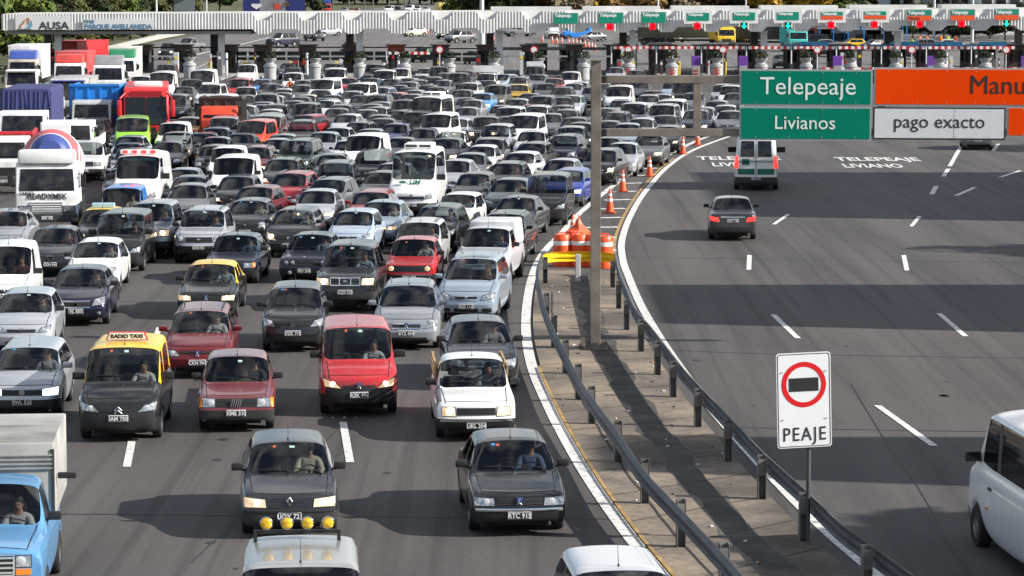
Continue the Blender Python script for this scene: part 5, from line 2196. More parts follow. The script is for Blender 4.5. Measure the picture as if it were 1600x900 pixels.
# lamp posts
for i, (px, py, topy, w, lb) in enumerate(((753, 96, -40, .50, "thick pale mast passing up through the canopy by the white boards"), (52, 80, -60, .28, "white lamp post before the tall green trees"), (245, 62, -60, .26, "white lamp post behind the long name board"),
                                           (323, 44, -60, .22, "white lamp post beside the blue billboard"), (383, 36, -60, .22, "white lamp post in front of the blue billboard"), (133, 92, 60, .3, "short pale post standing by the red container truck"),
                                           (1028, 44, -60, .28, "white lamp post behind the third lane sign"), (1165, 44, -60, .22, "thin white lamp post behind the fifth lane sign"), (1459, 62, -60, .35, "white lamp post behind the ninth lane sign"), (1519, 66, -60, .36, "white lamp post behind the tenth lane sign"),
                                           (774, 40, -50, .2, "thin white post beyond the thick mast"), (701, 22, -60, .22, "white lamp post on the far road beside the yellow bus"))):
    p = at(px, py)
    h = 13 if topy < 0 else zrow(topy, p.y)
    root = empty("lamp_post", p)
    m = MB()
    m.tube([(0, 0, 0), (0, 0, h * .4)], w * .62, 10)
    m.tube([(0, 0, h * .4), (0, 0, h)], w * .5, 10, r1=w * .35)
    m.build("pole", PALEST, root, 40)
    if topy < 0:
        m = MB()
        m.tube([(0, 0, h), (.8, 0, h + .5), (2.0, 0, h + .6)], .07, 8)
        m.box(2.3, 0, h + .58, .8, .3, .14, 0, bev=.04)
        m.build("lamp_head", PALEST, root, 40)
    tag(root, lb, "lamp post")
for i in range(9):
    px = 520 + i * 21 + (i % 3) * 4
    p = at(px, 15 + (i % 2) * 2)
    root = empty("lamp_post", p)
    m = MB()
    m.tube([(0, 0, 0), (0, 0, 13)], .17, 8, r1=.10)
    m.build("pole", GREYPO, root)
    m = MB()
    m.tube([(0, 0, 13), (1.6, 0, 13.4)], .06, 6)
    m.build("lamp_head", GREYPO, root)
    tag(root, "thin grey lamp post on the far road, %s in its row" % ordn[i], "lamp post", "thin lamp posts on the far road")
# road barrier along the left edge beyond the plaza
rp = [at(x, y) + Vector((-.6, 0, .55)) for x, y in ((130, 97), (150, 90), (175, 82), (205, 74), (240, 65), (290, 55), (345, 47), (420, 36))]
rp = smooth_path(rp, 5)
root = empty("roadside_barrier", rp[0].xy.to_3d())
m = MB()
for i in range(len(rp) - 1):
    a, b = rp[i], rp[i + 1]
    d = (b - a)
    mx = Matrix.Translation((a + b) / 2 - root.location) @ Matrix.Rotation(atan2(d.y, d.x), 4, 'Z')
    m.box(0, 0, -.2, d.length * 1.02, .25, .6, 0, mx)
    m.box(0, 0, .14, d.length * 1.02, .36, .08, 0, mx)
m.build("wall", mat("pale_barrier_concrete", (.36, .35, .33), .8, var=.15), root)
tag(root, "long pale roadside barrier curving away beyond the tolls", "road barrier")

# ================================================================== people
def skin_mesh(joints, edges, name, mats_, sub=2):
    me = bpy.data.meshes.new(name)
    me.from_pydata([j[0] for j in joints], edges, [])
    o = bpy.data.objects.new(name, me)
    COL.objects.link(o)
    md = o.modifiers.new("k", 'SKIN')
    md.use_smooth_shade = True
    for i, j in enumerate(joints):
        sv = me.skin_vertices[0].data[i]
        r = j[1]
        sv.radius = r if isinstance(r, tuple) else (r, r)
    me.skin_vertices[0].data[0].use_root = True
    sd = o.modifiers.new("s", 'SUBSURF')
    sd.levels = sd.render_levels = sub
    dg = bpy.context.evaluated_depsgraph_get()
    out = bpy.data.meshes.new_from_object(o.evaluated_get(dg))
    bpy.data.objects.remove(o)
    bpy.data.meshes.remove(me)
    out.name = name
    out.materials.clear()
    for x in mats_:
        out.materials.append(x)
    out.shade_smooth()
    return out


def figure(pose):
    """Meshes of one person: body (skin), shirt, trousers, hair, shoes. pose 'drive' or 'stand'."""
    J, E = [], []

    def j(p, r, par=None):
        J.append((Vector(p), r))
        if par is not None:
            E.append((par, len(J) - 1))
        return len(J) - 1
    st = pose == 'stand'
    ln = -.16 if not st else 0                  # a driver leans back a little (y grows to the rear)
    pel = j((0, 0, 0), (.14, .10))
    bel = j((0, .02, .17), (.125, .095), pel)
    che = j((0, .05 if not st else .01, .36), (.15, .105), bel)
    nb = j((0, .07 if not st else .01, .51), (.07, .065), che)
    nk = j((0, .05 if not st else 0, .58), .052, nb)
    hd = j((0, .02 if not st else -.02, .66), (.072, .085), nk)
    ht = j((0, .02 if not st else -.01, .76), (.068, .085), hd)
    ns = j((0, -.085 if not st else -.12, .665), .013, hd)
    shirt = [pel, bel, che, nb]
    tips = []
    arms = []
    for s in (-1, 1):
        sh = j((s * .17, .06 if not st else .01, .47), .062, nb)
        if not st:
            el = j((s * .25, -.12, .24), .045, sh)
            wr_ = j((s * .17, -.36, .34), .028, el)
            pa = j((s * .155, -.43, .375), (.034, .018), wr_)
            fd, up = Vector((-s * .25, -.75, .45)).normalized(), Vector((0, .25, .6)).normalized()
        else:
            el = j((s * .23, .04, .20), .045, sh)
            wr_ = j((s * .24, -.08, -.03), .028, el)
            pa = j((s * .24, -.11, -.11), (.022, .034), wr_)
            fd, up = Vector((0, -.2, -1)).normalized(), Vector((-s, 0, 0))
        P0 = J[pa][0]
        side = fd.cross(up).normalized()
        for q, ln_ in enumerate((.070, .080, .074, .058)):
            b0 = P0 + side * ((q - 1.5) * .019) + fd * .03
            f1 = j(b0, .0095, pa)
            f2 = j(b0 + fd * ln_ * .5 - up * .006, .009, f1)
            f3 = j(b0 + fd * ln_ * .75 - up * ln_ * .4, .0075, f2)
        t1 = j(P0 + side * -.035 + fd * .0, .011, pa)
        t2 = j(P0 + side * -.055 + fd * .035 - up * .01, .009, t1)
        arms.append((sh, el, wr_))
    legs = []
    for s in (-1, 1):
        hp = j((s * .09, -.02, -.04), .085, pel)
        if not st:
            kn = j((s * .14, -.42, .06), .06, hp)
            an = j((s * .12, -.66, -.28), .042, kn)
            toe = j((s * .12, -.78, -.27), (.04, .03), an)
        else:
            kn = j((s * .11, -.02, -.46), .06, hp)
            an = j((s * .11, .02, -.86), .042, kn)
            toe = j((s * .12, -.12, -.90), (.045, .03), an)
        legs.append((hp, kn, an, toe))
    body = skin_mesh(J, E, "body", [SKIN, EYEM, LIPM])
    # eyes, mouth and ears as part of the same body
    bm = bmesh.new()
    bm.from_mesh(body)
    hy = -.065 if not st else -.105
    for s in (-1, 1):
        r = bmesh.ops.create_uvsphere(bm, u_segments=8, v_segments=6, radius=.012, matrix=Matrix.Translation((s * .03, hy, .695)))
        for f in {f for v in r['verts'] for f in v.link_faces}:
            f.material_index = 1
        r = bmesh.ops.create_uvsphere(bm, u_segments=8, v_segments=6, radius=.026, matrix=Matrix.Translation((s * .077, hy + .08, .675)) @ Matrix.Diagonal((.35, .7, 1.1, 1)))
    r = bmesh.ops.create_uvsphere(bm, u_segments=8, v_segments=6, radius=.022, matrix=Matrix.Translation((0, hy + .006, .63)) @ Matrix.Diagonal((1, .4, .35, 1)))
    for f in {f for v in r['verts'] for f in v.link_faces}:
        f.material_index = 2
    bm.to_mesh(body)
    bm.free()
    body.shade_smooth()

    def sub(ids, grow):
        mp_ = {i: k for k, i in enumerate(ids)}
        jj = [(J[i][0], tuple(x + grow for x in (J[i][1] if isinstance(J[i][1], tuple) else (J[i][1],) * 2))) for i in ids]
        ee = [(mp_[a], mp_[b]) for a, b in E if a in mp_ and b in mp_]
        return jj, ee
    ids = [pel, bel, che, nb] + [x for a in arms for x in a]
    jj, ee = sub(ids, .018)
    shirt = skin_mesh(jj, ee, "jacket", [CLOTH])
    ids = [pel] + [x for l_ in legs for x in l_[:3]]
    jj, ee = sub(ids, .016)
    tro = skin_mesh(jj, ee, "trousers", [mat("trouser_cloth", (.03, .035, .05), .9, var=.2)])
    m = MB()
    hc = J[ht][0]
    n = 14
    prof_ = [(.092 * sin(a), .10 * cos(a)) for a in [pi * .02, pi * .15, pi * .3, pi * .45, pi * .58]]
    m.lathe(prof_, (hc.x, hc.y + .022, hc.z - .022), n)
    hair = m.mesh("hair", HAIRM, 60)
    shoes = []
    for l_ in legs:
        t = J[l_[3]][0]
        m = MB()
        m.box(t.x, t.y + .05, t.z, .10, .27, .09, 0, bev=.03)
        shoes.append(m.mesh("shoe", PLASTIC, 40))
    return dict(body=body, jacket=shirt, trousers=tro, hair=hair, shoes=shoes)


FIG = {'drive': figure('drive'), 'stand': figure('stand')}


def person(pose, loc, rz, jacket, label, hair=True, scale=1.0, helmet=None, trousers=None):
    f = FIG[pose]
    o = link("person", f['body'], None, None, loc, rz)
    o.scale = (scale,) * 3
    link("jacket", f['jacket'], o, jacket)
    t = link("trousers", f['trousers'], o)
    if helmet:
        m = MB()
        m.lathe([(.12 * sin(a), .14 * cos(a)) for a in [.05, .4, .8, 1.2, 1.6, 2.0]], (0, .01, .72), 16)
        m.build("helmet", SHEET, o, 60, helmet)
    elif hair:
        link("hair", f['hair'], o)
    if pose == 'stand':
        for s_ in f['shoes']:
            link("shoe", s_, o)
    tag(o, label, "person")
    return o


# ================================================================== trees
BARK = mat("bark", (.09, .065, .045), .9, var=.35, vscale=3)


def leaf_mat(name, a, b, c):
    m = bpy.data.materials.new(name)
    nt, bs = nodes_of(m)
    tc = nt.nodes.new("ShaderNodeTexCoord")
    nz = nt.nodes.new("ShaderNodeTexNoise")
    nz.inputs["Scale"].default_value, nz.inputs["Detail"].default_value = .9, 5
    nt.links.new(tc.outputs["Object"], nz.inputs["Vector"])
    cr = nt.nodes.new("ShaderNodeValToRGB")
    cr.color_ramp.elements[0].position, cr.color_ramp.elements[1].position = .36, .66
    cr.color_ramp.elements[0].color, cr.color_ramp.elements[1].color = (*a, 1), (*c, 1)
    e = cr.color_ramp.elements.new(.5)
    e.color = (*b, 1)
    nt.links.new(nz.outputs[0], cr.inputs[0])
    nt.links.new(cr.outputs[0], bs.inputs["Base Color"])
    bs.inputs["Roughness"].default_value = .7
    bs.inputs["Specular IOR Level"].default_value = .2
    return m


LEAF = dict(green=leaf_mat("leaf_fresh_green", (.035, .06, .012), (.075, .115, .02), (.14, .17, .03)), dark=leaf_mat("leaf_dark_green", (.012, .022, .008), (.022, .036, .012), (.045, .06, .018)),
            olive=leaf_mat("leaf_olive", (.035, .04, .012), (.07, .07, .02), (.11, .10, .035)), rust=leaf_mat("leaf_rust", (.11, .07, .03), (.22, .13, .045), (.34, .20, .06)),
            gold=leaf_mat("leaf_gold", (.12, .075, .01), (.26, .15, .012), (.38, .22, .02)), brown=leaf_mat("leaf_brown", (.09, .072, .048), (.16, .125, .08), (.24, .19, .12)), pink=leaf_mat("blossom_pink", (.06, .07, .02), (.40, .13, .14), (.55, .26, .25)))
TREES = {}


def tree_proto(kind, seed, H=11.0, R=4.0, low=.18, n=1500, leaf=.34, conical=False):
    rnd = random.Random(seed)
    t = MB()
    t.tube([(0, 0, 0), (.05 * R, .02, H * .22), (-.03 * R, .05, H * .5), (.0, 0, H * .82)], H * .022, 8, r1=.03)
    lobes = []
    for k in range(13):
        a = rnd.uniform(0, 6.28)
        z = H * rnd.uniform(low + .12, .86)
        env = sqrt(max(.05, 1 - ((z / H - .52) / .52) ** 2))
        rr = R * env * rnd.uniform(.35, .8)
        c = Vector((rr * cos(a), rr * sin(a), z))
        lobes.append((c, R * rnd.uniform(.26, .46)))
        st = Vector((0, 0, max(H * .15, z - rr * .9)))
        t.tube([st, st.lerp(c, .5) + Vector((0, 0, .2)), c], H * .010, 5, r1=.02)
    lobes.append((Vector((0, 0, H * .86)), R * .42))
    trunk = t.mesh("trunk", BARK, 60)
    m = MB()
    for q in range(n):
        c, r = rnd.choice(lobes)
        d = Vector((rnd.gauss(0, 1), rnd.gauss(0, 1), rnd.gauss(0, 1))).normalized()
        p = c + Vector((d.x, d.y, d.z * .8)) * r * rnd.uniform(.55, 1.12)
        if p.z < H * low * .7:
            continue
        s = leaf * rnd.uniform(.6, 1.5)
        nn = (d + Vector((rnd.uniform(-1, 1), rnd.uniform(-1, 1), rnd.uniform(-.4, 1))) * .8).normalized()
        t1 = nn.orthogonal().normalized()
        t1 = (Matrix.Rotation(rnd.uniform(0, 6.28), 3, nn) @ t1) * s
        t2 = nn.cross(t1) * rnd.uniform(.5, .8)
        m.add([p - t1, p + t2 + t1 * .2, p + t1, p - t2 - t1 * .1], [(0, 1, 2, 3)])
    crown = m.mesh("crown", LEAF[kind])
    return trunk, crown


def plant_tree(kind, x, y, h, label, wide=1.0, group=None, seed=0, leaf=None, z=0.0, name="tree", low=.18):
    key = (kind, seed, leaf, low)
    if key not in TREES:
        TREES[key] = tree_proto(kind, seed * 17 + len(kind), n=7000 if kind == 'green' else 3600, leaf=leaf or (.24 if kind == 'green' else .34), low=low)
    tr, cr = TREES[key]
    root = empty(name, (x, y, z), random.uniform(0, 6.28))
    k = h / 11.0
    root.scale = (k * wide, k * wide, k)
    link("trunk", tr, root)
    link("crown", cr, root)
    tag(root, label, "tree", group)
    return root


def tree_px(kind, px, d, h, label, **kw):
    return plant_tree(kind, (px - 800) / FPX * d, d, h, label, **kw)

# ================================================================== the queue
COLR = dict(bk=(.005, .005, .006), dk=(.012, .0125, .014), ch=(.022, .023, .026), gr=(.15, .155, .163), sv=(.34, .36, .385), ls=(.48, .50, .53), lb=(.36, .43, .52), wh=(.78, .78, .77), cr=(.66, .62, .50), rd=(.42, .012, .018), dr=(.20, .010, .014), br=(.42, .015, .02),
            mr=(.055, .010, .016), ta=(.085, .075, .065), nv=(.010, .013, .036), bl=(.03, .07, .42), sk=(.10, .36, .72), gn=(.018, .030, .028), gg=(.085, .105, .10), lm=(.26, .56, .03), oe=(.55, .05, .018), ye=(.78, .46, .01), be=(.02, .20, .62), rg=(.17, .025, .03), vi=(.03, .03, .16))
CNAME = dict(bk="black", dk="dark grey", ch="charcoal", gr="mid grey", sv="silver", ls="pale silver", lb="light blue", wh="white", cr="cream", rd="red", dr="dark red", br="bright red", mr="maroon", ta="taupe", nv="navy", bl="blue", sk="sky blue", gn="dark green", gg="grey green", lm="lime green", oe="orange red", ye="yellow", be="blue", rg="faded red", vi="violet blue")
TNAME = {}
for k_, v_ in dict(fi="hatchback", co="hatchback", fx="hatchback", un="hatchback", p3="hatchback", go="hatchback", bo="sedan", ve="sedan", p4="sedan", r9="sedan", rg="sedan", f8="sedan", bm="sedan", r18="sedan", al="sedan", w6="station wagon", pw="station wagon", za="people carrier", fit="people carrier",
                   pa="small van", ci="taxi", kg="panel van", exp="panel van", ec="suv", cr="suv", jp="suv", rn="suv", ex="suv", hi="pickup truck", p5="pickup truck", f1="pickup truck", sp="minibus", tr="passenger van", trp="delivery van", mas="delivery van", spp="delivery van", amb="ambulance", t4="taxi").items():
    TNAME[k_] = v_
TNAME['as'] = "sedan"
TNAME['lmv'] = "delivery van"

# x, y of the far edge of the roof, kind, colour, flags (L lamps glow, W lamps lit white, a number turns the car), label
NEAR = """
19 324 as sv - |silver sedan with sunlit bonnet, cut by the picture edge beside the ready-mix truck
92 350 al ch D |charcoal sedan with a triangular chrome grille, behind the white panel van
24 371 exp wh D |white panel van with a plain roof, third vehicle up from the blue pickup
160 369 co wh - |white hatchback standing between the navy sedan and the black van
204 323 pa bk - |black tall van with one lit white lamp, below the blue pickup with canopy
165 321 t4 bk L |black and yellow taxi with a pale roof sign half hidden by the black van
317 319 ec ls D |silver suv with a black front bumper and white plate, beside the black van
134 411 bo nv - |navy sedan with wide chrome grille, ahead of the white hatchback
50 446 fi ls - |pale silver hatchback behind the silver hatchback with lit white lamps
58 524 go ls WD |silver hatchback with lit white lamps beside the radio taxi van
207 519 ci bk D |radio taxi van with yellow roof and black bonnet
320 470 w6 dr D |red station wagon with grey roof rails and red mirrors
336 404 t4 bk LD |black and yellow taxi sedan with lit lamps behind the red station wagon
377 361 r18 nv - |navy boxy sedan with an amber lamp behind the taxi sedan
397 307 co bk D |black hatchback with small white plate behind the navy boxy sedan
471 320 fit ch LD |charcoal people carrier with lit lamps behind the navy sedan with a fog lamp
564 323 co lb - |light blue hatchback with a blue mirror, behind the large grey suv
494 360 bm nv - |navy sedan with four round lamps and a lit fog lamp
555 372 rn ch L |large grey suv with chrome grille and lit square lamps
465 437 fx dk - |dark grey hatchback with a blue ring badge, behind the red van
652 367 f8 rd LD |dark red boxy sedan with two lit round lamps
642 433 p3 sv - |silver hatchback with roof rails and a large violet windscreen
752 391 za lb - |light blue people carrier with a glass roof panel and chrome grille
768 350 hi ls - |pale silver pickup truck with a raised hard top behind the people carrier
799 326 p3 bk - |black hatchback leading the outside row beside the cones
817 303 ve ch D |charcoal sedan with driver in blue, behind the black outside hatchback
665 338 pw wh - |white station wagon with roof rails behind the dark red boxy sedan
696 315 fit bk D |black hatchback with a greenish windscreen behind the white station wagon
605 310 as lb LD |light blue sedan with a lit amber lamp behind the light blue hatchback
744 490 ve ch D |charcoal sedan between the white pickup and the light blue people carrier
735 549 p5 wh LD |old white pickup truck with yellow lit lamps and one grey wing
554 490 pa br LD |bright red van with lit lamps and black bumper
372 544 rg rg D |faded red boxy sedan with square lamps and slanted grille bars
449 670 r9 ch LD |dark grey sedan with lit amber lamp and driver in a cream jacket
791 669 p4 dk D |dark grey sedan with a sunroof, chrome bumper line and plate
"""
MID = """
14 324 | skip
142 221 hi wh -
162 174 ex ta -
227 175 lmv lm 6 |tall lime green van with a dark windscreen behind the grey sedan row
192 192 fi dk -
208 209 as sv -
205 219 ve dk -
210 227 co dk -
210 235 p3 ls -
203 248 as sv -
203 254 ve ch -
200 282 exp be D |bright blue pickup van with driver's arm out of its window
283 230 amb wh - |white ambulance with a red light bar on its roof
283 214 ve bk -
280 186 kg wh -
280 204 hi ta -
289 180 un ye -
287 262 ve sv -
287 274 ve ch -
305 284 bo gr -
288 309 rn sv L |silver suv behind the silver suv with black bumper
342 166 ve dk -
383 168 as gr -
405 159 fi ls -
434 160 cr ch -
430 168 fi wh -
427 174 ve gr -
483 158 pa dk -
354 173 ve dk -
350 180 pa sv -
405 185 pa oe -10 |orange red van angled across behind the dark sedan
417 179 tr gr -
343 196 as lb -
320 205 bo dk -
336 211 r18 gr L
338 224 un gn -
365 222 kg wh -
375 241 trp wh - |white panel van with dark windscreen behind the black hatchback with chrome lamps
376 274 fi bk L |small black hatchback with bright lamps behind the charcoal car row
406 228 w6 dr L
389 204 ve dk -
464 186 cr ta L
511 178 go br -16 |bright red hatchback angled across the queue
516 169 ve dk -
542 176 co ls -8
525 195 as ls -6
511 204 as sv -
444 206 r9 sv -
436 215 as ls -
487 214 jp gn -6
458 243 w6 ch -
443 265 p3 rd -8 |red hatchback with large lamps behind the red sedan
413 287 fi dr -8 |dark red hatchback with a bright lamp between the two charcoal cars
502 290 as ls L
528 272 p3 gr -8
533 247 ex ch -
531 238 ve dk -
550 214 fi wh -
544 161 ve gr -
569 163 r9 gr -
598 155 as sv -
597 165 fi sv -8
567 170 as sv -
633 155 hi dk -L
686 146 sp wh -9 |white minibus with roof air unit, up the queue behind the white passenger van
614 174 w6 gn -14
590 178 r9 gr -
602 182 ve dk -
651 175 jp bk -
573 186 w6 ch L
579 197 bo gr -
625 190 as vi -8 |violet blue sedan behind the dark grey sedan
671 197 ve ch -6
693 176 tr wh -8 |white passenger van just below the white minibus with roof air unit
722 182 fi ls -
712 204 p5 wh -6
583 208 trp wh -6 |white panel van with a high plain roof, up the queue beyond the company minibus
630 211 ve dk -6
598 232 ec bk -6
614 242 un gn -
606 262 r9 ta -
590 292 go rd - |bright red hatchback beside the front corner of the company minibus
621 250 as sv -
658 226 spc wh - |white company minibus with green letters on its bonnet
706 213 ve dk LD
718 248 as ls -
739 236 ve gr -
758 225 fi wh -6
769 211 p3 ta L
757 266 co bk D
726 297 un wh LD |white hatchback with amber lamp beside the company minibus
797 274 as gg D
800 248 w6 ch D
743 165 as sv -
757 178 hi bk L
800 191 rn ls -
777 163 ve gr -
803 162 pa ls -
794 180 r9 gr -
831 164 fi rd -
848 159 ec wh -
876 162 w6 dk -
889 169 p3 gr -
864 174 as gr -
902 183 ve dk -
829 177 tr wh -8 |white passenger van beside the silver pickup row
830 203 as wh -6
879 192 rn gr L
908 191 ve dk -
841 218 p3 ta L
908 206 ec nv -
822 234 fi wh D
883 245 as ls D
898 260 go bl L |blue hatchback with an amber lamp behind the black people van
857 268 pa bk -6 |black people van with large lamps beside the first cones
951 230 p3 dk L-12 |dark grey hatchback with lit fog lamp beside the gantry column
977 222 as ls -9
1008 210 r9 gr L-9
1047 193 fi dk L-9
1044 175 as gr -8
946 213 ve dk -
983 190 as lb -6
950 185 ve dk -
968 174 w6 dk -
967 168 ve ch -
995 158 pa ls -8
1006 184 fi ls -8
1042 158 jp sv -
1076 171 w6 nv L-8
1098 167 fi sv -9
1058 152 tr wh -8
1085 144 ve gr -
1123 154 as sv -
1131 129 ec ls -
1146 129 kg wh -
1135 161 fi wh -8
1129 170 as gr -8
1148 142 ve dk -
963 104 as ls -
995 108 w6 gr -
837 101 jp ch L
894 109 kg wh -6 |white panel van by the toll island planter, apart from the queue
868 121 fi br -6 |bright red hatchback just behind the white panel van near the tolls
865 114 ve gr -
848 114 as gr -12
810 115 as lb -30
815 119 w6 sv -8
820 131 t4 ye - |yellow roofed taxi far back among grey cars
848 129 ve dk L
897 128 as sv -8
908 125 fi wh -8
884 135 w6 ch -8
925 134 ve dk -
943 129 fi ch -8
972 132 trp wh - |white box van behind the gantry column and beam
966 141 fi wh -
1002 126 ve dk -8
1051 127 fi lb -
1068 127 jp dk L
1026 139 as gr -
1015 147 fi wh -
1035 144 as ls -
896 146 w6 ls L-8
880 150 ve ch -
851 147 pa ch -
830 145 ve dk -
811 152 as ls -
972 154 go sv -
451 98 ve nv -
459 103 fi dk -
460 110 kg wh -
524 96 jp dk -
539 105 tr wh -
523 104 kg ls -
587 97 jp dk L
592 104 hi bk -
620 107 tr wh -
629 104 kg wh -
667 105 fi wh -
594 115 ve cr -25 |cream sedan turned sideways near the third canopy post
583 121 ve gn -12
547 119 fi br - |bright red hatchback behind the white van near the yellow ticket post
688 104 jp dk -
667 115 ve gr -
686 113 as sv -
705 109 jp dk -
727 110 ve ta L-8
752 113 hi wh -6 |white pickup truck carrying a pale board across its load
711 117 ve dk -
617 122 ve mr -12
635 119 as gr -12
661 122 w6 gr -
682 119 ve sv -
690 123 fi gr -8
729 126 ec wh -8
762 123 ve dk -
782 129 pa ta L-8
411 122 fi be -
421 127 ve dk -
428 131 as ch -
444 136 un wh -
474 125 as gr -
486 121 fi gr -
471 115 fi ch -
487 131 w6 gr -
525 122 tr wh -8 |white passenger van up the queue beside the blue roofed hatchback
549 134 fi bl -
567 128 tr wh -8
596 135 w6 lb -12
625 131 ve dk -
645 127 as sv -8
641 135 ve dk -
649 139 fi sv -8
667 130 ve dk -
676 135 ve ch -
624 142 fi oe -14 |orange red hatchback half hidden between grey cars
563 140 w6 wh -
547 145 ve dk -
594 146 ec ch -8
757 142 fi sk L-8 |sky blue hatchback with one glaring lamp
725 139 ve gr -
730 150 ve ch -
741 155 as sv -8
647 146 fi gr -8
482 145 un cr -
452 144 as gr -
502 140 ve dk -
512 150 as gr -8
527 147 ve ch -
471 150 ve dk -
456 156 fi ch -
429 149 cr gr -
410 150 as ls -
409 160 as sv -
507 155 fi wh -12
397 150 ve ch -
379 120 pa br - |bright red van near the first booths
389 99 kg wh -
385 134 hi wh -
337 129 jp wh -4 |white suv with side windows and roof rack beyond the red lorry
323 106 amb wh - |white high roofed van at the booths beside the second planter
261 109 amb wh - |white ambulance beside the red coach with blue windscreen
264 97 jp ta -
290 133 ve bk L
278 144 pa dk -
359 142 trp wh -
356 153 ve gr -
343 163 ve dk -
385 164 as ls -
215 116 kg wh - |white van loaded with yellow bundles behind the coach
300 122 pa dk -
"""
SP['spc'] = spec(SPRINTER, H=2.55)
TNAME['spc'] = "minibus"
PROTO = {}


def proto(k):
    if k not in PROTO:
        PROTO[k] = car_proto(SP[k])
    return PROTO[k]


NAMEOF = {"hatchback": "hatchback_car", "sedan": "sedan_car", "station wagon": "station_wagon", "people carrier": "people_carrier", "small van": "small_van", "taxi": "taxi_cab", "panel van": "panel_van", "suv": "suv_car", "pickup truck": "pickup_truck", "minibus": "minibus", "passenger van": "passenger_van", "delivery van": "delivery_van", "ambulance": "ambulance"}
PLATES = {744: "HKV 308", 735: "UKL 204", 554: "RZK 194", 372: "XME 310", 449: "UOX 721", 791: "RTC 915", 207: "IAM 750", 465: "DZK 710", 642: "EYZ 454", 752: "EGS 116", 555: "CQX 520", 134: "FJL 850"}
XR = [(100, 1160), (150, 1155), (195, 1130), (245, 1000), (290, 930), (340, 870), (400, 830), (480, 815), (900, 960)]
XL = [(100, 200), (200, 60), (300, -20), (900, -40)]


def tab(t, y):
    for (a, u), (b, v) in zip(t, t[1:]):
        if y <= b:
            return u + (v - u) * max(0, (y - a)) / (b - a)
    return t[-1][1]


def heading(x, y):
    u = min(1.15, max(-.1, (x - tab(XL, y)) / (tab(XR, y) - tab(XL, y))))
    tl = tab([(100, 2.0), (250, 4), (900, 5)], y)
    tr = tab([(100, -5), (190, -11), (290, -11), (400, -5), (470, 2), (560, 5), (900, 5)], y)
    return tl + (tr - tl) * u


Q = []
rnd = random.Random(21)
for block, near in ((NEAR, True), (MID, False)):
    for ln in block.strip().splitlines():
        head, _, lab = ln.partition('|')
        w_ = head.split()
        if len(w_) < 4:
            continue
        x, y, ty, co = float(w_[0]), float(w_[1]), w_[2], w_[3]
        fl = w_[4] if len(w_) > 4 else '-'
        dig = ''.join(c for c in fl if c.isdigit())
        if not near and fl == '-' and len(Q) % 7 == 0 and co != 'wh':
            fl = 'L'  # glow added to some lamps to stand for sun glints
        turn = (-1 if '-' + dig in fl else 1) * float(dig) if dig else None
        S = SP[ty]
        base_h = heading(x, y)
        th = base_h + (rnd.uniform(-1.5, 1.5) if y > 250 else rnd.uniform(-3.0, 3.0))
        if turn is not None:
            th = turn
        th = radians(th)
        p = at(x, y + 1, S['H'] + .03)
        # the far edge of the roof is what the row y measures
        ry = S['bk'] - .12 - S['L'] / 2
        R = Matrix.Rotation(th, 3, 'Z')
        o = Vector((p.x, p.y, 0)) - R @ Vector((0, ry, 0))
        Q.append(dict(x=x, y=y, ty=ty, co=co, fl=fl, lab=lab.strip(), th=th, p=o, L=S['L'], W=S['W'] + .12, near=near))

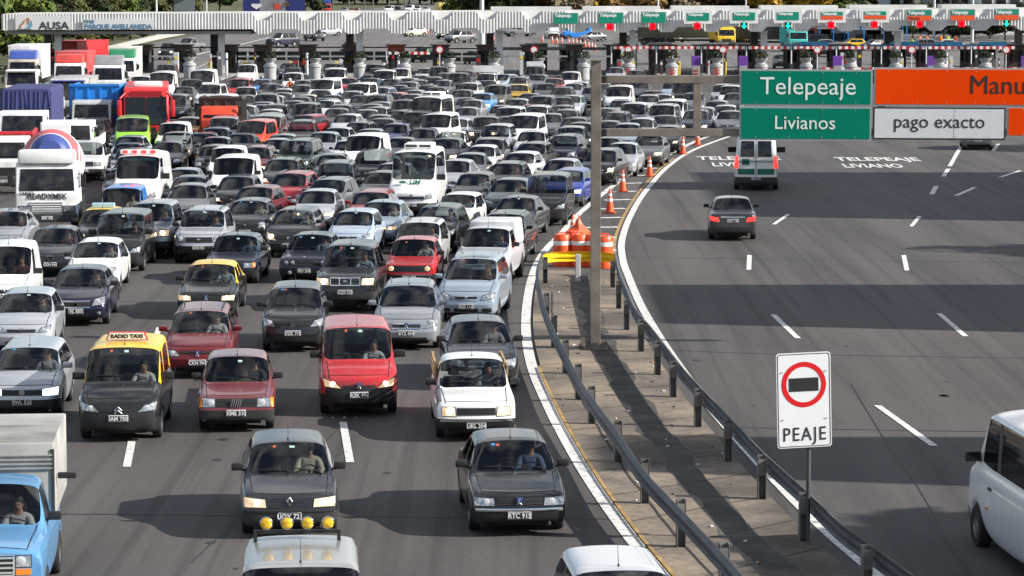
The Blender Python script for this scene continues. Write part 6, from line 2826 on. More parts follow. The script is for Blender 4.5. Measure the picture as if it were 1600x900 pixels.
# ------------------------------------------------------------------ lorries and coaches
def lorry(name, label, px, py, cat="lorry", cab=(.78, .78, .77), W=2.35, hc=2.7, cargo=None, ccol=(.5, .5, .5), ch=2.2, cl=6.0, cw=None, th=3.0, gm=None, visor=None, roofcol=None, plate=None, letters=(), lamps=0, bumper=None, deck=1.05, cz=None):
    cd = 1.85
    L = cd + .35 + cl
    p = at(px, py, hc)
    thr = radians(th)
    R = Matrix.Rotation(thr, 3, 'Z')
    o = Vector((p.x, p.y, 0)) - R @ Vector((0, -L / 2 + cd - .15, 0))
    root = empty(name, o, thr)
    f = -L / 2
    m = MB()
    prof_ = [(f + .02, .55), (f, 1.45), (f + .06, 1.62), (f + .34, hc - .08), (f + .5, hc), (f + cd, hc), (f + cd, .75), (f + 1.25, .75), (f + 1.0, 1.05), (f + .5, 1.05), (f + .25, .75)]
    m.prism(prof_, -W / 2, W / 2, 0, bev=.05)
    cabo = m.build("cab", SHEET, root, 35, cab)
    za, zb_ = 1.60, hc - .22
    ya, yb = f + .055, f + .30
    m = MB()
    wv = W / 2 - .13
    m.add([(-wv, ya - .02, za), (wv, ya - .02, za), (wv - .06, yb - .02, zb_), (-wv + .06, yb - .02, zb_)], [(0, 1, 2, 3)])
    m.add([(-wv, ya - .008, za), (wv, ya - .008, za), (wv - .06, yb - .008, zb_), (-wv + .06, yb - .008, zb_)], [(0, 1, 2, 3)])
    m.build("windscreen", CABIN, root)
    for s in (-1, 1):
        m = MB()
        m.prism([(f + .42, 1.62), (f + 1.35, 1.62), (f + 1.35, hc - .3), (f + .62, hc - .3)], s * (W / 2 - .01), s * (W / 2 + .012))
        m.build("side_window", DGLASS, root)
        m = MB()
        m.box(s * (W / 2 + .19), f + .18, 1.98, .20, .08, .42, 0, bev=.02)
        m.tube([(s * (W / 2 - .02), f + .25, 2.2), (s * (W / 2 + .18), f + .2, 2.22)], .02, 5)
        m.tube([(s * (W / 2 - .02), f + .25, 1.75), (s * (W / 2 + .18), f + .2, 1.76)], .02, 5)
        m.build("mirror", PLASTIC, root)
        m = MB()
        m.box(s * (W / 2 - .34), f - .03, .92, .42, .07, .20, 0, bev=.02)
        m.box(s * (W / 2 - .34), f - .015, .92, .48, .07, .26, 1)
        m.build("headlight", [LENSGLOW if lamps else LENS, PLASTIC], root)
        m = MB()
        m.box(s * .3, f + .03, 1.70, .5, .02, .02, 0, Matrix.Translation((0, 0, 0)))
        m.build("wiper", PLASTIC, root)
    m = MB()
    m.box(0, f - .012, 1.02, W * .52, .05, .36, 0)
    for q in range(4):
        m.box(0, f - .035, .90 + q * .085, W * .5, .03, .03, 1)
    m.build("grille", gm or [PLASTIC, GREYPL], root)
    m = MB()
    m.box(0, f - .02, .60, W * .98, .18, .32, 0, bev=.05)
    bo_ = m.build("bumper", bumper or GREYPL, root)
    pl = link("licence_plate", plate_mesh(plate or "CXM 411"), root, None, (0, f - .115, .60))
    for txt, sz, dx, zz, mm in letters:
        me = text_mesh(txt, sz, mm, .004, bold=.008)
        t_ = link("lettering", me, root)
        t_.location = (dx, f - .02 if zz < 1.5 else ya + (yb - ya) * (zz - za) / (zb_ - za) - .05, zz)
        if zz >= 1.5:
            t_.rotation_euler = (-atan2(yb - ya, zb_ - za), 0, 0)
    if visor:
        m = MB()
        m.box(0, f + .14, hc - .14, W * .9, .28, .10, 0, Matrix.Translation((0, 0, 0)), bev=.03)
        m.build("sun_visor", visor, root)
    if roofcol:
        m = MB()
        m.prism([(f + .45, hc + .01), (f + .8, hc + .62), (f + cd, hc + .75), (f + cd, hc + .01)], -W * .46, W * .46, bev=.06)
        m.build("wind_deflector", SHEET, root, 35, roofcol)
    m = MB()
    m.box(0, .6, .72, .9, L - 1.2, .26)
    m.box(0, f + cd + .2, .8, W * .9, .3, .3)
    m.build("chassis", DARKST, root)
    for y in (f + .98, L / 2 - 1.9, L / 2 - .85):
        for s in (-1, 1):
            w = link("wheel", WHEELT[1], root, None, (s * (W / 2 - .17), y, .48))
            if s < 0:
                w.rotation_euler = (0, 0, pi)
            link("tyre", WHEELT[0], w)
    cy0, cy1 = f + cd + .25, L / 2
    cwid = cw or W + .1
    cyc = (cy0 + cy1) / 2
    if cargo == 'box':
        m = MB()
        m.box(0, cyc, deck + ch / 2, cwid, cy1 - cy0, ch, 0, bev=.04)
        for s in (-1, 1):
            m.box(s * (cwid / 2), cyc, deck + ch - .05, .06, cy1 - cy0, .1, 0)
        m.build("cargo_box", SHEET, root, 35, ccol)
    elif cargo == 'tarp':
        m = MB()
        n = 24
        pr = [(-cwid / 2, deck), (-cwid / 2, deck + ch - .12), (-cwid / 2 + .14, deck + ch), (cwid / 2 - .14, deck + ch), (cwid / 2, deck + ch - .12), (cwid / 2, deck)]
        m.prism(pr, cy0, cy1, 0, axis='y', bev=.03)
        rr_ = random.Random(5)
        for q in range(11):                                    # folds of the sheet on its front
            x = -cwid / 2 + cwid * (q + .5) / 11
            m.tube([(x, cy0 - .01, deck + .1), (x + rr_.uniform(-.05, .05), cy0 - .01, deck + ch * .6), (x + rr_.uniform(-.06, .06), cy0, deck + ch - .1)], .035, 6)
        m.build("tarpaulin", CLOTH, root, 35, ccol)
    elif cargo == 'dump':
        m = MB()
        t = .09
        m.box(0, cyc, deck + .06, cwid, cy1 - cy0, .12)
        m.box(0, cy0 + t / 2, deck + ch / 2 + .12, cwid, t, ch)
        m.box(0, cy1 - t / 2, deck + ch / 2, cwid - .01, t, ch - .2)
        for s in (-1, 1):
            m.box(s * (cwid / 2 - t / 2), cyc, deck + ch / 2, t, cy1 - cy0 - .02, ch)
            m.box(s * (cwid / 2), cyc, deck + ch, .14, cy1 - cy0, .12)
            for q in range(6):
                m.box(s * (cwid / 2 + .03), cy0 + .3 + (cy1 - cy0 - .6) * q / 5, deck + ch / 2, .10, .14, ch - .05)
        for q in range(4):
            m.box(-cwid / 2 + cwid * (q + .5) / 4, cy0 - .03, deck + ch / 2, .10, .08, ch - .02)
        m.box(0, cy0, deck + ch + .1, cwid + .06, .2, .14)
        m.build("tipper_body", SHEET, root, 35, ccol)
    elif cargo == 'flat':
        m = MB()
        m.box(0, cyc, deck + .06, cwid, cy1 - cy0, .14)
        m.box(0, cy0, deck + .6, cwid, .08, 1.1)
        for s in (-1, 1):
            m.box(s * cwid / 2, cyc, deck + .3, .06, cy1 - cy0, .45)
        m.build("flatbed", SHEET, root, 35, ccol)
    elif cargo == 'mixer':
        m = MB()
        ax = Matrix.Translation((0, cyc + .1, 2.35)) @ Matrix.Rotation(radians(-13), 4, 'X')
        ringp = [(.45, -2.35, 2), (.62, -2.2, 2), (.76, -1.95, 2), (.80, -1.85, 0), (.84, -1.75, 1), (1.02, -1.38, 1), (1.10, -1.1, 1), (1.13, -1.0, 0), (1.18, -.7, 0), (1.21, -.25, 0), (1.22, .2, 0), (1.18, .6, 2), (1.05, 1.1, 1), (.8, 1.7, 0), (.55, 2.2, 0), (.55, 2.35, 0)]
        n = 32
        vs, fs = [], []
        for r, h, mi in ringp:
            for k in range(n):
                a = 2 * pi * k / n
                vs.append((r * cos(a), h, r * sin(a)))
        for i in range(len(ringp) - 1):
            m.add(vs[i * n:(i + 2) * n], [(k, (k + 1) % n, n + (k + 1) % n, n + k) for k in range(n)], ringp[i][2], ax)
        m.add(vs[:n], [tuple(range(n))], 2, ax)
        m.build("mixer_drum", [WHITEP, mat("drum_red", (.55, .10, .11), .5, var=.12), mat("drum_blue", (.045, .07, .25), .5, var=.12)], root, 50)
        m = MB()
        m.box(0, cyc, deck, 1.6, cy1 - cy0, .25)
        for y in (cy0 + .2, cy1 - .5):
            m.box(0, y, deck + .5, 1.5, .3, 1.0)
        m.tube([(-.9, cy1 - .1, deck), (-.5, cy1 - .3, 3.3), (.5, cy1 - .3, 3.3), (.9, cy1 - .1, deck)], .06, 6)
        m.box(.0, cy1 - .5, 3.55, 1.15, 1.0, .5, 0, bev=.06)
        m.tube([(W / 2, cy0 + .1, deck), (W / 2 - .05, cy0 + .1, 3.2)], .04, 6)
        m.build("mixer_frame", WHITEP, root)
        m = MB()
        m.box(0, f + .72, hc + .22, W * .92, 1.05, .50, 0, bev=.12)
        m.build("roof_fairing", WHITEP, root, 40)
    tag(root, label, cat, "lorries in the queue")
    return root, o, L, W + .3, thr


BIG = []


def add_big(*a, **k):
    BIG.append(lorry(*a, **k))
    return BIG[-1][0]


mx_ = add_big("mixer_truck", "white ready-mix concrete truck with a red and blue striped drum", 76, 251, cat="mixer truck", hc=2.62, W=2.3, cargo='mixer', cl=5.6, th=6, gm=[WHITEP, GREYPO], plate="BRD 402",
              letters=(("READYMIX", .30, .0, 1.30, NGREY), ("CARGO", .15, -.75, 1.47, NGREY)), bumper=GREYPL)
add_big("tipper_truck", "white truck with an open red tipper body, at the picture edge behind the ready-mix truck", 8, 212, hc=2.5, W=2.2, cargo='dump', ccol=(.50, .015, .02), ch=1.45, cl=5.2, th=7, cab=(.74, .74, .72), lamps=1)
add_big("recovery_truck", "white recovery truck with driver in a lime vest, behind the ready-mix truck", 108, 187, hc=2.5, cargo='flat', ccol=(.7, .7, .68), cl=5.5, th=4)
add_big("covered_lorry", "white cabbed lorry with a high dark blue tarpaulin", 43, 172, hc=2.75, cargo='tarp', ccol=(.035, .04, .13), ch=2.75, cl=7.5, th=4, cw=2.6, letters=())
add_big("car_transporter", "white lorry with dark grille, between the tarpaulin lorry and the blue tipper", 109, 151, hc=2.8, cargo='flat', ccol=(.1, .1, .1), cl=6, th=3)
add_big("grey_lorry", "pale grey lorry with a blue sun strip across its windscreen", 110, 122, hc=2.95, cargo='box', ccol=(.36, .36, .36), ch=1.9, cl=6, th=3, cab=(.42, .42, .42), visor=mat("blue_sun_strip", (.03, .04, .22), .4))
add_big("box_lorry", "lorry with a red topped white box body beside the first canopy post", 111, 98, hc=2.6, cargo='box', ccol=(.50, .05, .05), ch=2.4, cl=6.5, th=2, cab=(.8, .8, .8), roofcol=(.55, .06, .05))
add_big("box_lorry", "tall white box lorry with a blue banded cab, by the green trees", 38, 92, hc=2.7, cargo='box', ccol=(.70, .69, .66), ch=2.75, cl=7, th=3, cab=(.5, .45, .38), roofcol=(.05, .09, .36), cw=2.7)
add_big("low_lorry", "pale lorry with a wide sun visor just below the blue banded cab", 37, 108, hc=2.7, cargo='flat', ccol=(.1, .2, .15), cl=5, th=3, cab=(.72, .70, .64), visor=mat("grey_visor", (.25, .25, .24), .5))
add_big("container_lorry", "lorry with a bright red container beyond the first canopy post", 100, 76, hc=2.3, cargo='box', ccol=(.58, .012, .015), ch=2.0, cl=7, th=-18, cab=(.58, .02, .02))
add_big("tipper_truck", "truck with an empty blue tipper body and a silver cab", 168, 156, hc=2.55, W=2.2, cargo='dump', ccol=(.012, .20, .62), ch=2.2, cl=5.5, th=3, cab=(.46, .48, .50), cw=2.75)
add_big("flatbed_lorry", "white lorry with a green board above its cab by the first booth", 192, 90, hc=2.7, cargo='box', ccol=(.62, .60, .52), ch=2.5, cl=5, th=3, roofcol=(.02, .20, .09))
add_big("flatbed_lorry", "white lorry with a grey roof behind the blue tipper truck", 173, 101, hc=2.7, cargo='flat', ccol=(.3, .3, .3), cl=5, th=3, roofcol=(.25, .25, .26))
add_big("tipper_truck", "small orange red truck with a dark tipper body behind the yellow hatchback", 291, 164, hc=2.2, W=2.0, cargo='dump', ccol=(.05, .045, .04), ch=1.5, cl=4.2, th=2, cab=(.60, .06, .025), cw=2.35)


def coach(label, px, py, th, col, W=2.5, H=3.3, L=11.0):
    p = at(px, py, H)
    thr = radians(th)
    R = Matrix.Rotation(thr, 3, 'Z')
    o = Vector((p.x, p.y, 0)) - R @ Vector((0, -L / 2 + 1.2, 0))
    root = empty("coach", o, thr)
    f = -L / 2
    m = MB()
    m.prism([(f + .05, .4), (f, 1.3), (f + .15, 2.3), (f + .55, H - .15), (f + 1.0, H), (L / 2 - .1, H), (L / 2, H - .3), (L / 2, .4)], -W / 2, W / 2, 0, bev=.12)
    m.build("body", SHEET, root, 35, col)
    m = MB()
    rows = [(f - .01, 1.25), (f + .02, 1.6), (f + .13, 2.28), (f + .33, 2.78)]
    for s in (-1, 1):
        vs = []
        for y, z in rows:
            vs += [(s * .03, y - .02, z), (s * (W / 2 - .12), y - .02, z)]
        m.add(vs, [(2 * i, 2 * i + 1, 2 * i + 3, 2 * i + 2) for i in range(3)])
    m.build("windscreen", DGLASS, root)
    m = MB()
    m.box(0, f + .40, 2.95, W * .7, .05, .3, 0, Matrix.Translation((0, 0, 0)))
    m.build("destination_panel", mat("coach_red_panel", (.30, .01, .02), .3), root)
    for s in (-1, 1):
        for q in range(6):
            m = MB()
            m.box(s * (W / 2 + .003), f + 1.6 + q * 1.5, 2.1, .02, 1.4, .95)
            m.build("side_window", DGLASS, root)
        m = MB()
        m.box(s * (W / 2 + .22), f - .1, 2.15, .26, .16, .95, 0, bev=.07)
        m.tube([(s * (W / 2 - .1), f + .3, 3.0), (s * (W / 2 + .2), f - .05, 2.7)], .05, 6)
        m.build("mirror", SHEET, root, 40, col)
        m = MB()
        m.box(s * (W / 2 - .35), f - .005, .85, .45, .08, .22, 0, bev=.03)
        m.build("headlight", LENSGLOW if s > 0 else LENS, root)
    m = MB()
    m.box(0, f + .03, .6, W * .95, .16, .3, 0, bev=.04)
    m.box(0, f - .02, .95, 1.1, .06, .3, 0)
    m.build("bumper", PLASTIC, root)
    m = MB()
    m.box(.1, f + 2.6, H + .12, 1.6, 2.2, .26, 0, bev=.08)
    m.build("air_unit", WHITEP, root, 40)
    for y in (f + 2.6, L / 2 - 2.8):
        for s in (-1, 1):
            w = link("wheel", WHEELT[1], root, None, (s * (W / 2 - .15), y, .48))
            if s < 0:
                w.rotation_euler = (0, 0, pi)
            link("tyre", WHEELT[0], w)
    tag(root, label, "coach")
    BIG.append((root, o, L, W + .4, thr))
    return root


coach("red coach with red mirrors and a white roof unit", 222, 136, 6.5, (.58, .018, .022))


# ------------------------------------------------------------------ nothing may stand inside another vehicle
def relax():
    items = [dict(p=b[1].copy(), L=b[2], W=b[3], w=.15, th=b[4], big=b) for b in BIG]
    for q in Q:
        items.append(dict(p=q['p'], L=q['L'], W=q['W'], w=(.25 if q['near'] else 1.0), th=q['th'], q=q))
    for it in range(60):
        moved = 0
        for i in range(len(items)):
            a = items[i]
            for k in range(i + 1, len(items)):
                b = items[k]
                dy = b['p'].y - a['p'].y
                if abs(dy) > 12:
                    continue
                th = (a['th'] + b['th']) / 2
                d = b['p'] - a['p']
                lx = d.x * cos(th) + d.y * sin(th)
                ly = -d.x * sin(th) + d.y * cos(th)
                da = abs(a['th'] - b['th'])
                ox = (a['W'] + b['W']) / 2 + .5 * sin(da) * 2 - abs(lx) + .06
                oy = (a['L'] + b['L']) / 2 + .12 - abs(ly)
                if ox > 0 and oy > 0:
                    moved += 1
                    wa, wb = a['w'] / (a['w'] + b['w']), b['w'] / (a['w'] + b['w'])
                    if ox * 2.2 < oy:
                        s = (1 if lx >= 0 else -1) * ox * .55
                        v = Vector((s * cos(th), s * sin(th), 0))
                    else:
                        s = (1 if ly >= 0 else -1) * oy * .55
                        v = Vector((-s * sin(th), s * cos(th), 0))
                    a['p'] -= v * wa
                    b['p'] += v * wb
        if not moved:
            break
    for x in items:
        if 'big' in x:
            x['big'][0].location = x['p']
    return moved


LEFT_OVER = relax()
print("overlaps left", LEFT_OVER, "vehicles", len(Q) + len(BIG))

# ------------------------------------------------------------------ labels for the many plain cars
for q in Q:
    q['d'] = CNAME[q['co']] + " " + TNAME[q['ty']] + (" with lit lamps" if ('L' in q['fl'] or 'W' in q['fl']) else "")
LAND = []
for q in Q:
    if q['lab']:
        nm = q['lab']
        for cut in (" with ", " behind ", " beside ", ", ", " standing ", " in front ", " turned ", " angled ", " up the ", " near ", " by the ", " just ", " half ", " leading ", " between ", " ahead ", " loaded ", " far ", " below ", " at "):
            nm = nm.split(cut)[0]
        LAND.append((q['x'], q['y'], nm, q))
short = {}
for x, y, nm, q in LAND:
    short[nm] = short.get(nm, 0) + 1
LAND = [l_ for l_ in LAND if short[l_[2]] == 1]
for x, y, nm in ((72, 256, "ready-mix truck"), (224, 129, "red coach"), (43, 130, "tarpaulin lorry"), (167, 130, "blue tipper truck"), (930, 200, "gantry column"), (1088, 160, "gantry upright"), (562, 100, "third canopy post"), (779, 100, "fourth canopy post"), (348, 100, "second canopy post"), (291, 155, "orange red truck"),
                 (425, 115, "fourth planter"), (985, 100, "fifth canopy post")):
    LAND.append((x, y, nm, None))
NAMES_N = ["", "second ", "third ", "fourth ", "fifth ", "sixth ", "seventh ", "eighth ", "ninth ", "tenth "]
used = {q['lab'] for q in Q if q['lab']}


def metric(q, l_):
    s = 4600 / max(20, dist_row(max(60, (q['y'] + l_[1]) / 2 + 12)))
    return abs(q['x'] - l_[0]) / s + abs(q['y'] - l_[1]) / s * 3.0


def relation(q, l_):
    s = 4600 / max(20, dist_row(max(60, q['y'] + 12)))
    dx, dy = (q['x'] - l_[0]) / s, (q['y'] - l_[1]) / s
    if abs(dx) < 1.2:
        return "behind" if dy < 0 else "in front of"
    if abs(dy) < .7:
        return "beside"
    return "diagonally behind" if dy < 0 else "diagonally in front of"


# candidates: same description and relation to a landmark are numbered by distance from it
todo = [q for q in Q if not q['lab']]
for rank in range(0, 14):
    for q in todo:
        if q['lab']:
            continue
        ls = sorted((l_ for l_ in LAND if l_[3] is not q), key=lambda l_: metric(q, l_))
        if rank >= len(ls):
            continue
        l_ = ls[rank]
        rel = relation(q, l_)
        same = sorted((k for k in Q if k['d'] == q['d'] and k is not l_[3] and relation(k, l_) == rel), key=lambda k: metric(k, l_))
        n = same.index(q)
        if n > (2 if rank < 6 else 5):
            continue
        lab = "%s%s %s the %s" % (NAMES_N[n], q['d'], rel, l_[2])
        if lab in used or len(lab.split()) > 16:
            continue
        used.add(lab)
        q['lab'] = lab
for q in todo:
    if not q['lab']:
        q['lab'] = "%s far up the queue, %d rows of cars from the tolls" % (q['d'], int(q['y']))

JACK = [((.50, .46, .36), "cream"), ((.10, .14, .24), "blue"), ((.55, .55, .54), "white"), ((.05, .05, .055), "dark"), ((.28, .29, .30), "grey"), ((.12, .03, .03), "maroon"), ((.30, .38, .45), "pale blue")]
rnd = random.Random(5)
for i, q in enumerate(Q):
    S = proto(q['ty'])
    lod = 2 if q['y'] >= 300 else (1 if q['y'] >= 186 else 0)
    lit = 2 if 'W' in q['fl'] else (1 if 'L' in q['fl'] else 0)
    c = COLR[q['co']]
    v = rnd.uniform(.88, 1.12)
    c = tuple(min(.82, x * v) for x in c)
    r = spawn(S, NAMEOF[TNAME[q['ty']]], q['p'], q['th'], c, lod, lit, PLATES.get(int(q['x'])) if q['near'] else None)
    if lod >= 1 and not (q['near'] and int(q['x']) in PLATES):
        link('licence_plate', plate_mesh(["BHT 386", "CKN 941", "FRV 204", "DTS 617", "EWL 530"][i % 5]), r, None, S['plate'])
    tag(r, q['lab'], TNAME[q['ty']], "vehicles queuing down from the tolls")
    q['root'] = r
    if not q['near'] and q['ty'] not in ('spc', 'sp', 'amb'):
        r.scale = (rnd.uniform(.96, 1.03), rnd.uniform(.97, 1.03), rnd.uniform(.95, 1.05))
    if lod == 2 or 'D' in q['fl']:
        jc, jn = rnd.choice(JACK)
        if q['x'] in (449, 207):
            jc, jn = (JACK[0] if q['x'] == 449 else JACK[2])
        if q['x'] in (554, 320):
            jc, jn = JACK[2]
        if q['x'] == 372:
            jc, jn = JACK[3]
        R = Matrix.Rotation(q['th'], 3, 'Z')
        base = q['p'] + R @ S['driver']
        words_ = q['lab'].split()
        lb = "driver in a %s jacket inside the %s" % (jn, " ".join(words_[:8]).rstrip(','))
        person('drive', base, q['th'], jc, lb, scale=1.0)
    if q['ty'] == 't4' or q['ty'] == 'ci':
        if q['ty'] == 'ci':
            m = MB()
            z = S['H'] + .05
            y = S['bk'] - 1.55 - S['L'] / 2
            m.prism([(-.45, z), (.45, z), (.38, z + .18), (-.38, z + .18)], y - .05, y + .05, axis='y')
            sg = m.build("roof_sign", mat("taxi_sign_red", (.45, .05, .04), .5), r)
            m = MB()
            m.prism([(-.41, z + .02), (.41, z + .02), (.355, z + .162), (-.355, z + .162)], y - .062, y - .04, axis='y')
            m.build("sign_face", WHITEP, sg)
            me = text_mesh("RADIO TAXI", .112, SBLACK, .002, sx=1.0, bold=.006)
            wid = max(v_.co.x for v_ in me.vertices) * 2
            me.transform(Matrix.Diagonal((.68 / wid, 1, 1, 1)))
            o = link("lettering", me, sg)
            o.location = (0, y - .066, z + .052)
        elif int(q['x']) == 165:
            m = MB()
            m.box(0, .1, S['H'] + .12, .8, .22, .16, 0, bev=.03)
            m.build("roof_sign", mat("pale_blue_sign", (.35, .55, .68), .5), r)
    if q['ty'] == 'amb' and int(q['x']) == 283:
        m = MB()
        y = S['head'] + .35 - S['L'] / 2
        m.box(0, y, S['H'] + .14, 1.55, .34, .17, 0, bev=.04)
        bar = m.build("light_bar", WHITEP, r)
        for k in range(4):
            m = MB()
            m.box(-.56 + k * .37, y - .16, S['H'] + .15, .2, .05, .13, 0, bev=.02)
            m.build("red_lamp", REDLIT, bar)
        m = MB()
        m.box(0, y - .30, S['H'] - .13, 1.3, .02, .13)
        m.build("windscreen_strip", mat("teal_strip", (.15, .50, .52), .5), r)
    if q['ty'] == 'spc':
        pass
    if q['ty'] in ('sp', 'spc'):
        m = MB()
        y = S['head'] + 1.5 - S['L'] / 2
        m.box(0, y + .6, S['H'] + .14, 1.15, 1.5, .20, 0, bev=.06)
        for k in range(2):
            m.box(-.28 + k * .56, y - .15, S['H'] + .15, .46, .03, .1, 1)
        m.build("air_unit", [WHITEP, GREYPL], r, 40)
    if q['ty'] == 'spc':
        sk = S['sk']
        p = sk.hit(.03, 1.16, True, .0)
        me = text_mesh("UM", .30, mat("green_letter", (.02, .14, .10), .5), .004, shear=.2, bold=.008)
        o = link("lettering", me, r)
        pt = sk.top(.1, -S['L'] / 2 + .36, .01)
        o.location = (.08, pt.y - .02, pt.z + .0)
        o.rotation_euler = (radians(-38), 0, 0)
        m = MB()
        m.lathe([(.10, -.01), (.10, .0), (.001, .0)], (0, 0, 0), 14, axis='y')
        o = m.build("emblem", MATS["green_letter"], r)
        o.location = (-.38, pt.y - .03, pt.z + .08)
        o.scale = (1.5, 1, .7)
        o.rotation_euler = (radians(-38), 0, 0)
    if int(q['x']) == 752 and q['y'] == 113:
        m = MB()
        m.box(0, S['bk'] + .3 - S['L'] / 2, 2.05, 2.5, .08, .55)
        for s in (-1, 1):
            m.box(s * .7, S['bk'] + .4 - S['L'] / 2, 1.4, .07, .07, 1.2)
        m.build("load_board", WHITEP, r)
    if int(q['x']) == 768 and q['near']:           # hard top on the pickup
        m = MB()
        y0, y1 = S['bk'] + .05 - S['L'] / 2, S['L'] / 2 - .05
        m.box(0, (y0 + y1) / 2, (S['belt'] + S['H'] + .12) / 2, 1.60, y1 - y0, S['H'] + .12 - S['belt'], 0, bev=.07, taper=.9)
        m.build("hard_top", SHEET, r, 40, (.55, .56, .57))
    if int(q['x']) == 735 and q['near']:
        # one grey, unpainted wing and the wooden bed sides of the old pickup
        sk = S['sk']
        m = MB()
        vs, fs = [], []
        for a in range(9):
            for b in range(5):
                vs.append(sk.top(-(.70 + .105 * b / 4), lerp(.30, 1.35, a / 8) - S['L'] / 2, .006))
        for a in range(8):
            for b in range(4):
                fs.append((a * 5 + b, a * 5 + b + 1, a * 5 + b + 6, a * 5 + b + 5))
        m.add(vs, fs)
        m.build("grey_wing", mat("grey_primer", (.16, .165, .17), .7, var=.2), r)
        m = MB()
        for s in (-1, 1):
            for k in range(3):
                m.box(s * .76, .95, 1.0 + k * .14, .035, 2.5, .10)
            for k in range(3):
                m.box(s * .74, .0 + k * 1.0, 1.1, .05, .06, .5, 0)
        m.build("bed_slats", mat("bed_wood", (.40, .28, .15), .8, var=.25), r)
        m = MB()
        for k in range(5):
            pass
    if int(q['x']) == 200 and q['co'] == 'be':
        pass

# passengers and papers seen through the windscreens
for x, lb, jc in ((207, "passenger in dark clothes inside the radio taxi van", (.03, .03, .035)), (372, "passenger in dark clothes inside the faded red boxy sedan", (.04, .045, .06))):
    q = next(k for k in Q if k['x'] == x and k['near'])
    S = proto(q['ty'])
    d = S['driver'].copy()
    d.x = -d.x
    person('drive', q['p'] + Matrix.Rotation(q['th'], 3, 'Z') @ d, q['th'], jc, lb, scale=.97)
for x, col, lb in ((372, (.30, .55, .03), "folded lime vest on the dashboard of the faded red boxy sedan"), (735, (.5, .58, .62), "papers lying on the dashboard of the old white pickup")):
    q = next(k for k in Q if k['x'] == x and k['near'])
    S = proto(q['ty'])
    m = MB()
    m.box(0, 0, 0, .62, .16, .05, 0, bev=.015)
    m.box(.1, -.03, .03, .35, .12, .04, 0, bev=.015)
    o = m.build("folded_vest" if x == 372 else "paper_pile", CLOTH, None, 40, col)
    l_ = Vector((.12, S['cowl'][0] + .27 - S['L'] / 2, S['cowl'][1] - .02))
    o.location = q['p'] + Matrix.Rotation(q['th'], 3, 'Z') @ l_
    o.rotation_euler = (0, 0, q['th'])
    tag(o, lb, "vest" if x == 372 else "papers")

# ------------------------------------------------------------------ vehicles cut by the lower edge of the picture
def put_roof(ty, x, y, th, col, label, lod=2, lit=0, plate=None, frac=None):
    S = proto(ty)
    p = at(x, y + 1, S['H'] + .03)
    ry = (frac if frac is not None else S['bk'] - .12) - S['L'] / 2
    thr = radians(th)
    o = Vector((p.x, p.y, 0)) - Matrix.Rotation(thr, 3, 'Z') @ Vector((0, ry, 0))
    r = spawn(S, NAMEOF[TNAME[ty]], o, thr, col, lod, lit, plate)
    tag(r, label, TNAME[ty])
    return r, S, o, thr


SP['bot'] = spec(SUVS, L=4.6, W=1.80, H=1.76, wr=.70, nose=1.0, cowl=(1.2, 1.14), head=1.95, bk=4.0, deck=(4.4, 1.1), ax=(.9, 3.7), rails=0, crease=.45, metal=1, belt=1.12, crown=.02, bpil=2.75, sunroof=0, aerial=1)
TNAME['bot'] = "suv"
r, S, o, thr = put_roof('bot', 470, 836, 4, (.40, .40, .385), "silver grey suv with four yellow lamps on its roof bar")
yb = S['bk'] - .32 - S['L'] / 2
m = MB()
zr = S['H'] + .13
m.box(-.05, yb, zr, 1.2, .05, .05, 0)
for s in (-1, 1):
    m.box(s * .58 - .05, yb, zr - .06, .05, .06, .16, 0)
bar = m.build("lamp_bar", PLASTIC, r)
SPOT = mat("yellow_spot_glass", (.85, .50, .01), .12, .1, .6, .7, var=.45, vscale=16)
for k in range(4):
    m = MB()
    x = -.475 + k * .285
    zc = zr + .125
    m.lathe([(.04, .09), (.08, .02), (.092, -.02), (.092, -.05), (.085, -.058), (.080, -.05)], (x, yb, zc), 20, 0, 'y')
    m.tube([(x, yb, zr), (x, yb, zc - .09)], .02, 6, 0)
    sp_o = m.build("spot_lamp", CHROME, bar, 40)
    m = MB()
    m.lathe([(.080, -.05), (.073, -.060), (.04, -.070), (.001, -.073)], (x, yb, zc), 20, 0, 'y')
    m.build("yellow_glass", SPOT, sp_o, 50)
r, S, o, thr = put_roof('fx', 948, 853, 5, (.50, .52, .55), "pale silver rounded hatchback cut by the lower picture edge")
# the old blue pickup with its cargo box
S = proto('f1')
p = at(-13, 741, S['H'] + .03)
thr = radians(5)
o = Vector((p.x, p.y, 0)) - Matrix.Rotation(thr, 3, 'Z') @ Vector((0, S['bk'] - .12 - S['L'] / 2, 0))
r = spawn(S, "pickup_truck", o, thr, (.095, .27, .50), 2, 0, None)
tag(r, "old light blue pickup truck carrying a pale ribbed cargo box", "pickup truck")
base = o + Matrix.Rotation(thr, 3, 'Z') @ S['driver']
person('drive', base, thr, (.5, .5, .5), "driver in a grey top inside the old light blue pickup truck")
m = MB()
y0, y1 = S['bk'] + .10 - S['L'] / 2, S['L'] / 2 + 1.3
hb = 2.24
m.box(0, (y0 + y1) / 2, (1.0 + hb) / 2, 1.90, y1 - y0, hb - 1.0, 0, bev=.03)
for k in range(4):
    m.box(0, y0 - .012, 1.84 + k * .07, 1.86, .04, .025, 0)
m.box(.935, y0 + .02, 1.56, .05, .07, 1.16, 1)
m.build("cargo_box", [mat("pale_box_sheet", (.33, .325, .305), .6, var=.28, vscale=1.2), GREYPL], r, 35)
for k in range(16):                       # ribs of the sloping front of the box
    m = MB()
    m.box(0, y0 + .10 + k * .11, hb + .012, 1.88, .035, .03, 0)
    m.build("rib", MATS["pale_box_sheet"], r)
m = MB()
m.box(1.12, y0 + .6, 1.62, .30, .10, .10, 0, bev=.03)
m.build("mirror", PLASTIC, r)

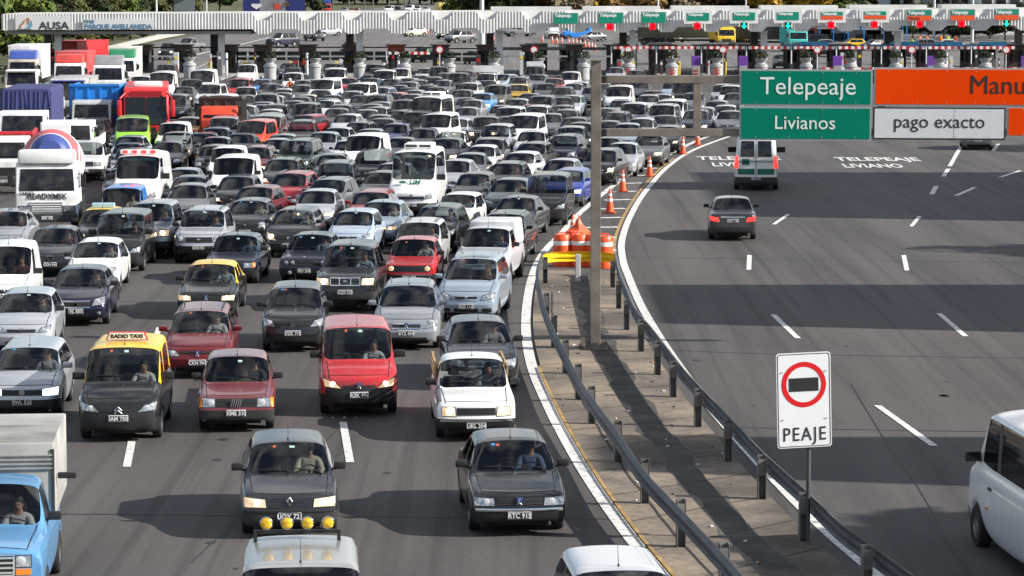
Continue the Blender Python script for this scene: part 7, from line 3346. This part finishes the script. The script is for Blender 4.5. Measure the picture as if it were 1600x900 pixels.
# ------------------------------------------------------------------ the open carriageway: traffic driving away
def put_back(ty, x, y, th, col, label, lit=True, plate=None, name=None, lod=1):
    """x, y: where the middle of the rear bumper stands on the road."""
    S = proto(ty)
    p = at(x, y)
    thr = pi + radians(th)
    o = Vector((p.x, p.y, 0)) - Matrix.Rotation(thr, 3, 'Z') @ Vector((0, S['L'] / 2, 0))
    r = spawn(S, name or NAMEOF[TNAME[ty]], o, thr, col, lod, 0, plate, lit, True)
    tag(r, label, TNAME[ty])
    return r, S, o, thr


SP['cor'] = spec(SEDAN, L=4.5, W=1.76, H=1.46, metal=1, tl=[(.48, .70), (.80, .74), (.83, .90), (.52, .84)], tail=1.02, deck=(3.75, 1.03), plate_bz=.74, badge='oval')
TNAME['cor'] = "sedan"
r, S, o, thr = put_back('cor', 1145, 377, -3, (.05, .052, .06), "dark grey sedan driving away with lit red tail lamps", True, "GXC 180", lod=2)
m = MB()
S['sk'].patch(m, [(-.45, .86), (.45, .86), (.42, .89), (-.42, .89)], 0, 8, .014, front=False)
m.build("chrome_strip", CHROME, r)
SP['ambr'] = spec(SPRINTER, H=2.45, L=5.5, W=1.98, panel=1, norear=1, tl=[(.80, 1.0), (.965, 1.0), (.965, 1.55), (.80, 1.55)], plate_bz=.55, mirror=1.9, tail=1.3)
TNAME['ambr'] = "ambulance"
r, S, o, thr = put_back('ambr', 1181, 298, -5, (.74, .75, .75), "white and green ambulance van driving away below the green signs", True, "EKD 512", lod=1)
sk = S['sk']
for s in (-1, 1):
    m = MB()
    sk.patch(m, [(s * .08, 1.52), (s * .70, 1.52), (s * .66, 2.22), (s * .08, 2.22)], 0, 6, .012, front=False)
    m.build("rear_window", DGLASS, r)
    m = MB()
    sk.patch(m, [(s * .06, .72), (s * .92, .72), (s * .92, .98), (s * .06, .98)], 0, 6, .010, front=False)
    m.build("green_panel", mat("ambulance_green", (.015, .13, .09), .5), r)
m = MB()
sk.patch(m, [(-.012, .6), (.012, .6), (.012, 2.3), (-.012, 2.3)], 0, 6, .012, front=False)
sk.patch(m, [(.3, 1.15), (.62, 1.15), (.62, 1.42), (.3, 1.42)], 1, 3, .012, front=False)
m.build("door_gap", [PLASTIC, MATS["ambulance_green"]], r)
put_back('as', 1528, 235, -6, (.15, .155, .165), "grey car driving away under the pago exacto sign", False, "FDA 909", lod=1)
SP['spv'] = spec(SPRINTER, H=2.36, L=6.2, bk=5.95, deck=(6.1, 1.3), ax=(.95, 4.8), cglass=(5.5, 5.55), bpil=2.15, mirror=1.3)
TNAME['spv'] = "minibus"
S = proto('spv')
thr = pi + radians(5.5)
p = at(1527, 852)
o = Vector((p.x, p.y, 0)) - Matrix.Rotation(thr, 3, 'Z') @ Vector((S['W'] / 2 - .05, S['ax'][0] - S['L'] / 2, 0))
r = spawn(S, "minibus", o, thr, (.70, .72, .75), 2, 0, None, False, True)
tag(r, "white minibus entering at the lower corner of the picture", "minibus")
m = MB()
for yy, zz in ((1.5, .95),):
    m.box(S['W'] / 2 + .0, S['ax'][0] + .75 - S['L'] / 2, .78, .03, .12, .06, 0, bev=.01)
m.build("side_marker", AMBER, r)
m = MB()
m.box(S['W'] / 2 - .005, 1.85 - S['L'] / 2, 1.12, .04, .18, .05, 0, bev=.015)
m.build("door_handle", PLASTIC, r)

# ------------------------------------------------------------------ traffic beyond the tolls
FAR = [(297, 81, 'hi', 'gr', "grey pickup with lit lamps coming down to the booths", 25, 1), (265, 93, 'jp', 'ch', "charcoal suv waiting between the first two booths", 5, 1), (442, 73, 'jp', 'nv', "navy suv crossing the plaza beyond the booths", 45, 0), (491, 64, 'hi', 'bk', "black pickup beyond the booths behind the navy suv", -25, 0),
       (513, 56, 'as', 'ls', "pale silver sedan far beyond the booths, turned sideways", 60, 0), (648, 57, 'fi', 'cr', "cream hatchback beyond the canopy, turned sideways", 55, 1), (699, 61, 'fi', 'dk', "dark hatchback beyond the canopy beside the cones", 40, 1), (720, 67, 'rn', 'gr', "grey suv beyond the canopy turning to the booths", 45, 0),
       (812, 57, 'hi', 'gr', "grey pickup under the canopy beyond the cone row", 70, 0), (862, 60, 'kg', 'wh', "white van seen from behind beyond the first lane sign", 170, 0), (900, 61, 'tr', 'be', "blue van beyond the second lane sign", 75, 0), (925, 65, 'as', 'gr', "grey sedan beside the blue van beyond the canopy", 60, 0),
       (400, 52, 'as', 'dk', "dark sedan beyond the plain part of the canopy", 40, 0), (550, 90, 'jp', 'dk', "dark suv passing the booth beside the third canopy post", 15, 0), (662, 97, 'ec', 'lm', "white and green taxi leaving a booth", 20, 1), (740, 100, 'fi', 'sv', "silver hatchback beyond the barrier at the thick mast", 10, 0), (730, 80, 'fi', 'dk', None, 10, 0),
       (995, 64, 'hi', 'gr', "grey pickup under the third lane sign", 80, 0), (1025, 65, 'bo', 'mr', "maroon sedan beside the yellow truck beyond the lanes", 75, 0), (1365, 79, 'fi', 'ch', "charcoal hatchback beyond the eighth lane sign", 60, 0), (1440, 80, 'p3', 'gr', "mid grey hatchback beside the workers in bright vests", 80, 0), (1485, 79, 'bo', 'wh', "white sedan beyond the tenth lane sign", -80, 0), (1580, 82, 'as', 'wh', "white sedan beyond the eleventh lane sign", 85, 0), (1268, 76, 'jp', 'dk', "dark suv beyond the sixth lane sign", 85, 0), (1330, 78, 'fi', 'ye', "yellow hatchback beyond the seventh lane sign", 75, 0),
       (1325, 100, 'as', 'dk', "dark sedan waiting below the seventh lane sign", 2, 0), (1395, 101, 'w6', 'ch', "charcoal station wagon waiting below the eighth lane sign", 2, 0), (1460, 99, 'jp', 'dk', "dark suv waiting below the ninth lane sign", 2, 0), (1030, 100, 'rn', 'dk', "dark suv passing the booth below the third lane sign", 2, 0), (1290, 88, 'tr', 'gr', "grey van passing the booth below the sixth lane sign", 4, 0), (1420, 92, 'jp', 'bk', "black suv passing the booth below the eighth lane sign", 4, 0), (1100, 108, 'as', 'dk', "dark sedan waiting at the lane below the fourth lane sign", 2, 0), (1172, 105, 'w6', 'dk', "dark station wagon waiting below the fifth lane sign", 2, 0), (1220, 107, 'fi', 'ch', "charcoal hatchback waiting below the sixth lane sign", 2, 0), (1535, 104, 'jp', 'bk', "black suv waiting below the tenth lane sign", 2, 0),
       (608, 21, 'tr', 'wh', "white van on the far road, first of its group", 8, 0), (640, 20, 'trp', 'wh', "white delivery van on the far road", 8, 0), (622, 22, 'jp', 'dk', "dark suv on the far road by the white vans", 8, 0), (653, 20, 'hi', 'wh', "white pickup on the far road", 8, 0), (666, 20, 'fi', 'wh', "white hatchback on the far road behind the yellow bus", 8, 0), (550, 22, 'fi', 'ye', "yellow car on the far road", 8, 0), (557, 22, 'fi', 'rd', "red car on the far road beside the yellow car", 8, 0), (538, 21, 'w6', 'gr', "grey station wagon on the far road", 8, 0), (628, 24, 'w6', 'ch', "charcoal station wagon on the far road", 8, 0)]
for x, y, ty, co, lb, th, lit in FAR:
    if not lb:
        continue
    S = proto(ty)
    p = at(x, y)
    r = spawn(S, NAMEOF[TNAME[ty]], (p.x, p.y, 0), radians(-th), COLR[co], 0, lit)
    tag(r, lb, TNAME[ty])


def simple_truck(name, label, x, y, th, cab, cargo, ccol, ch, cl, **k):
    d = at(x, y).y
    hc = k.pop('hc', 2.6)
    n0 = len(BIG)
    r, o, L, W, t = lorry(name, label, x, y, hc=hc, cab=cab, cargo=cargo, ccol=ccol, ch=ch, cl=cl, th=th, **k)
    p = at(x, y)
    r.location = (p.x, p.y, 0)
    return r


simple_truck("covered_lorry", "lorry with a blue sheeted load on the far road", 508, 23, 8, (.55, .03, .02), 'tarp', (.03, .09, .36), 2.6, 6)
simple_truck("yellow_bus", "yellow and white bus on the far road", 692, 27, 10, (.8, .55, .02), 'box', (.75, .60, .20), 2.2, 7)
simple_truck("container_lorry", "lorry with a long olive container beyond the lane lights", 1090, 71, 84, (.75, .45, .02), 'box', (.085, .078, .05), 2.9, 14)
simple_truck("tank_truck", "yellow truck beyond the fourth lane sign", 1128, 74, 6, (.78, .50, .02), 'box', (.78, .50, .02), 2.4, 5)
simple_truck("container_lorry", "long black sided lorry beyond the fifth lane sign", 1200, 74, 84, (.3, .02, .02), 'box', (.02, .02, .022), 2.8, 11)
simple_truck("tank_truck", "truck with a turquoise cover beyond the sixth lane sign", 1240, 80, 6, (.05, .42, .38), 'tarp', (.05, .42, .38), 2.0, 4)
simple_truck("tank_truck", "yellow pump truck beyond the third lane sign", 1047, 66, 30, (.8, .52, .02), 'box', (.8, .52, .02), 1.8, 3)
# kiosks with blue roofs
for i, (x, y, w) in enumerate(((1275, 74, 4.5), (1310, 74, 6.0), (1350, 76, 5.0), (1380, 76, 6.0))):
    p = at(x, y)
    root = empty("kiosk", p)
    m = MB()
    m.box(0, 0, 1.2, w * .8, 3, 2.4)
    m.build("wall", CONCW if i % 2 else GREYPO, root)
    m = MB()
    m.prism([(-w / 2, 3.2), (w / 2, 3.2), (w * .38, 4.9), (-w * .38, 4.9)], -2.2, 2.2, axis='y')
    for s in (-1, 1):
        for t in (-1, 1):
            m.box(s * w * .46, t * 2.0, 1.6, .12, .12, 3.2)
    m.build("roof", BLUESG, root)
    m = MB()
    m.box(0, -1.53, 1.4, w * .5, .05, 1.0)
    m.build("window", DGLASS, root)
    tag(root, "kiosk with a blue roof beyond the lanes, %s in its row" % ordn[i], "kiosk", "blue roofed kiosks")

# toll staff and road workers
WK = [(1396, 86, (.45, .75, .03), "worker in a lime vest beyond the eighth lane sign"), (1412, 88, (.80, .14, .01), "worker in an orange suit near the lime vested worker"), (1424, 80, (.50, .75, .04), "second lime vested worker, by the mid grey hatchback"), (1438, 75, (.80, .16, .02), "worker in orange farther back between the lane lights"),
      (1449, 75, (.75, .12, .02), "worker in orange beside a pale box"), (1470, 75, (.8, .2, .02), "worker in orange behind the white sedan"), (1481, 75, (.5, .7, .04), "lime vested worker behind the white sedan"), (1492, 76, (.75, .1, .02), "worker in red orange at the end of the group of workers"),
      (475, 117, (.75, .10, .01), "toll attendant in an orange vest standing at a booth"), (903, 113, (.8, .32, .01), "attendant in an amber vest on the toll island by the white van")]
for x, y, c, lb in WK:
    p = at(x, y)
    person('stand', p + Vector((0, 0, .92)), random.uniform(-.8, .8), c, lb)

# the motorcycle in the queue
p = at(453, 157)
m = MB()
mr = empty("motorcycle", p, radians(-4))
m.tube([(0, .5, .55), (0, .1, .62), (0, -.35, .8), (0, -.5, .75)], .10, 8)
m.box(0, .28, .78, .26, .7, .12, 0, bev=.04)
m.box(0, -.12, .84, .28, .42, .2, 0, bev=.07)
m.box(0, .05, .45, .3, .4, .3, 0, bev=.05)
m.build("frame", PLASTIC, mr)
for y in (-.68, .62):
    w = link("wheel", WHEELS[1], mr, None, (0, y, .3))
    w.scale = (.5, 1, 1)
    link("tyre", WHEELS[0], w)
m = MB()
m.tube([(-.36, -.36, 1.05), (-.1, -.45, 1.0), (.1, -.45, 1.0), (.36, -.36, 1.05)], .018, 6)
for s in (-1, 1):
    m.tube([(s * .09, -.45, 1.0), (s * .09, -.68, .3)], .025, 6)
m.build("handlebar", STEELRIM, mr)
m = MB()
m.lathe([(.10, -.02), (.09, -.05), (.001, -.07)], (0, -.60, .9), 12, axis='y')
m.build("headlight", LENSGLOW, mr)
tag(mr, "motorcycle with a lit lamp threading between the queued cars", "motorcycle")
person('drive', p + Vector((0, .22, .84)), radians(-4), (.55, .12, .02), "motorcyclist in a white helmet and orange jacket", helmet=(.8, .78, .72))
# the blue pickup's driver lets his arm hang out
# ------------------------------------------------------------------ trees, billboard and buildings behind
T = tree_px
T('green', -2, 300, 12.5, "tall fresh green tree at the picture edge beside the name board", seed=1, wide=1.15, low=.02)
T('green', 34, 312, 13.5, "tall fresh green tree before the first lamp post", seed=2, wide=1.0, low=.02)
T('dark', 20, 338, 12, "dark tree behind the two tall green trees", seed=1, low=.02)
for i, (px, d, h, k) in enumerate(((72, 395, 7, 'dark'), (100, 405, 7.5, 'dark'), (125, 400, 6.5, 'olive'), (150, 420, 7, 'dark'), (178, 430, 6.5, 'olive'), (205, 440, 6.5, 'green'), (226, 452, 6, 'dark'), (250, 480, 6, 'olive'))):
    T(k, px, d, h, "low %s tree behind the roadside barrier, %s along it" % ({'dark': 'dark green', 'olive': 'olive green', 'green': 'fresh green'}[k], ordn[i]), seed=i % 3 + 1, wide=1.35, low=.02, group="trees behind the roadside barrier")
for i, (px, d, h, k, nm, s) in enumerate(((70, 470, 13, 'gold', "golden tree", 1), (92, 480, 13, 'brown', "brown autumn tree", 1), (118, 450, 11.5, 'pink', "pink blossoming tree", 2), (150, 520, 14, 'dark', "dark green tree", 2), (182, 530, 13, 'dark', "second dark green tree", 3), (212, 540, 12, 'olive', "olive tree", 1), (242, 545, 12, 'brown', "second brown autumn tree", 2), (270, 560, 12, 'dark', "third dark green tree", 1),
                                          (300, 640, 12, 'olive', "second olive tree", 3), (345, 700, 12, 'dark', "fourth dark green tree", 2), (418, 620, 12, 'brown', "third brown autumn tree", 3), (438, 600, 10, 'dark', "low dark tree", 3), (458, 590, 8, 'gold', "small golden tree", 2), (478, 700, 12, 'dark', "fifth dark green tree", 1))):
    T(k, px, d, h, "%s above the canopy behind the %s" % (nm, "name board" if px < 260 else "blue billboard and far road"), seed=s, wide=1.1, low=.05)
for i in range(17):
    px = 470 + i * 17
    T(('dark', 'olive', 'dark', 'brown')[i % 4], px, 930 + (i * 37) % 60, 13 + (i * 5) % 4, "far %s tree closing the far road, %s in its row" % (('dark', 'olive', 'dark', 'brown')[i % 4], ordn[i]), seed=i % 3 + 1, wide=1.3, low=.02, group="trees at the end of the far road")
RT = [(735, 560, 'green'), (762, 540, 'dark'), (795, 545, 'dark'), (825, 560, 'dark'), (852, 550, 'rust'), (880, 540, 'brown'), (908, 555, 'rust'), (936, 545, 'gold'), (962, 560, 'brown'), (990, 545, 'rust'), (1020, 550, 'brown'), (1048, 560, 'olive'), (1075, 545, 'brown'), (1104, 550, 'rust'), (1132, 560, 'dark'), (1158, 550, 'dark'), (1186, 560, 'brown'), (1208, 545, 'gold'), (1234, 550, 'gold'), (1258, 545, 'gold'), (1284, 560, 'dark'), (1308, 550, 'dark'), (1334, 548, 'green'), (1362, 560, 'olive'), (1382, 570, 'brown')]
KN = dict(green="fresh green", dark="dark green", rust="rusty autumn", brown="brown autumn", gold="golden autumn", olive="olive green")
for i, (px, d, k) in enumerate(RT):
    T(k, px, d, 12.5 + (i * 7) % 4, "%s tree behind the lane signs, %s from the thick mast" % (KN[k], ordn[i]), seed=i % 3 + 1, wide=1.15, low=.03, group="trees behind the lane signs")
for i in range(10):
    px = 1400 + i * 24
    T('dark', px, 430 + (i * 13) % 30, 5.5, "dark tree under the canopy line behind the workers, %s in its row" % ordn[i], seed=i % 3 + 1, wide=1.4, low=.05, group="dark trees behind the workers")
# billboard
p = at(428, 36)
root = empty("billboard", (p.x, p.y, 0))
s_ = FPX / p.y
m = MB()
w, z0, z1 = 96 / s_, zrow(19, p.y), zrow(-12, p.y)
m.box(0, 0, (z0 + z1) / 2, w, .3, z1 - z0)
m.build("board", mat("billboard_blue", (.02, .03, .16), .5), root)
m = MB()
m.box(-w * .02, -.17, (z0 + z1) / 2, w * .42, .05, z1 - z0)
m.build("grey_panel", mat("billboard_grey", (.22, .22, .25), .6, var=.4, vscale=.4), root)
m = MB()
hh = (z1 - z0)
m.prism([(-w * .36, z0 + hh * .30), (-w * .28, z0 + hh * .14), (-w * .20, z0 + hh * .30), (-w * .20, z0 + hh * .42), (-w * .36, z0 + hh * .42)], -.2, -.16, axis='y')
m.build("pale_shield", WHITEP, root)
m = MB()
m.box(w * .06, -.22, z0 + hh * .28, w * .10, .04, hh * .26)
m.build("red_patch", mat("billboard_red", (.7, .06, .02), .5), root)
for s in (-1, 1):
    m = MB()
    m.tube([(s * w * .3, .3, 0), (s * w * .3, .3, z0 + .5)], .3, 8)
    m.build("support", GREYPO, root)
tag(root, "blue billboard with a grey panel and pale shield beyond the canopy", "billboard")
p = at(288, 40)
root = empty("billboard", (p.x, p.y, 0))
m = MB()
w, z0, z1 = 32 / (FPX / p.y), zrow(17, p.y), zrow(-6, p.y)
m.box(0, 0, (z0 + z1) / 2, w, .3, z1 - z0)
for k in range(3):
    m.box(0, .2, z0 + (z1 - z0) * (k + .5) / 3, w, .1, .2)
m.build("board", mat("billboard_back", (.16, .19, .21), .6, var=.2), root)
m = MB()
m.tube([(0, .4, 0), (0, .4, z0)], .3, 8)
m.build("support", GREYPO, root)
tag(root, "grey back of a billboard beside the long name board", "billboard")


def building(label, x0, x1, ytop, ybase, wallm, rows, cols, depth=14):
    p0, p1 = at(x0, ybase), at(x1, ybase)
    d = p0.y
    w = p1.x - p0.x
    h = zrow(ytop, d)
    root = empty("office_building", ((p0.x + p1.x) / 2, d, 0))
    m = MB()
    m.box(0, depth / 2, h / 2, w, depth, h)
    m.box(0, depth / 2, h + .2, w + .6, depth + .6, .4)
    m.build("wall", wallm, root)
    for r in range(rows):
        for c in range(cols):
            m = MB()
            ww, wh_ = w / cols * .72, h / rows * .6
            m.box(-w / 2 + w * (c + .5) / cols, -.02, h * (r + .55) / rows, ww, .12, wh_)
            m.build("window", DGLASS, root)
    tag(root, label, "building")


building("pale blue grey building beyond the eighth lane sign", 1388, 1428, -40, 50, mat("wall_blue_grey", (.30, .36, .42), .7, var=.1), 3, 2)
building("grey office building with dark window bays beyond the tenth lane sign", 1455, 1528, -60, 52, mat("wall_grey", (.28, .28, .28), .7, var=.12), 3, 5)
building("white building beyond the last lane sign", 1530, 1640, -50, 54, mat("wall_white", (.66, .66, .66), .6, var=.08), 3, 5)
# cones on the plaza beyond the booths
for i, (x, y) in enumerate(((731, 62), (741, 62), (756, 61), (768, 62), (771, 63), (669, 52), (686, 55), (848, 66), (863, 67), (870, 68), (878, 69), (889, 70), (895, 70), (901, 71), (907, 72), (914, 73), (920, 76), (930, 80), (925, 77))):
    cone(x, y, 1.0, "orange cone beyond the booths, %s of that line counted from the thick mast" % ordn[i], group="cones beyond the booths")
# trees on the far side of the open carriageway, whose shade falls across it
for i, (yrow, xm, h, k, w) in enumerate(((900, 30, 14, 'dark', 1.2), (850, 30, 14, 'dark', 1.2), (800, 31, 13, 'olive', 1.0), (376, 40, 14, 'dark', .8), (222, 54, 16, 'olive', 1.1))):
    p = at(800, yrow)
    off_ = xm * math.tan(SUN_AZ)
    plant_tree(k, xm, p.y - off_, h, "roadside tree outside the view shading the carriageway, %s in its row" % ordn[i], wide=w, seed=i % 3 + 1, low=.1, group="roadside shade trees")

for i, (ya, yb2, xm, h, dep) in enumerate(((268, 336, 40, 17.0, 16), (447, 508, 32, 15.2, 12), (694, 752, 30, 15.5, 9))):  # added unseen blocks, shaped to cast shade bands across the carriageway
    a_, b_ = at(800, yb2).y, at(800, ya).y
    sh = (xm - 6) * math.tan(SUN_AZ)
    root = empty("roadside_building", (xm + dep / 2, (a_ + b_) / 2 - sh, 0))
    w = b_ - a_
    m = MB()
    m.box(0, 0, h / 2, dep, w, h)
    m.box(0, w * .1, h + .5, dep * .5, w * .5, 1.0)
    m.build("wall", mat("wall_grey"), root)
    for r_ in range(4):
        for c_ in range(int(w / 4)):
            m = MB()
            m.box(-dep / 2, -w / 2 + 2 + c_ * 4, 2.5 + r_ * 3.6, .14, 2.2, 1.8)
            m.build("window", DGLASS, root)
    tag(root, ["long grey building beside the open carriageway, outside the view", "narrow grey building beside the open carriageway, outside the view", "small grey building by the lower bend of the open carriageway, outside the view"][i], "building")
